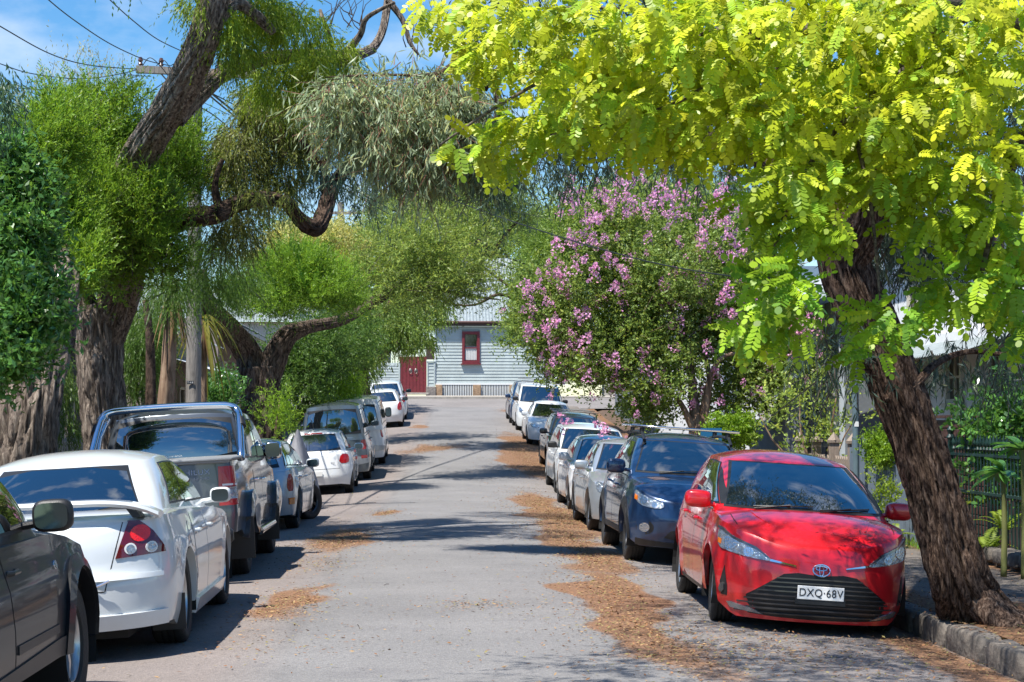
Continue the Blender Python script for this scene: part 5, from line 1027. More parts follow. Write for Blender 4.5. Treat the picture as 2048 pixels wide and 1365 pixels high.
# --- leaning gum by the red car
t = tree('leaning red-brown gum trunk rising from the footpath beside the red hatchback', ground_at(1940, 13.9), None, 'gum_tree')
limbs('trunk', [[(1968, 1275, 14.3, .31), (1960, 1245, 14.25, .275), (1942, 1205, 14.1, .245), (1916, 1150, 13.9, .212), (1892, 1070, 13.9, .198), (1862, 970, 13.9, .19), (1822, 850, 13.9, .19), (1780, 740, 13.9, .188), (1736, 640, 13.9, .186), (1700, 560, 13.9, .18), (1676, 480, 13.9, .165), (1640, 410, 14, .165), (1590, 350, 14.1, .15), (1550, 318, 14.3, .13)],
    [(1590, 350, 14.1, .12), (1530, 312, 14.4, .10), (1470, 298, 14.8, .085), (1400, 270, 15.5, .07), (1310, 215, 16.5, .055), (1200, 150, 18, .05), (1100, 110, 19, .03)], [(1690, 520, 13.9, .17), (1735, 440, 13.7, .15), (1745, 350, 13.5, .13), (1768, 240, 13.2, .12), (1810, 120, 13, .11), (1860, -20, 12.8, .1), (1880, -200, 12.6, .08)],
    [(1768, 800, 13.8, .04), (1830, 770, 13.8, .035), (1870, 730, 13.9, .028), (1930, 705, 14, .02), (2010, 710, 14, .015)], [(1640, 410, 14, .12), (1560, 200, 14.5, .1), (1500, -60, 15, .09), (1450, -300, 15.5, .06)]], B_gum, t, 120, .27, 1.2, step=.028, fiss=(5.6, 1.7))
for k, (dx, dy) in enumerate([(.55, -.25), (.7, .2), (.35, -.5)]):
    b = t.location; limbs('root', [[(b.x, b.y, b.z + .20, .15), (b.x + dx * .45, b.y + dy * .45, b.z + .02, .10), (b.x + dx * .8, b.y + dy * .8, b.z - .05, .06), (b.x + dx * 1.1, b.y + dy * 1.1, b.z - .12, .03)]], B_gum, t, 16, .2, world=True, step=.06)
foliage('crown', Lf_eucd, [(1770, 440, 90, 60, 14.5, .5), (1830, 530, 80, 60, 15, .5), (1890, 470, 60, 60, 15, .5), (1980, 260, 70, 120, 15, .6), (1900, 150, 60, 60, 15, .6), (1880, 725, 25, 20, 14.5, .25), (1960, 700, 40, 25, 14.5, .3), (2020, 740, 25, 40, 14.8, .3), (1660, 690, 45, 40, 13.6, .25), (1690, 740, 30, 25, 13.6, .2), (2020, 620, 50, 60, 15, .4)], 240, 6, 9, .26, (.105, .013), 'droop', 47, t, .09, twigm=B_twigd)
foliage('crown', Lf_eucd, [(1150, 270, 80, 40, 19, .6), (1280, 260, 110, 40, 18.5, .6), (1400, 270, 80, 40, 18, .6), (1200, 240, 150, 50, 18.5, .7), (1080, 330, 40, 30, 19, .4), (1500, 200, 200, 90, 17, .8), (1560, 330, 60, 60, 17, .5), (1130, 330, 30, 20, 19, .3)], 250, 6, 9, .3, (.12, .015), 'droop', 48, t, .10, hue=(1.35, 1.35, 1.3), twigm=B_twigd)
# the crown above the frame, which shades the red car and the kerb
foliage('crown', Lf_eucd, [(3.4, 15.5, 6.6, 2.0, 2.6, .9), (5.2, 12.5, 6.8, 1.8, 2.2, .8), (1.6, 18.5, 6.8, 1.7, 2.0, .6), (3.4, 11.6, 5.9, 1.2, 1.4, .5), (5.5, 18, 7.2, 2, 2.5, .8), (.9, 13.6, 6.8, 1.5, 1.9, .6), (2.6, 13.2, 7.2, 1.5, 1.6, .6), (2.2, 10.2, 6.3, 1.7, 1.5, .6), (.9, 8.6, 6.0, 1.3, 1.2, .5), (-.5, 9.2, 6.0, 1.1, 1.5, .5), (.5, 11, 6.3, 1.3, 1.6, .5), (2.4, 15.2, 7.0, 1.2, 1.5, .5)], 900, 7, 9, .4, (.16, .022), 'droop', 49, t, .2, world=True, twigm=B_twigd)
keep(t)
# --- golden robinia in front
t = tree('golden-green robinia branches hanging into the top right of the view', Vector((5.0, 7.6, gz(5, 7.6))), None, 'robinia_tree')
limbs('trunk', [[(4.95, 7.6, -.15, .17), (4.9, 7.6, 1.0, .14), (4.6, 7.5, 2.2, .12), (3.9, 7.3, 3.05, .09), (3.2, 7.2, 3.30, .07)]], B_rob, t, 20, .2, world=True, step=.08)
limbs('branch', [[(2140, 110, 7.2, .060), (2040, 52, 7.2, .052), (1950, 12, 7.2, .045), (1870, 4, 7.2, .034), (1780, 22, 7.2, .028), (1700, 45, 7.2, .024), (1600, 60, 7.3, .022), (1500, 72, 7.3, .020), (1440, 62, 7.3, .016), (1300, 90, 7.4, .012), (1150, 130, 7.4, .009), (1000, 210, 7.4, .007), (880, 290, 7.4, .004)],
    [(1960, 20, 7.2, .034), (1885, 52, 7.1, .028), (1822, 112, 7.1, .022), (1780, 170, 7.0, .016), (1700, 230, 7.0, .012), (1620, 330, 6.9, .010), (1560, 460, 6.9, .008), (1530, 600, 6.9, .005)], [(2140, 110, 7.2, .04), (2060, 250, 6.9, .025), (2000, 400, 6.8, .015), (1960, 560, 6.8, .008)], [(1700, 230, 7, .01), (1740, 400, 6.9, .008), (1760, 600, 6.9, .004)], [(1820, 110, 7.1, .012), (1900, 180, 7, .010), (1960, 60, 7.2, .008)], [(1400, 75, 7.3, .010), (1250, 20, 7.4, .008), (1000, 20, 7.5, .004)], [(1500, 72, 7.3, .012), (1400, 180, 7.2, .008), (1250, 240, 7.2, .005), (1100, 270, 7.2, .003)]], B_rob, t, 12, .2, step=.05)
def leaflet(): return [(0, 0), (.12, .34), (.45, .52), (.80, .42), (1.0, 0), (.80, -.42), (.45, -.52), (.12, -.34)]
CT = []   # template of one compound leaf: polygons of 8 points, unit length 1
rt = random.Random(3)
for i in range(7):
    xx = .14 + .125 * i
    for sg in (1, -1):
        a = R(rt.uniform(52, 78)) * sg; ln = rt.uniform(.24, .30) * (1 - .05 * abs(i - 3)); tl_ = rt.uniform(-.35, .15); pts = []
        for (u, v) in leaflet():
            lx, ly = u * ln, v * ln * .52; x = xx + lx * math.cos(a) - ly * math.sin(a); y = lx * math.sin(a) + ly * math.cos(a); pts.append((x, y, -.25 * (abs(y)) + tl_ * ly * 1.0 - .12 * xx * xx))
        CT.append(pts)
CT.append([(1.0 + u * .24, v * .2, -.12 - .1 * u) for (u, v) in leaflet()]); CT = np.array(CT)
ROB = [(1010, 50, 120, 55, 7.4, .5), (1190, 90, 140, 95, 7.4, .6), (1380, 120, 150, 120, 7.3, .6), (1580, 110, 160, 120, 7.2, .6), (1790, 80, 140, 90, 7.2, .6), (1950, 110, 70, 70, 7.1, .5), (1850, 230, 90, 60, 7.0, .4), (2020, 480, 50, 60, 6.8, .25), (1850, 430, 60, 35, 6.85, .2), (1420, 30, 160, 40, 7.4, .4), (1700, 30, 160, 40, 7.3, .4), (2010, 30, 60, 40, 7.1, .4), (1740, 700, 20, 20, 6.85, .15), (1540, 370, 60, 50, 6.9, .3), (920, 298, 50, 22, 7.4, .12), (985, 290, 60, 34, 7.4, .2), (1060, 250, 70, 55, 7.4, .3), (1160, 210, 90, 60, 7.3, .4), (1290, 240, 90, 50, 7.2, .4), (1420, 260, 90, 45, 7.2, .4),
    (1560, 250, 110, 60, 7.1, .4), (1700, 260, 110, 70, 7.0, .4), (1620, 350, 70, 55, 6.9, .3), (1590, 460, 58, 70, 6.9, .3), (1545, 570, 58, 60, 6.9, .3), (1500, 650, 38, 30, 6.9, .2), (1575, 650, 40, 28, 6.9, .2), (1640, 440, 35, 35, 6.9, .25), (1765, 640, 50, 50, 6.85, .2), (1770, 340, 90, 50, 6.9, .3), (1880, 330, 80, 50, 6.85, .3), (1980, 330, 70, 70, 6.8, .3),
    (1960, 440, 80, 40, 6.8, .3), (1900, 560, 60, 28, 6.8, .2), (1990, 570, 60, 45, 6.8, .25), (1880, 600, 40, 25, 6.8, .15), (2030, 650, 30, 50, 6.8, .2), (880, 18, 45, 18, 7.5, .2), (960, 110, 40, 30, 7.4, .2), (2050, 200, 60, 90, 6.9, .3), (1790, 190, 60, 50, 7, .3)]
rng = np.random.default_rng(5); E = ells_px(ROB); E[:, 3:6] *= np.array([.93, 1.8, .86]); NL = 3900; P, O = sample(E, NL, rng, .45)
d = norm(O * .5 + np.array([-.25, -.35, -.45]) + rng.normal(size=(NL, 3)) * .45); upv = norm(np.array([-.25, -.70, .75]) + rng.normal(size=(NL, 3)) * .32); S = norm(np.cross(upv, d)); U = np.cross(d, S); sc = .085 + .055 * rng.random(NL)
order = np.argsort(P[:, 1]); P, d, S, U, sc, O = P[order], d[order], S[order], U[order], sc[order], O[order]
tint = (1 + .75 * (rng.random((NL, 1)) - .6)) * np.array([1, 1, 1]) * (1 + (rng.random((NL, 1)) < .25) * np.array([[.25, .12, .2]])); tint *= 1 + (rng.random((NL, 1)) < .22) * np.array([[-.35, -.15, .3]])
pyv = 845 - (P[:, 2] - 1.6) * F / P[:, 1]; lo = np.clip((pyv - 260) / 260, 0, 1)[:, None]; tint = tint * (1 - lo * np.array([[.42, .20, .1]]))      # golden above; greener below, with the lower crown's shade put into the tint
k = len(CT)
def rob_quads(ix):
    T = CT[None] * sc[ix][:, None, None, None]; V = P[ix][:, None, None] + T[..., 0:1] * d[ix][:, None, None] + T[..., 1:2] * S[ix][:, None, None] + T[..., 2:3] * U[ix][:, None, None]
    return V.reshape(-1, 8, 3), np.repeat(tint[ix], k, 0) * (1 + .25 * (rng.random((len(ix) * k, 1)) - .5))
vis = rng.permutation(NL)[:290]; rest = np.setdiff1d(np.arange(NL), vis)
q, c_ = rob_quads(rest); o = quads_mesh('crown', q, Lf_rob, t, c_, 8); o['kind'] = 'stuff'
tm = []
for v in range(6):
    V_ = CT * 1.0; me_o = quads_mesh('leaf', V_.reshape(-1, 8, 3), Lf_rob, t, np.ones((k, 3)) * (.78 + .10 * v) * (1 + .2 * (rng.random((k, 1)) - .5)), 8); tm.append(me_o.data); bpy.data.objects.remove(me_o, do_unlink=True)
keep(t); tl0 = t.location.copy()
for j, i in enumerate(vis):
    o = bpy.data.objects.new('leaf', tm[j % 6]); COL.objects.link(o); o.parent = t; M = Matrix((d[i], S[i], U[i])).transposed().to_4x4(); o.matrix_parent_inverse = Matrix.Identity(4)
    o.matrix_basis = Matrix.Translation(Vector(P[i]) - tl0) @ M @ Matrix.Scale(float(sc[i]), 4)
# --- crepe myrtle
t = tree('large crepe myrtle covered in pink blossom over the right-hand cars', ground_at(1395, 33), None, 'flowering_tree')
limbs('trunk', [[(1398, 930, 33, .20), (1396, 862, 33, .15), (1388, 800, 33.2, .09), (1375, 700, 33.6, .05), (1335, 600, 34, .035), (1300, 500, 34.5, .02)], [(1402, 880, 33, .12), (1412, 800, 33, .08), (1425, 745, 33, .055), (1450, 712, 33, .04), (1520, 706, 33, .03), (1600, 715, 33, .02), (1660, 705, 33, .012)],
    [(1392, 870, 33, .08), (1360, 805, 33, .045), (1330, 780, 33.2, .03), (1300, 770, 33.4, .02)], [(1405, 850, 33, .08), (1418, 760, 33.4, .045), (1400, 650, 34, .035), (1415, 540, 34.5, .02)], [(1375, 720, 33.6, .035), (1310, 650, 34, .03), (1270, 560, 34.5, .02)]], B_smooth, t, 18, .12, step=.12)
CMY = [(1230, 500, 100, 70, 34.5, 1.5), (1160, 590, 80, 70, 34, 1.4), (1320, 640, 110, 100, 34, 1.5), (1380, 500, 80, 60, 35, 1.4), (1230, 690, 90, 60, 33.6, 1.3), (1110, 680, 35, 30, 34, 1.0), (1440, 690, 70, 50, 34, 1.0), (1530, 740, 60, 30, 33.5, .9), (1600, 690, 45, 35, 33.5, .9), (1300, 770, 80, 25, 33.3, .9), (1210, 420, 45, 30, 35, 1.0), (1450, 600, 60, 60, 34.4, 1.1), (1300, 820, 50, 18, 33.6, .8), (1150, 725, 40, 35, 33.6, 1.1), (1340, 420, 90, 30, 35.5, .9), (1460, 480, 50, 50, 35.5, .9), (1370, 730, 30, 40, 32.6, .4), (1330, 560, 90, 60, 33, .8), (1500, 640, 70, 60, 34, 1.0), (1500, 540, 60, 60, 35, 1), (1090, 640, 40, 50, 34, .9), (1190, 500, 60, 60, 34.6, 1), (1190, 735, 34, 18, 33.8, .9), (1460, 800, 60, 35, 34, .8), (1540, 660, 60, 50, 34.5, .9), (1150, 430, 25, 22, 34.6, .7), (1275, 375, 30, 18, 35, .7), (1070, 580, 26, 26, 34, .6), (1085, 730, 24, 18, 34, .5), (1420, 400, 26, 16, 35, .6), (1065, 650, 22, 25, 34, .7), (1620, 735, 50, 40, 33.4, .8), (1560, 790, 45, 25, 33.4, .7)]
foliage('crown', Lf_myrt, CMY, 2300, 8, 10, .28, (.075, .036), 'round', 50, t, .14, twigm=pmat('tan_twig', (.16, .10, .07), .8))
rng = np.random.default_rng(8); pan = []
for v in range(5):
    n_ = 56; h = rng.random(n_); r_ = (1 - h) * .12 + .02; a = rng.random(n_) * 6.283; Pp = np.stack([r_ * np.cos(a) * rng.random(n_) ** .4, r_ * np.sin(a) * rng.random(n_) ** .4, h * .24], 1); D = norm(rng.normal(size=(n_, 3)))
    o = quads_mesh('flower_cluster', leaf_quads(Pp, D, np.full(n_, .042), np.full(n_, .038), rng), Fl_pink, None, (.65 + .5 * rng.random((n_, 1))) * np.array([[1, 1, 1]]) * (1 + .3 * (rng.random((n_, 3)) - .5))); pan.append(o.data); bpy.data.objects.remove(o, do_unlink=True)
keep(t)
FLW = [(1300, 380, 60, 15, 8), (1420, 380, 40, 20, 6), (1500, 440, 40, 40, 8), (1180, 560, 40, 30, 8), (1160, 400, 30, 25, 8), (1240, 400, 60, 25, 14), (1310, 400, 60, 25, 14), (1380, 400, 40, 20, 8), (1350, 440, 110, 22, 26), (1240, 440, 60, 20, 10), (1440, 450, 50, 30, 10), (1180, 500, 60, 25, 16), (1130, 500, 20, 15, 3), (1250, 530, 70, 40, 18), (1110, 590, 45, 25, 16), (1170, 610, 50, 30, 14), (1380, 600, 45, 22, 16), (1250, 620, 40, 25, 7), (1130, 640, 40, 20, 7), (1150, 705, 60, 20, 18), (1080, 710, 30, 18, 8), (1220, 700, 20, 15, 4), (1190, 765, 35, 15, 12), (1110, 750, 20, 18, 5), (1400, 790, 12, 14, 8), (1430, 625, 25, 20, 6), (1470, 520, 40, 30, 10), (1590, 675, 38, 20, 18), (1460, 560, 40, 30, 8), (1420, 500, 40, 30, 6), (1300, 560, 60, 30, 6), (1350, 620, 50, 30, 4), (1640, 660, 10, 8, 3), (1250, 735, 20, 10, 3), (1550, 790, 30, 8, 4), (1500, 780, 14, 8, 2), (1445, 713, 10, 8, 3), (1380, 700, 20, 15, 3), (1300, 500, 80, 40, 10), (1200, 850, 30, 12, 6), (1225, 880, 14, 6, 3), (1150, 430, 20, 20, 4), (1310, 765, 8, 8, 2)]
FLW = [(x, y, rx * 1.15, ry * 1.25, max(1, int(n * .62))) for (x, y, rx, ry, n) in FLW]
for k_ in range(110):
    e_ = CMY[int(rng.integers(0, len(CMY)))]; a_ = rng.random() * 6.28; FLW.append((e_[0] + e_[2] * 1.05 * math.cos(a_), e_[1] + e_[3] * .9 * math.sin(a_) - 8, 14, 10, 1))
nf = 0
for (x, y, rx, ry, n_) in FLW:
    for i in range(n_):
        if nf >= 298: break
        px, py = x + rng.normal() * rx * .95, y + rng.normal() * ry * .9; Yc = 32.3 + 1.3 * rng.random() - (1.4 if py > 830 else 0); o = bpy.data.objects.new('flower_cluster', pan[nf % 5]); o['kind'] = 'stuff'; COL.objects.link(o); o.parent = t; o.location = at(px, py, Yc) - t.location
        o.rotation_euler = (rng.normal() * .5 + .3, rng.normal() * .5, rng.random() * 6); sc_ = .55 + .9 * rng.random() ** 1.5; o.scale = (sc_,) * 3; nf += 1
# --- behind the myrtle
bush('tree', 'grey-green drooping tree rising behind the pink blossom', 'tree', Lf_eucd, [(1300, 380, 120, 50, 44, 1.5), (1430, 390, 90, 60, 44, 1.5), (1380, 450, 110, 80, 45, 1.5), (1500, 500, 70, 90, 44, 1.2), (1230, 370, 50, 35, 44, 1)], 420, 51, (.14, .025), 'weep', .45, hue=(1.5, 1.5, 1.2), group=GB, twigm=B_twigd)
bush('shrub', 'lime-green rounded shrub behind the crossover roof bar', 'shrub', Lf_yel, [(1470, 865, 42, 26, 31, .5), (1440, 855, 20, 20, 31, .4)], 130, 52, (.06, .03), 'round', .14, group=GB, hue=(.8, 1, .8), tw=6, lv=9, cr=.06)
bush('shrub', 'arching leafy shrub with bare curved stems over the picket fence', 'shrub', Lf_myrt, [(1600, 800, 40, 40, 27.5, .4), (1560, 850, 30, 50, 27.5, .3), (1660, 780, 30, 45, 27.5, .3), (1640, 880, 40, 35, 27.5, .3), (1690, 860, 20, 30, 27.5, .2), (1580, 920, 40, 20, 27.5, .3), (1540, 820, 15, 30, 27.5, .2)], 60, 53, (.075, .036), 'up', .26, [[(1640, 1000, 27.5, .03), (1600, 940, 27.5, .02), (1545, 880, 27.5, .015), (1520, 830, 27.5, .006)], [(1650, 1000, 27.5, .03), (1660, 880, 27.5, .02), (1675, 780, 27.5, .008)], [(1645, 990, 27.5, .03), (1605, 880, 27.5, .02), (1600, 800, 27.5, .01)], [(1650, 980, 27.5, .02), (1690, 870, 27.5, .012), (1720, 830, 27.5, .005)]], hue=(1.4, 1.3, 1.2), group=GB, tw=4, lv=7, bark=B_smooth)
bush('shrub', 'yellow-green creeper piled on top of the corrugated fence', 'shrub', Lf_yel, [(1760, 890, 26, 22, 23.6, .25), (1785, 910, 20, 18, 23.2, .25), (1765, 915, 22, 14, 23.6, .2)], 150, 54, (.035, .02), 'round', .09, hue=(.75, .95, .7), tw=7, lv=9, cr=.05, group=GB)
bush('shrub', 'golden leafy shrub growing in front of the corrugated fence', 'shrub', Lf_yel, [(1765, 1000, 24, 30, 22.2, .2), (1775, 1040, 20, 22, 22.2, .2), (1760, 960, 12, 16, 22.2, .15)], 34, 55, (.04, .018), 'up', .12, hue=(.9, .95, .8), tw=6, lv=8, cr=.05, group=GB)
bush('shrub', 'dark climbing leaves over the brick wall at the right', 'shrub', Lf_broad, [(1990, 870, 50, 60, 20.5, .4), (2030, 930, 30, 60, 20, .4), (1950, 840, 30, 20, 20.5, .3), (2040, 820, 30, 60, 20, .4)], 130, 56, (.08, .045), 'round', .14, tw=5, lv=8, group=GB, hue=(1.1, 1.1, 1.1))
def frond_plant(name, label, px, py, Y, n, ln, m, seed, pairs=16, w=.08, droop=.9):
    """a fern: arching fronds with leaflets"""
    rg = random.Random(seed); b = at(px, py, Y); t = thing(name, label, 'fern', b, group='ferns and strappy plants'); Q = []
    for i in range(n):
        a = rg.uniform(0, 2 * math.pi); el = rg.uniform(.5, 1.2); L_ = ln * rg.uniform(.7, 1.2); d0 = Vector((math.cos(a) * math.cos(el), math.sin(a) * math.cos(el), math.sin(el))); sd_ = Vector((-math.sin(a), math.cos(a), 0))
        fr = []
        for j in range(pairs):
            s = (j + .5) / pairs; p = d0 * L_ * s + Vector((0, 0, -droop * L_ * s * s * .6)); wl = w * (1 - s) ** .6 * 1.1 + .01
            tg = (d0 + Vector((0, 0, -droop * 1.2 * s))).normalized()
            for sg in (1, -1):
                e = sd_ * sg * wl + tg * wl * .35 + Vector((0, 0, -.15 * wl)); fr.append([p, p + e * .4 + tg * .012, p + e, p + e * .4 - tg * .012])
        o = quads_mesh('frond', np.array([[list(v) for v in q] for q in fr]), m, t, np.ones((len(fr), 3)) * rg.uniform(.8, 1.2))
    return t
for i, (px, py, Y, n, ln, lab) in enumerate([(1975, 1100, 19.3, 16, .55, 'bright fern at the foot of the green iron fence beside the gum trunk'), (1960, 1010, 20.5, 12, .5, 'fern pushing through the iron railing above the low stone edge'), (1785, 1075, 21.8, 9, .35, 'small fern on the footpath edge by the corrugated fence'), (2010, 1060, 19, 10, .5, 'fern behind the near iron railing at the right edge')]): frond_plant('fern', lab, px, py, Y, n, ln, Lf_yel, 60 + i)
def strap_plant(name, label, cat, base_, n, ln, w, m, seed, up=-.2, dead=0, droop=1.3, nd=6):
    rg = random.Random(seed); t = thing(name, label, cat, base_, group='ferns and strappy plants')
    dm = leafmat('dry_strap_leaf', (.30, .19, .09), (.3, .18, .06))
    for kind_, nn in (('leaf', n), ('dry_leaf', dead)):
        for i in range(nn):
            a = rg.uniform(0, 6.283); el = rg.uniform(up, 1.3) if kind_ == 'leaf' else rg.uniform(-1.5, -1.2); L_ = ln * rg.uniform(.7, 1.15); d0 = Vector((math.cos(a) * math.cos(el), math.sin(a) * math.cos(el), math.sin(el))); sd_ = Vector((-math.sin(a), math.cos(a), 0)); q = []; pr = None
            for j in range(nd + 1):
                s = j / nd; p = d0 * L_ * s + Vector((0, 0, -(droop if kind_ == 'leaf' else .3) * L_ * s * s * .55)); ww = w * (1 - s) ** .5 * (.6 + .8 * min(1, s * 3)); cur = (p + sd_ * ww / 2, p - sd_ * ww / 2)
                if pr: q.append([list(pr[0]), list(pr[1]), list(cur[1]), list(cur[0])])
                pr = cur
            quads_mesh(kind_, np.array(q), m if kind_ == 'leaf' else dm, t, np.ones((len(q), 3)) * rg.uniform(.7, 1.2))
    return t
Lf_strap = leafmat('strap_leaf', (.07, .12, .04), (.12, .2, .04)); Lf_strapy = leafmat('yellow_strap_leaf', (.28, .26, .05), (.35, .33, .05))
pb = at(345, 560, 31); t = strap_plant('cabbage_palm', 'shaggy palm with a skirt of dry hanging leaves, left of the power pole', 'palm', pb, 46, 1.0, .05, Lf_strap, 71, dead=60, droop=1.6)
gpz = gz(pb.x, 31) - pb.z; limbs('trunk', [[(pb.x, 31, pb.z, .10), (pb.x - .1, 31, pb.z + gpz * .5, .13), (pb.x - .35, 31, pb.z + gpz, .16)]], B_smooth, t, 16, .15, world=True); 
for c_ in t.children:
    if c_.name.startswith('trunk'): c_.location = -Vector(pb)
pb = at(405, 640, 34.5); t = strap_plant('cabbage_palm', 'yellowing strap leaves hanging just right of the power pole', 'palm', pb, 40, .85, .06, Lf_strapy, 72, up=-1.2, dead=24, droop=2.4); gpz = gz(pb.x, 34.5) - pb.z; limbs('trunk', [[(0, 0, 0, .08), (0, 0, gpz, .12)]], B_smooth, t, 12, .15, world=True)
pb = at(270, 800, 34); strap_plant('cabbage_palm', 'low spiky strap-leaved plant between the forked trunk and the palm', 'palm', pb, 30, .8, .05, Lf_strap, 73, dead=5, droop=1.0)
# frangipani-like plant with large single leaves at the right edge
def big_leaf_plant(label, px, py, Y, n, ln, seed):
    rg = random.Random(seed); b = at(px, py, Y); t = thing('broad_leaf_plant', label, 'plant', b, group='ferns and strappy plants'); gb = gz(b.x, Y) - b.z
    limbs('stem', [[(0, 0, 0, .02), (.02, .02, gb * .5, .03), (0, 0, gb, .035)]], pmat('green_stem', (.16, .17, .05), .7), t, 8, .05, world=True)
    for i in range(n):
        a = rg.uniform(0, 6.283); el = rg.uniform(-.3, .9); L_ = ln * rg.uniform(.7, 1.1); d0 = Vector((math.cos(a) * math.cos(el), math.sin(a) * math.cos(el), math.sin(el))); sd_ = Vector((-math.sin(a), math.cos(a), 0)); up = sd_.cross(d0); q = []; pr = None
        for j in range(9):
            s = j / 8; p = d0 * L_ * s + Vector((0, 0, -.35 * L_ * s * s)); ww = ln * .30 * math.sin(math.pi * min(1, s * .93 + .05)) ** .8; cur = (p + sd_ * ww / 2 + Vector((0, 0, .02)), p, p - sd_ * ww / 2 + Vector((0, 0, .02)))
            if pr:
                q.append([list(pr[0]), list(pr[1]), list(cur[1]), list(cur[0])]); q.append([list(pr[1]), list(pr[2]), list(cur[2]), list(cur[1])])
            pr = cur
        quads_mesh('leaf', np.array(q), Lf_broad, t, np.ones((len(q), 3)) * rg.uniform(1.0, 1.9))
    return t
big_leaf_plant('rosette of large glossy leaves in front of the letterbox', 2005, 945, 17.8, 16, .34, 81); big_leaf_plant('large-leaved plant cut by the right edge above the iron fence', 2045, 900, 17.5, 14, .36, 82)
# ================================================================== buildings, fences, poles
M_wb = pmat('pale_blue_weatherboard_paint', (.42, .48, .475), .65, bump=.3, bscale=30, var=.22, vscale=1.2)
M_maroon = pmat('maroon_paint', (.17, .022, .028), .5, bump=.2, bscale=20, var=.25, vscale=8)
M_sand = pmat('sandstone_pier', (.36, .24, .15), .9, bump=.7, bscale=18, var=.4)
M_stone = pmat('grey_pebble_stone', (.25, .22, .20), .9, bump=1, bscale=22, var=.5, vscale=14)
M_tin = pmat('corrugated_tin', (.26, .30, .31), .6, .1, bump=.1, var=.3)
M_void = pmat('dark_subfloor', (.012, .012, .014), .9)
M_glassw = pmat('window_glass', (.01, .014, .016), .05, spec=.8, ior=1.6)
M_curt = pmat('white_curtain', (.62, .62, .60), .9, bump=.4, bscale=12, stretch=(8, 8, 1))
H = thing('weatherboard_house', 'pale blue weatherboard cottage facing down the street at its end', 'house', (3.5, 88.6, 2.75))
def W(px, py, Y=88.6): return at(px, py, Y) - H.location
def boards(parent, x0, x1, z0, z1, n, y=0, skip=None, m=M_wb):
    h = (z1 - z0) / n
    for i in range(n):
        z = z0 + h * i; segs = [(x0, x1)]
        if skip and z + h > skip[2] + .02 and z < skip[3] - .02: segs = [(x0, skip[0]), (skip[1], x1)]
        for (a, b) in segs:
            q = MB(); q.V = [Vector(v) for v in ((a, y - .030, z), (b, y - .030, z), (b, y - .004, z + h + .008), (a, y - .004, z + h + .008), (a, y + .02, z), (b, y + .02, z), (b, y + .02, z + h + .008), (a, y + .02, z + h + .008))]
            q.F = [(0, 1, 2, 3), (4, 7, 6, 5), (0, 4, 5, 1), (3, 2, 6, 7), (0, 3, 7, 4), (1, 5, 6, 2)]; q.build('weatherboard', m, parent)
xa, xb = W(873, 0).x, W(1130, 0).x; zb, zt = W(0, 766).z, W(0, 651).z
wx0, wx1, wz0, wz1 = W(925, 0).x, W(960, 0).x, W(0, 726).z, W(0, 661).z
boards(H, xa, xb, zb, zt, 18, 0, (wx0, wx1, wz0, wz1))
b = MB(); b.box(((xa + xb) / 2, 3.5, (zb + zt) / 2), (xb - xa - .02, 6.9, zt - zb - .02)); b.build('wall', M_wb, H)
b = MB(); b.box((xa - .035, -.02, (zb + zt) / 2), (.07, .06, zt - zb + .1)); b.box((xa + (xb - xa) / 2, -.03, zb - .04), (xb - xa, .05, .08)); b.build('corner_board', pmat('white_trim', (.7, .72, .72), .5), H)
b = MB(); b.box(((xa + xb) / 2, -.22, zt + .09), (xb - xa + .5, .05, .17)); b.build('fascia', pmat('dark_brown_timber', (.06, .035, .03), .7), H); b = MB(); b.tube([(xa - .25, -.30, zt + .20), (xb + .25, -.30, zt + .20)], .06, 8); b.build('gutter', pmat('dull_gutter', (.10, .045, .04), .6), H)
# window
Wn = empty('window', (0, 0, 0), parent=H)
def frame(parent, x0, x1, z0, z1, t, y, d, m, name='frame'):
    b = MB(); b.box(((x0 + x1) / 2, y, z0 + t / 2), (x1 - x0, d, t)); b.box(((x0 + x1) / 2, y, z1 - t / 2), (x1 - x0, d, t)); b.box((x0 + t / 2, y, (z0 + z1) / 2), (t, d, z1 - z0 - 2 * t - .002)); b.box((x1 - t / 2, y, (z0 + z1) / 2), (t, d, z1 - z0 - 2 * t - .002)); return b.build(name, m, parent)
frame(Wn, wx0, wx1, wz0, wz1, .12, -.045, .10, M_maroon); zm = (wz0 + wz1) / 2 - .02; frame(Wn, wx0 + .121, wx1 - .121, wz0 + .121, wz1 - .121, .035, -.02, .05, M_maroon, 'sash')
b = MB(); b.box(((wx0 + wx1) / 2, -.03, zm), (wx1 - wx0 - .26, .05, .05)); b.build('meeting_rail', M_maroon, Wn); b = MB(); b.box(((wx0 + wx1) / 2, -.10, wz0 - .03), (wx1 - wx0 + .12, .16, .05)); b.build('sill', M_maroon, Wn)
b = MB(); b.box(((wx0 + wx1) / 2, .0, (zm + wz1) / 2), (wx1 - wx0 - .32, .012, wz1 - zm - .2)); b.build('pane', M_glassw, Wn)
b = MB(); n_ = 26
for i in range(n_):
    u = lerp(wx0 + .16, wx1 - .16, (i + .5) / n_); b.box((u, -.004 + .012 * math.sin(i * 1.7), (wz0 + .16 + zm) / 2), ((wx1 - wx0 - .32) / n_ + .004, .012, zm - wz0 - .2))
b.build('curtain', M_curt, Wn)
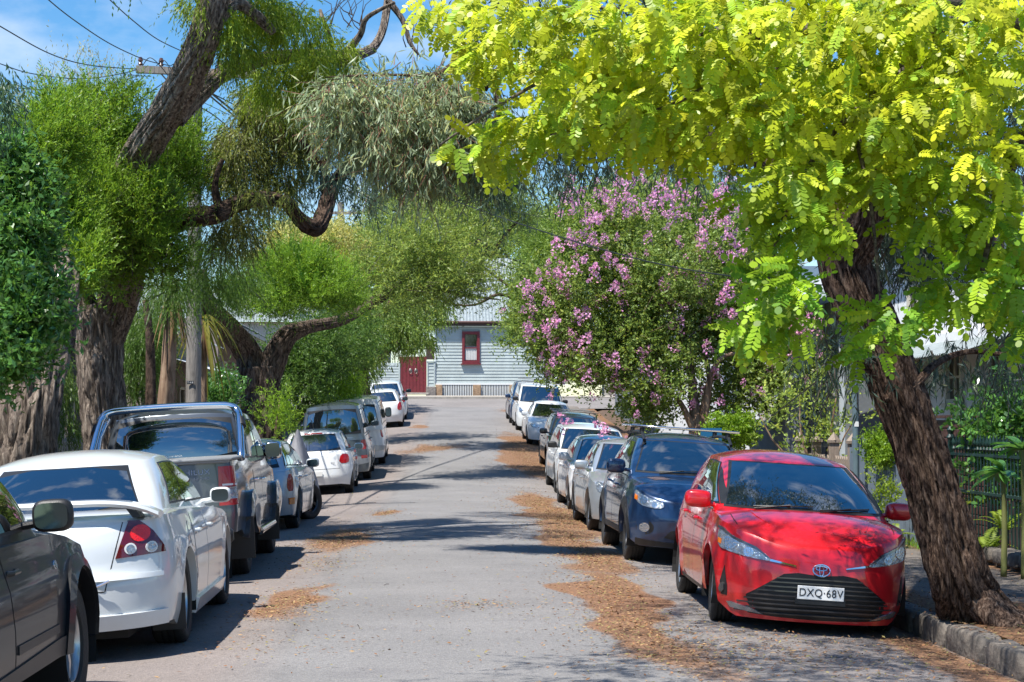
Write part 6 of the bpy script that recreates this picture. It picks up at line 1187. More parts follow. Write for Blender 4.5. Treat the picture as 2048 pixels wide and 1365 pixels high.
# roof, corrugated
def corrug(name, o, ux, uy, nx, L_, m, parent, amp=.012, pitch=.085):
    """sheet from origin o; ux along ridges' cross direction (length nx metres), uy up the slope"""
    ux, uy = Vector(ux).normalized(), Vector(uy).normalized(); n = ux.cross(uy); k = int(nx / pitch * 6); V = []
    for i in range(k + 1):
        p = Vector(o) + ux * (nx * i / k) + n * amp * math.sin(i * math.pi / 3)
        V += [p, p + uy * L_]
    return mesh(name, V, [(2 * i, 2 * i + 2, 2 * i + 3, 2 * i + 1) for i in range(k)], m, parent, True)
corrug('roof', (xa - .3, -.34, zt + .20), (1, 0, 0), (0, .86, .50), xb - xa + .6, 4.6, M_tin, H, .022, .16)
b = MB(); b.box(((xa + xb) / 2 + 2, 4.5, zt + 2.6), (xb - xa + 1, .5, .2)); b.build('ridge', M_tin, H)
# upper roof piece of the neighbour showing through
corrug('rear_roof', (xa - .3, 4.2, zt + 2.5), (1, 0, 0), (0, .5, .86), xb - xa + .6, 1.6, M_tin, H, .02, .16)
# sub floor
for (p0, p1) in ((873, 886), (947, 962), (1019, 1036), (1100, 1112)):
    b = MB(); b.box(((W(p0, 0).x + W(p1, 0).x) / 2, .0, (zb - .08 + W(0, 797).z) / 2 - .05), (W(p1, 0).x - W(p0, 0).x, .30, zb - W(0, 797).z + .02)); b.build('pier', M_sand, H, bev=.012)
for (p0, p1) in ((886, 947), (962, 1019), (1036, 1100)):
    x0, x1 = W(p0, 0).x, W(p1, 0).x; n = 18
    b = MB(); b.box(((x0 + x1) / 2, .25, zb - .45), (x1 - x0, .02, .85)); b.build('vent_backing', M_void, H)
    for i in range(n):
        b = MB(); b.box((x0 + (x1 - x0) * (i + .5) / n, -.02, zb - .42), ((x1 - x0) / n * .5, .025, .70)); b.build('vent_slat', pmat('white_trim', (.7, .72, .72), .5), H)
    b = MB(); b.box(((x0 + x1) / 2, -.03, zb - .785), (x1 - x0, .04, .05)); b.build('vent_rail', pmat('white_trim', (.7, .72, .72), .5), H)
# side gate and boarded fence
Gt = thing('double_gate', 'maroon double gate with round ring handles left of the cottage', 'gate', (0, 88.6, 2.75)); G0 = Gt.location
def WG(px, py, Y=88.6): return at(px, py, Y) - G0
x0, x1 = WG(801, 0).x, WG(855, 0).x; z0, z1 = WG(0, 785).z, WG(0, 712).z; n = 8
for i in range(n):
    b = MB(); w = (x1 - x0) / n; b.box((x0 + w * (i + .5), -.01 + .006 * (i % 2), (z0 + z1) / 2), (w - .012, .04, z1 - z0)); b.build('plank', M_maroon, Gt)
b = MB(); b.box(((x0 + x1) / 2, .03, (z0 + z1) / 2), (x1 - x0 - .02, .03, z1 - z0 - .02)); b.build('backing', M_void, Gt)
for px in (821, 832):
    c0 = WG(px, 741); b = MB(); b.lathe([(.001, -.03), (.06, -.03), (.09, 0), (.09, .02)], 16, 'Y', (c0.x, -.03, c0.z)); b.tube([(c0.x + .075 * math.cos(a), -.07, c0.z - .07 + .085 * math.sin(a)) for a in np.linspace(0, 6.283, 18)], .012, 6); b.build('ring_handle', pmat('aged_iron', (.25, .22, .2), .4, .8), Gt, True)
b = MB(); b.box(((x0 + x1) / 2, -.05, z0 - .05), (x1 - x0 + .2, .4, .10)); b.build('step', pmat('pale_concrete', (.42, .38, .33), .9), Gt)
b = MB(); b.box((WG(862, 0).x, .3, (z1 + WG(0, 695).z) / 2 + .1), (.42, .05, .9)); b.build('transom', pmat('dark_brown_timber', (.06, .035, .03), .7), Gt)
Fp = thing('boundary_pillar', 'narrow boarded panel on a pebbled stone plinth between gate and cottage', 'pillar', (0, 88.55, 2.75))
x0, x1 = WG(856, 0).x, WG(871, 0).x; z0, z1 = WG(0, 773).z, WG(0, 724).z; boards(Fp, x0 + .05, x1 - .05, z0, z1, 7, 0)
b = MB(); b.box((x0 + .02, 0, (z0 + z1) / 2), (.06, .1, z1 - z0 + .06)); b.box((x1 - .02, 0, (z0 + z1) / 2), (.06, .1, z1 - z0 + .06)); b.box(((x0 + x1) / 2, 0, z1 + .05), (x1 - x0 + .1, .14, .05)); b.build('frame', M_wb, Fp)
b = MB(); b.box(((x0 + x1) / 2, .0, (z0 + WG(0, 796).z) / 2), (x1 - x0 + .12, .3, z0 - WG(0, 796).z)); b.build('plinth', M_stone, Fp, bev=.02)
Fl = thing('boarded_fence', 'pale blue boarded fence left of the maroon gate', 'fence', (0, 88.6, 2.75)); x0, x1 = WG(690, 0).x, WG(800, 0).x; boards(Fl, x0, x1, WG(0, 783).z, WG(0, 725).z, 10, 0); b = MB(); b.box(((x0 + x1) / 2, .04, WG(0, 790).z), (x1 - x0, .1, .35)); b.build('plinth', M_stone, Fl)
b = MB(); b.box((x1 + .02, 0, (WG(0, 725).z + WG(0, 790).z) / 2), (.08, .12, 1.7)); b.build('post', M_wb, Fl)
bl = thing('distant_house', 'house mass behind the boarded fence, mostly hidden by foliage', 'house', (-9, 97, 2.9)); b = MB(); b.box((0, 0, 2.0), (14, 6, 4)); b.build('wall', pmat('pale_render', (.5, .48, .44), .9, var=.1), bl); corrug('roof', (-7.4, -3.4, 4.0), (1, 0, 0), (0, .85, .5), 14.8, 4, M_tin, bl, .02, .16)
bl = thing('distant_house', 'house mass to the right of the cottage behind the myrtle', 'house', (16, 90, 2.9)); b = MB(); b.box((0, 3, 2.0), (13, 6, 4)); b.build('wall', pmat('pale_render', (.5, .48, .44), .9), bl); corrug('roof', (-7, -.4, 4.0), (1, 0, 0), (0, .85, .5), 14, 4, M_tin, bl, .02, .16)

# ------------------------------------------------------------------ right side
M_dkpost = pmat('weathered_timber', (.30, .24, .19), .85, bump=.4, bscale=30, var=.35, stretch=(8, 8, 1))
M_iron = pmat('green_iron', (.012, .045, .035), .45, spec=.6, var=.3)
M_corr = pmat('blue_grey_corrugated', (.15, .19, .235), .5, .2, bump=.15, var=.25, vscale=3)
M_brick = pmat('dark_red_brown_brick', (.085, .038, .03), .6, bump=.5, bscale=25, var=.55, vscale=6)
M_mort = pmat('dark_mortar', (.05, .042, .038), .95)
M_whw = pmat('white_render', (.78, .79, .80), .85, bump=.15, bscale=12, var=.06, vscale=1.5)
M_grw = pmat('blue_grey_render', (.17, .19, .21), .85, bump=.2, bscale=12, var=.18, vscale=1.5)
# white terrace house
Hh = thing('terrace_house', 'tall white rendered house behind the leaning gum at the right', 'house', (8.2, 23.5, 0))
def wallbox(name, x0, x1, y0, y1, z0, z1, m, p, bev=0):
    b = MB(); b.box(((x0 + x1) / 2, (y0 + y1) / 2, (z0 + z1) / 2), (x1 - x0, y1 - y0, z1 - z0)); return b.build(name, m, p, bev=bev)
wallbox('wall', 0, 8, 0, 8.0, -.3, 5.0, M_whw, Hh)
corrug('roof', (-.4, -.3, 5.0), (0, 1, 0), (.9, 0, .42), 8.6, 4.8, pmat('pale_roof', (.66, .68, .70), .5, .2), Hh, .012)
b = MB(); b.tube([(-.42, -.3, 5.0), (-.42, 8.3, 5.0)], .06, 8); b.build('gutter', M_whw, Hh)
wallbox('string_course', -.06, 0.0, .0, 8.0, 2.85, 3.0, M_whw, Hh)
def xwin(parent, y0, y1, z0, z1, x=0, fm=None, bars=(2, 2)):
    w = empty('window', (0, 0, 0), parent=parent); fm = fm or pmat('cream_frame', (.6, .58, .5), .5); b = MB(); t = .06
    for (a, c, e, f) in ((y0, y1, z0, z0 + t), (y0, y1, z1 - t, z1), (y0, y0 + t, z0 + t, z1 - t), (y1 - t, y1, z0 + t, z1 - t)): b.box((x - .03, (a + c) / 2, (e + f) / 2), (.08, c - a, f - e))
    for i in range(1, bars[0]): b.box((x - .02, lerp(y0, y1, i / bars[0]), (z0 + z1) / 2), (.05, .035, z1 - z0 - 2 * t))
    for i in range(1, bars[1]): b.box((x - .018, (y0 + y1) / 2, lerp(z0, z1, i / bars[1])), (.05, y1 - y0 - 2 * t, .035))
    b.build('frame', fm, w); wallbox('pane', x - .012, x + .02, y0 + t, y1 - t, z0 + t, z1 - t, M_glassw, w); wallbox('sill', x - .12, x, y0 - .06, y1 + .06, z0 - .07, z0 - .002, fm, w)
xwin(Hh, 1.0, 1.9, 1.35, 2.6); xwin(Hh, 3.2, 4.0, 1.9, 2.7); xwin(Hh, 5.2, 6.2, 1.4, 2.7); xwin(Hh, 1.0, 1.9, 3.3, 4.5); xwin(Hh, 5.2, 6.2, 3.3, 4.5)
d_ = MB(); d_.box((-.05, 2.3, 2.2), (.08, .10, 4.6)); d_.build('downpipe', M_whw, Hh)
corrug('awning', (-1.0, .2, 2.55), (0, 1, 0), (.93, 0, .30), 7.6, 1.1, M_tin, Hh)
# grey building
Hg = thing('terrace_house', 'blue-grey rendered building behind the picket fence', 'house', (7.7, 31.6, 0)); wallbox('wall', 0, 7, 0, 6.2, -.2, 3.9, M_grw, Hg); corrug('roof', (-.4, -.2, 3.9), (0, 1, 0), (.9, 0, .42), 6.8, 4.4, M_tin, Hg)
for y in (.8, 2.4, 3.9, 5.2): wallbox('pilaster', -.07, 0, y, y + .14, -.2, 3.9, pmat('pale_trim', (.5, .55, .58), .6), Hg)
xwin(Hg, 1.4, 2.0, 1.2, 2.6); wallbox('door', -.04, .01, 3.0, 3.8, .1, 2.3, pmat('dark_door', (.02, .025, .03), .5), Hg)
d_ = MB(); d_.tube([(-.12, 2.3, 0), (-.12, 2.3, 3.9)], .04, 8); d_.build('downpipe', pmat('pale_trim', (.5, .55, .58), .6), Hg)
Hw = thing('terrace_house', 'bright white house wall glimpsed under the pink flowering tree', 'house', (7.9, 38.2, 0)); wallbox('wall', 0, 7, 0, 13, -.1, 5, M_whw, Hw); corrug('roof', (-.4, -.2, 5), (0, 1, 0), (.9, 0, .42), 13.4, 4.4, M_tin, Hw); xwin(Hw, 2, 3, 1.4, 2.8); xwin(Hw, 6, 7, 1.4, 2.8)
for (y0_, lab) in ((52, 'farther pale house right of the road behind the trees'), (66, 'last house on the right before the cross street')):
    Hx = thing('terrace_house', lab, 'house', (8.3, y0_, base(y0_ + 5))); wallbox('wall', 0, 7, 0, 12, -.8, 4, M_whw if y0_ < 60 else M_grw, Hx); corrug('roof', (-.4, -.2, 4), (0, 1, 0), (.9, 0, .42), 12.4, 4.4, M_tin, Hx)
# low sloping stair wall
sw = thing('garden_wall', 'low blue-grey wall with a sloping top behind the lime shrub', 'wall', (6.75, 33.0, 0)); b = MB(); pr = [(0, -.1), (3.9, -.1), (3.9, 1.5), (2.0, 1.5), (0, 2.4)]
n0 = 0; b.V = [Vector((0, y, z)) for y, z in pr] + [Vector((.25, y, z)) for y, z in pr]; b.F = [(0, 1, 2, 3, 4), (9, 8, 7, 6, 5)] + [(i, (i + 1) % 5, 5 + (i + 1) % 5, 5 + i) for i in range(5)]; b.build('wall', M_grw, sw)
b = MB(); b.tube([(.12, 3.95, 1.55), (.12, 2.0, 1.55), (.12, -.05, 2.46)], .09, 4); b.build('coping', pmat('pale_trim', (.5, .55, .58), .6), sw)
# brick wall, single bricks
bw = thing('brick_wall', 'dark red-brown brick garden wall behind the letterbox', 'wall', (7.35, 22.4, 0)); wallbox('mortar_core', .02, .30, 0, 3.9, -.3, 1.62, M_mort, bw)
bme = None; rb = random.Random(2)
for r_ in range(13):
    for c_ in range(11):
        y = c_ * .36 + (.18 if r_ % 2 else 0); z = -.02 + r_ * .128
        if y > 3.7: continue
        if bme is None: b = MB(); b.box((0, 0, 0), (.10, .345, .112)); o = b.build('brick', M_brick, bw, bev=.006); bme = o.data
        else: o = bpy.data.objects.new('brick', bme); COL.objects.link(o); o.parent = bw
        o.location = (.055 + rb.uniform(-.004, .004), y + .17, z + .06); o.rotation_euler = (0, 0, rb.uniform(-.01, .01))
wallbox('capping', -.03, .34, -.02, 3.92, 1.66, 1.70, M_brick, bw)
bf = thing('brick_wall', 'nearer dark brick house wall at the right edge behind the plants', 'wall', (8.0, 16.5, 0)); wallbox('wall', 0, .4, 0, 6, -.3, 3.2, M_brick, bf)
# picket fence + gate posts
pf = thing('picket_fence', 'weathered timber picket fence with capped posts behind the red car roof', 'fence', (6.2, 25.5, 0)); pm_ = None
for i in range(34):
    y = .1 + i * .135
    if i % 9 in (0,):
        b = MB(); b.box((0, y, .62), (.13, .13, 1.34)); b.box((0, y, 1.31), (.17, .17, .04)); b.lathe([(.10, 1.33), (.001, 1.45)], 4, 'Z', (0, y, 0)); b.build('post', M_dkpost, pf); continue
    if pm_ is None: b = MB(); b.V = [Vector(v) for v in ((-.01, -.035, 0), (-.01, .035, 0), (-.01, .035, 1.05), (-.01, 0, 1.10), (-.01, -.035, 1.05), (.01, -.035, 0), (.01, .035, 0), (.01, .035, 1.05), (.01, 0, 1.10), (.01, -.035, 1.05))]; b.F = [(0, 1, 2, 3, 4), (9, 8, 7, 6, 5)] + [(k_, (k_ + 1) % 5, 5 + (k_ + 1) % 5, 5 + k_) for k_ in range(5)]; o = b.build('picket', M_dkpost, pf); pm_ = o.data
    else: o = bpy.data.objects.new('picket', pm_); COL.objects.link(o); o.parent = pf
    o.location = (0, y, 0)
for z in (.3, .95): wallbox('rail', .012, .05, 0, 4.6, z, z + .07, M_dkpost, pf)
# corrugated fence
cf = thing('corrugated_fence', 'blue-grey corrugated iron fence with a ragged top left of the gum trunk', 'fence', (6.15, 21.2, .02)); corrug('sheet', (0, 0, 0), (0, 1, 0), (0, 0, 1), 4.3, 1.22, M_corr, cf, .028, .105)
for i in range(38): wallbox('top_slat', .0, .02, .03 + i * .113, .08 + i * .113, 1.18, 1.34 + .03 * (i % 3), M_corr, cf)
for z in (.25, 1.0): wallbox('rail', .04, .09, 0, 4.3, z, z + .07, M_dkpost, cf)
# iron railing: bars with spear tops
ir = thing('iron_fence', 'dark green cast-iron railing with spear tops at the right edge', 'fence', (6.30, 15.0, .16)); im = None
for i in range(54):
    y = i * .115
    if im is None:
        b = MB(); b.tube([(0, 0, -.05), (0, 0, 1.12)], .009, 6); b.lathe([(.008, 1.10), (.026, 1.13), (.012, 1.16), (.022, 1.18), (.028, 1.21), (.001, 1.30)], 8, 'Z'); b.lathe([(.008, .60), (.02, .63), (.008, .66)], 8, 'Z'); o = b.build('bar', M_iron, ir, True); im = o.data
    else: o = bpy.data.objects.new('bar', im); COL.objects.link(o); o.parent = ir
    o.location = (0, y, 0)
for z in (.05, .62, 1.05): wallbox('rail', -.018, .018, 0, 6.1, z, z + .03, M_iron, ir)
for y in (0, 3.0, 6.1):
    b = MB(); b.box((0, y, .58), (.06, .06, 1.3)); b.lathe([(.03, 1.22), (.055, 1.26), (.03, 1.30), (.05, 1.35), (.001, 1.42)], 10, 'Z', (0, y, 0)); b.build('post', M_iron, ir)
ge = MB(); ge.box((6.28, 18.1, .06), (.22, 6.4, .22)); o = ge.build('garden_edge', M_kerb); tag(o, kind='structure'); yy = 14.9
rnd = random.Random(9)
while yy < 21.2:
    Lb = rnd.uniform(.35, .6); sb = superbox((.26, Lb - .02, .16), 6, 14, 8)
    for v in sb.V: v += noise.noise_vector((v * 6 + Vector((yy, 0, 0)))) * .014
    q = sb.build('edging_stone', M_kerb, o, True, 60); q.location = (6.22, yy + Lb / 2, .16); yy += Lb
# letterbox
lb = thing('letterbox', 'small white letterbox with a curved red roof above the iron railing', 'letterbox', (6.75, 20.9, 0)); wallbox('body', -.16, .16, -.14, .14, 1.02, 1.26, pmat('cream_white', (.66, .66, .60), .5, var=.1), lb)
b = MB(); n_ = 10
for i in range(n_ + 1):
    a = math.pi * i / n_; 
    for y in (-.17, .17): b.V += [Vector((.19 * math.cos(a), y, 1.262 + .15 * math.sin(a)))]
b.F = [(2 * i, 2 * i + 2, 2 * i + 3, 2 * i + 1) for i in range(n_)] + [tuple(range(0, 2 * n_ + 2, 2)), tuple(range(1, 2 * n_ + 2, 2))[::-1]]; b.build('roof', pmat('faded_red', (.30, .06, .05), .5, var=.3), lb)
wallbox('slot', -.163, -.16, -.08, .08, 1.16, 1.18, G_dark, lb); wallbox('leaf_motif', -.166, -.161, -.05, .07, 1.05, 1.13, pmat('motif_green', (.02, .2, .08), .5), lb); wallbox('post', -.05, .05, -.05, .05, 0, 1.02, M_dkpost, lb)
# sign pole
sp_ = thing('sign_pole', 'plain blue-grey steel pole on the footpath behind the red car', 'pole', (5.95, 24.4, .04)); b = MB(); b.tube([(0, 0, 0), (0, 0, 2.9)], .045, 14); b.build('tube', pmat('pole_grey_blue', (.17, .24, .27), .45, .4, var=.2), sp_); wallbox('sticker', -.03, .03, -.048, -.0465, 1.50, 1.57, G_white, sp_)
bs = thing('blue_board', 'small blue board with yellow lettering under the flowering tree', 'sign', (4.95, 30.6, 0)); wallbox('panel', -.2, .16, -.02, .02, 1.25, 1.50, pmat('sign_blue', (.01, .12, .26), .5), bs); text('COUNCIL', .07, (-.02, -.024, 1.34), (R(90), 0, 0), pmat('sign_yellow', (.6, .5, .1), .5), bs, 'lettering', .001); wallbox('post', -.03, .03, .021, .06, 0, 1.5, M_dkpost, bs)
for ch in list(bs.children):
    if ch.name.startswith('lettering'): bpy.data.objects.remove(ch, do_unlink=True)
wallbox('yellow_band', -.15, .1, -.024, -.021, 1.30, 1.325, pmat('sign_yellow', (.6, .5, .1), .5), bs)
wp = thing('white_post', 'short white post beside the lime shrub', 'post', (5.2, 31.2, 0)); wallbox('shaft', -.06, .06, -.06, .06, 0, 1.48, pmat('post_white', (.75, .75, .72), .5), wp); wallbox('cap', -.08, .08, -.08, .08, 1.48, 1.53, pmat('post_white', (.75, .75, .72), .5), wp)

# ------------------------------------------------------------------ left side houses
M_mauve = pmat('dark_mauve_render', (.055, .04, .05), .8, bump=.2, var=.2); M_pinkr = pmat('pinkish_render', (.30, .24, .22), .85, bump=.2, var=.12)
def lhouse(lab, y0, y1, m, zt_, ver=None, x=-7.0, b0=0):
    h = thing('terrace_house', lab, 'house', (x, y0, b0)); wallbox('wall', -7, 0, 0, y1 - y0, -.5, zt_, m, h); corrug('roof', (.4, y1 - y0 + .2, zt_), (0, -1, 0), (-.9, 0, .42), y1 - y0 + .4, 4.6, M_tin, h)
    for yy in np.arange(1.2, y1 - y0 - 1.5, 2.6): xwinL(h, yy, yy + 1.0, .9, 2.4)
    if ver:
        corrug('veranda_roof', (1.5, y1 - y0, 2.75), (0, -1, 0), (-.95, 0, .28), y1 - y0, 1.6, pmat('pale_roof', (.66, .68, .70), .5, .2), h)
        for yy in np.arange(.1, y1 - y0, 2.2): wallbox('veranda_post', 1.35, 1.45, yy, yy + .1, 0, 2.75, pmat('pale_trim', (.5, .55, .58), .6), h)
        wallbox('veranda_beam', 1.3, 1.46, 0, y1 - y0, 2.60, 2.74, pmat('sage_trim', (.2, .26, .24), .6), h)
    return h
def xwinL(parent, y0, y1, z0, z1):
    w = empty('window', parent=parent); t = .07; b = MB()
    for (a, c, e, f) in ((y0, y1, z0, z0 + t), (y0, y1, z1 - t, z1), (y0, y0 + t, z0 + t, z1 - t), (y1 - t, y1, z0 + t, z1 - t)): b.box((.03, (a + c) / 2, (e + f) / 2), (.08, c - a, f - e))
    b.build('frame', pmat('cream_frame', (.6, .58, .5), .5), w); wallbox('pane', -.02, .012, y0 + t, y1 - t, z0 + t, z1 - t, M_glassw, w)
lhouse('dark blue-grey house wall behind the leftmost trunk', 12, 27.8, pmat('slate_render', (.09, .12, .15), .85, var=.15), 3.6, x=-7.2)
lhouse('dark mauve terrace behind the forked trunk and palm', 28, 40, M_mauve, 3.6)
lhouse('pinkish terrace with a pale veranda roof left of the two-stemmed tree', 44, 58, M_pinkr, 3.8, 1, b0=.2)
lhouse('pale terrace up the rise on the left', 60, 78, M_pinkr, 3.8, 1, b0=1.3)
pf = thing('picket_fence', 'dark picket fence seen between the two left trunks', 'fence', (-6.35, 26.5, 0)); pm2 = None
for i in range(64):
    if pm2 is None: b = MB(); b.V = [Vector(v) for v in ((-.01, -.035, 0), (-.01, .035, 0), (-.01, .035, 1.2), (-.01, 0, 1.28), (-.01, -.035, 1.2), (.01, -.035, 0), (.01, .035, 0), (.01, .035, 1.2), (.01, 0, 1.28), (.01, -.035, 1.2))]; b.F = [(0, 1, 2, 3, 4), (9, 8, 7, 6, 5)] + [(k_, (k_ + 1) % 5, 5 + (k_ + 1) % 5, 5 + k_) for k_ in range(5)]; o = b.build('picket', pmat('picket_grey', (.33, .33, .32), .7, var=.2), pf); pm2 = o.data
    else: o = bpy.data.objects.new('picket', pm2); COL.objects.link(o); o.parent = pf
    o.location = (0, .1 + i * .14, .05)
for z in (.35, 1.0): wallbox('rail', -.06, -.012, 0, 9, z, z + .07, pmat('picket_grey', (.33, .33, .32), .7), pf)

# ------------------------------------------------------------------ power pole and lines
M_pole = pmat('silvered_timber', (.27, .245, .22), .9, bump=.8, bscale=9, var=.45, vscale=3, stretch=(6, 6, .7))
pb = at(386, 900, 33); pz = gz(pb.x, 33); pp = thing('power_pole', 'silvered timber power pole with a crossarm behind the ute', 'pole', (pb.x, 33, pz))
tp = at(381, 58, 33).z - pz; b = MB(); b.tube([(0, 0, -.2), (0, 0, tp * .5), (-.02, 0, tp)], [.155, .13, .105], 18); b.build('shaft', M_pole, pp, True)
az = at(386, 148, 33).z - pz; b = MB(); b.box((.05, -.17, az), (2.25, .11, .13), M=Matrix.Rotation(R(2.0), 3, 'Y')); b.build('crossarm', M_pole, pp)
az2 = at(386, 300, 33).z - pz
for x in (-1.0, -.62, .45, .75, 1.1):
    b = MB(); b.lathe([(.015, .06), (.05, .09), (.03, .13), (.05, .16), (.03, .22), (.001, .23)], 10, 'Z', (x, -.17, az + .01 - x * .035)); b.build('insulator', pmat('brown_porcelain', (.1, .04, .02), .2, coat=1), pp, True)
for sg in (-1, 1):
    b = MB(); b.tube([(0, -.14, az - .75), (sg * .62, -.17, az - .06 - sg * .02)], .015, 6); b.build('brace', pmat('aged_iron', (.25, .22, .2), .4, .8), pp)
tz = at(386, 766, 33).z - pz; wallbox('number_tag', -.10, .02, -.165, -.158, tz - .03, tz + .03, pmat('tag_dark', (.015, .02, .03), .5), pp); text('7 4 8', .045, (-.04, -.167, tz), (R(90), 0, 0), G_white, pp, 'tag_lettering', .0005)
b = MB(); b.tube([(.1, -.16, az - 4.6), (.1, -.16, az - 2.2), (.13, -.14, az)], .02, 6); b.build('cable_conduit', G_black, pp)
M_wire = pmat('line_black', (.008, .012, .012), .6)
def wire(label, pts, r=.009, cat='cable', n=10):
    P = smooth_path(pts, n); o0 = P[0].copy(); t = MB(); t.tube([p - o0 for p in P], r, 5, False); o = t.build('power_line', M_wire, None, True); o.location = o0; tag(o, label, cat, 'overhead lines'); return o
def XL(px, py, X): Y = X * F / (px - VX); return at(px, py, Y)
e0 = at(280, 137, 33)
wire('overhead line crossing the top left sky, lowest of the three steep ones', [XL(-90, 0, -5.6), XL(0, 53, -5.6), XL(100, 108, -5.55), XL(180, 131, -5.5), at(278, 139, 33)])
wire('overhead line entering at the top left, middle of the three steep ones', [XL(50, -45, -5.2), XL(97, 0, -5.2), XL(150, 42, -5.2), XL(220, 88, -5.1), XL(290, 120, -4.9), at(340, 132, 33)])
wire('overhead line nearest the leaning limb at top left, rightmost of the steep ones', [XL(170, -55, -4.6), XL(220, 0, -4.6), XL(270, 45, -4.5), XL(320, 82, -4.4), at(385, 112, 33)])
wire('slack line sagging in front of the left clouds, upper of the two', [XL(-80, 100, -7), XL(0, 128, -7), XL(60, 147, -6.9), XL(150, 158, -6.6), XL(220, 152, -6.0), at(282, 138, 33)])
wire('slack line sagging in front of the left clouds, lower of the two', [XL(-40, 168, -7.4), XL(30, 176, -7.4), XL(120, 181, -7.2), XL(200, 172, -6.6), at(278, 152, 33)])
wire('short line to the left houses low in the sky', [XL(-60, 240, -7.6), XL(0, 243, -7.5), XL(85, 249, -7.2), XL(200, 262, -6.2), at(372, 280, 33)])
wire('service line slanting down left of the leaning limb', [at(350, 150, 33), at(300, 185, 30), at(262, 210, 27.5), at(200, 235, 25.5)])
wire('service line to the right houses, upper one across the myrtle', [at(400, 175, 33), at(600, 275, 34), at(830, 372, 33), at(1060, 455, 31), at(1290, 522, 29), at(1480, 555, 27.5), at(1700, 575, 26)], .011)
wire('pale thin line crossing the myrtle blossom', [at(395, 200, 33), at(700, 340, 38), at(880, 392, 40), at(1060, 430, 40), at(1290, 478, 36), at(1520, 495, 33)], .006)
wire('bundled line running down to the end of the street, upper strand', [at(395, 165, 33), at(560, 290, 42), at(760, 408, 52), at(900, 470, 58), at(1040, 525, 62), at(1190, 580, 66)], .022)
wire('bundled line running down to the end of the street, lower strand', [at(395, 172, 33), at(560, 300, 42), at(770, 424, 52), at(890, 482, 58), at(1010, 532, 62), at(1150, 580, 66)], .018)
wire('line to the far pole under the crooked branches', [at(392, 210, 33), at(460, 260, 45), at(560, 380, 60), at(670, 455, 80)], .015)
wire('line crossing the sky patch above the myrtle', [at(1020, 318, 24), at(1150, 333, 23), at(1300, 341, 22), at(1520, 346, 21)], .007)
wire('thin cable swinging from the pole past the two-stemmed tree', [at(420, 440, 33), at(450, 500, 34), at(490, 565, 36), at(530, 605, 39)], .018)
for j in range(4):
    wire('jumper cable looped at the crossarm end, number %s from the left' % ('one', 'two', 'three', 'four')[j], [at(285 + 28 * j, 132, 32.7), at(300 + 28 * j, 116 + 5 * j, 32.6), at(322 + 26 * j, 134 + 12 * (j % 2), 32.6), at(345 + 25 * j, 165 - 8 * j, 32.7)], .008)
fp = at(681, 500, 80); pf_ = thing('power_pole', 'distant timber pole above the tree tops left of the street end', 'pole', (fp.x, 80, base(80))); tz = at(681, 405, 80).z - base(80); b = MB(); b.tube([(0, 0, 0), (0, 0, tz)], [.2, .14], 12); b.build('shaft', M_pole, pf_, True); b = MB(); b.box((0, -.15, tz - .5), (2.2, .12, .12)); b.build('crossarm', M_pole, pf_)
# covered motorcycle between silver wagon and white hatch
c0 = gp(628, 1015); cm = thing('covered_motorcycle', 'upright grey cloth cover standing between the silver wagon and small white hatchback', 'motorcycle cover', (c0.x - .25, 34.2, road(c0.x - .25, 34.2))); V = []; nr, nh = 28, 12
for j in range(nh + 1):
    h = j / nh; rx, ry = lerp(.42, .02, h ** 1.3), lerp(.95, .05, h ** .9)
    for k_ in range(nr):
        a = 2 * math.pi * k_ / nr; w = 1 + .13 * noise.noise((math.cos(a) * 2, math.sin(a) * 2, h * 1.2)) + .05 * math.sin(a * 9) * (1 - h); V.append((rx * w * math.cos(a), ry * w * math.sin(a) - .2 * h, 1.42 * h + .12))
mesh('cover', V, [(j * nr + k_, j * nr + (k_ + 1) % nr, (j + 1) * nr + (k_ + 1) % nr, (j + 1) * nr + k_) for j in range(nh) for k_ in range(nr)], pmat('grey_cover_cloth', (.22, .22, .24), .7, bump=.3, bscale=12), cm, True)
wv = copy_tree(make_wheel(.31, .12, .22, 'ten', G_alloyd), cm); wv.location = (0, -.62, .31); wv.rotation_euler = (0, 0, R(90)); wv2 = copy_tree(make_wheel(.31, .12, .22, 'ten', G_alloyd), cm); wv2.location = (0, .62, .31); wv2.rotation_euler = (0, 0, R(90))
# ------------------------------------------------------------------ loose leaf litter and twigs
rng = np.random.default_rng(77); PX = []; 
for (X, Y, rx, ry, s) in LITW:
    n_ = int(2400 * s * max(.3, min(2.2, rx * ry * 1.2)));
    if Y > 60: n_ //= 3
    wd = np.where(rng.random(n_) < .35, 1.3, .6); PX.append(np.stack([X + rng.normal(size=n_) * rx * wd, Y + rng.normal(size=n_) * ry * wd], 1))
n_ = 3000; yy = 9 + rng.random(n_) ** 1.5 * 50; PX.append(np.stack([KR - .12 - np.abs(rng.normal(size=n_)) * .35 + np.array([cx(y) for y in yy]), yy], 1))
n_ = 1800; yy = 9 + rng.random(n_) * 40; PX.append(np.stack([KL + .2 + np.abs(rng.normal(size=n_)) * .9 + np.array([cx(y) for y in yy]), yy], 1))
n_ = 3500; PX.append(np.stack([4.7 + rng.normal(size=n_) * .6, 13.8 + rng.normal(size=n_) * 1.6], 1)); n_ = 1500; PX.append(np.stack([rng.uniform(-3.8, 3.9, n_), 9 + rng.random(n_) ** 1.3 * 30], 1)); n_ = 1800; PX.append(np.stack([rng.uniform(4.3, 6.1, n_), 9 + rng.random(n_) * 22], 1))
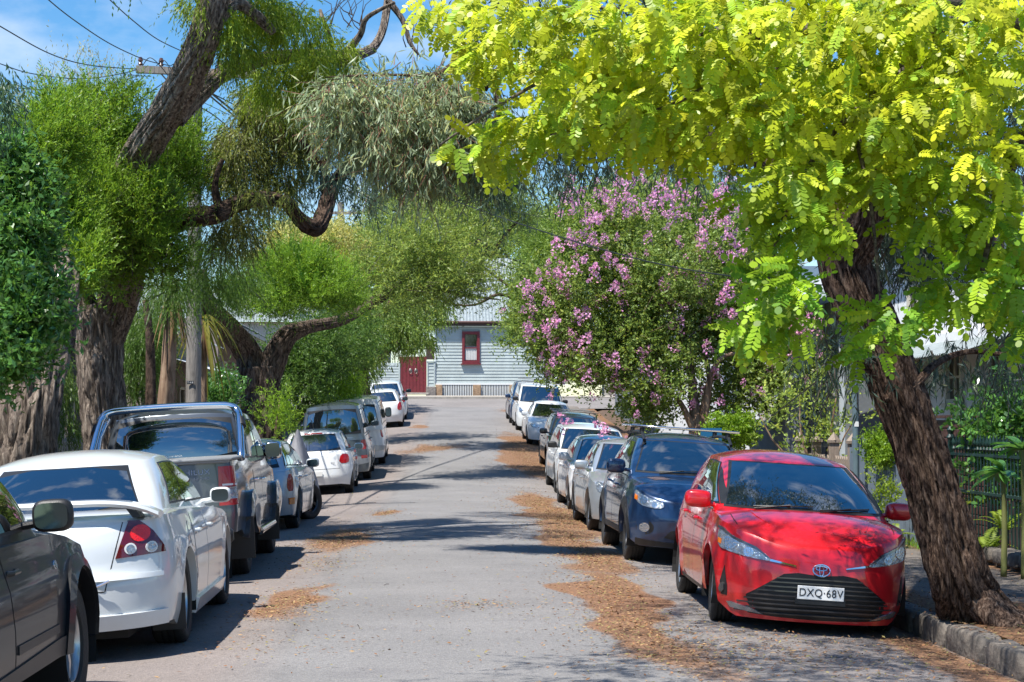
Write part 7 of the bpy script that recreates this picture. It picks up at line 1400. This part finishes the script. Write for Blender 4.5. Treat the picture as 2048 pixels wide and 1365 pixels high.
PX = np.concatenate(PX); Z = np.array([gz(x, y) if not (KR - .02 < x - cx(y) < KR + .2) else gz(KR + .3 + cx(y), y) for x, y in PX]) + .008 + .012 * rng.random(len(PX)); n_ = len(PX); P = np.column_stack([PX, Z]); a = rng.random(n_) * 6.283; D = norm(np.stack([np.cos(a), np.sin(a), rng.normal(size=n_) * .18], 1))
up = norm(np.array([0, 0, 1.]) + rng.normal(size=(n_, 3)) * .25); pal = np.array([(.34, .17, .08), (.24, .12, .06), (.42, .27, .13), (.16, .09, .05), (.28, .24, .09)])[rng.integers(0, 5, n_)]
o = quads_mesh('leaf_litter', leaf_quads(P, D, .02 + .035 * rng.random(n_), .008 + .010 * rng.random(n_), rng, up), leafmat('dry_litter_leaf', (1, 1, 1), (.5, .4, .3), .8, .15), None, pal); tag(o, kind='stuff')
for i in range(9):
    px = random.uniform(560, 1500); py = random.uniform(1000, 1330); p = gp(px, py); a = random.uniform(0, 3.14); L_ = random.uniform(.1, .35); t = MB(); t.tube([(-math.cos(a) * L_ / 2, -math.sin(a) * L_ / 2, .006), (0, .01, .012), (math.cos(a) * L_ / 2, math.sin(a) * L_ / 2, .006)], .0025, 5)
    if i == 0: tw = thing('fallen_twigs', 'thin fallen twigs lying about on the asphalt', 'twigs', (0, 0, 0)); tw['kind'] = 'stuff'
    o = t.build('twig', B_twigd, tw); o.location = p
# grass and weeds along the kerbs and fence feet
def tufts(name, spots, m, seed, h=.14):
    rg = np.random.default_rng(seed); A = []
    for (x, y, s, n) in spots: A.append(np.column_stack([x + rg.normal(size=n) * s, y + rg.normal(size=n) * s * 1.5]))
    A = np.concatenate(A); Z = np.array([gz(x, y) for x, y in A]); n = len(A); D = norm(rg.normal(size=(n, 3)) * .45 + np.array([0, 0, 1.])); o = quads_mesh(name, leaf_quads(np.column_stack([A, Z]), D, h * (.4 + rg.random(n)), np.full(n, .008), rg), m, None, .7 + .6 * rg.random((n, 3)) * np.array([1.2, 1, .8])); tag(o, kind='stuff')
tufts('grass', [(6.05, 21 + i * .5, .07, 60) for i in range(9)] + [(-2.35, 21.8, .10, 90), (4.5, 12.0, .15, 60)] + [(-5.2 + .3 * math.sin(i), 18 + i * 1.2, .5, 220) for i in range(26)], Lf_mel, 5)
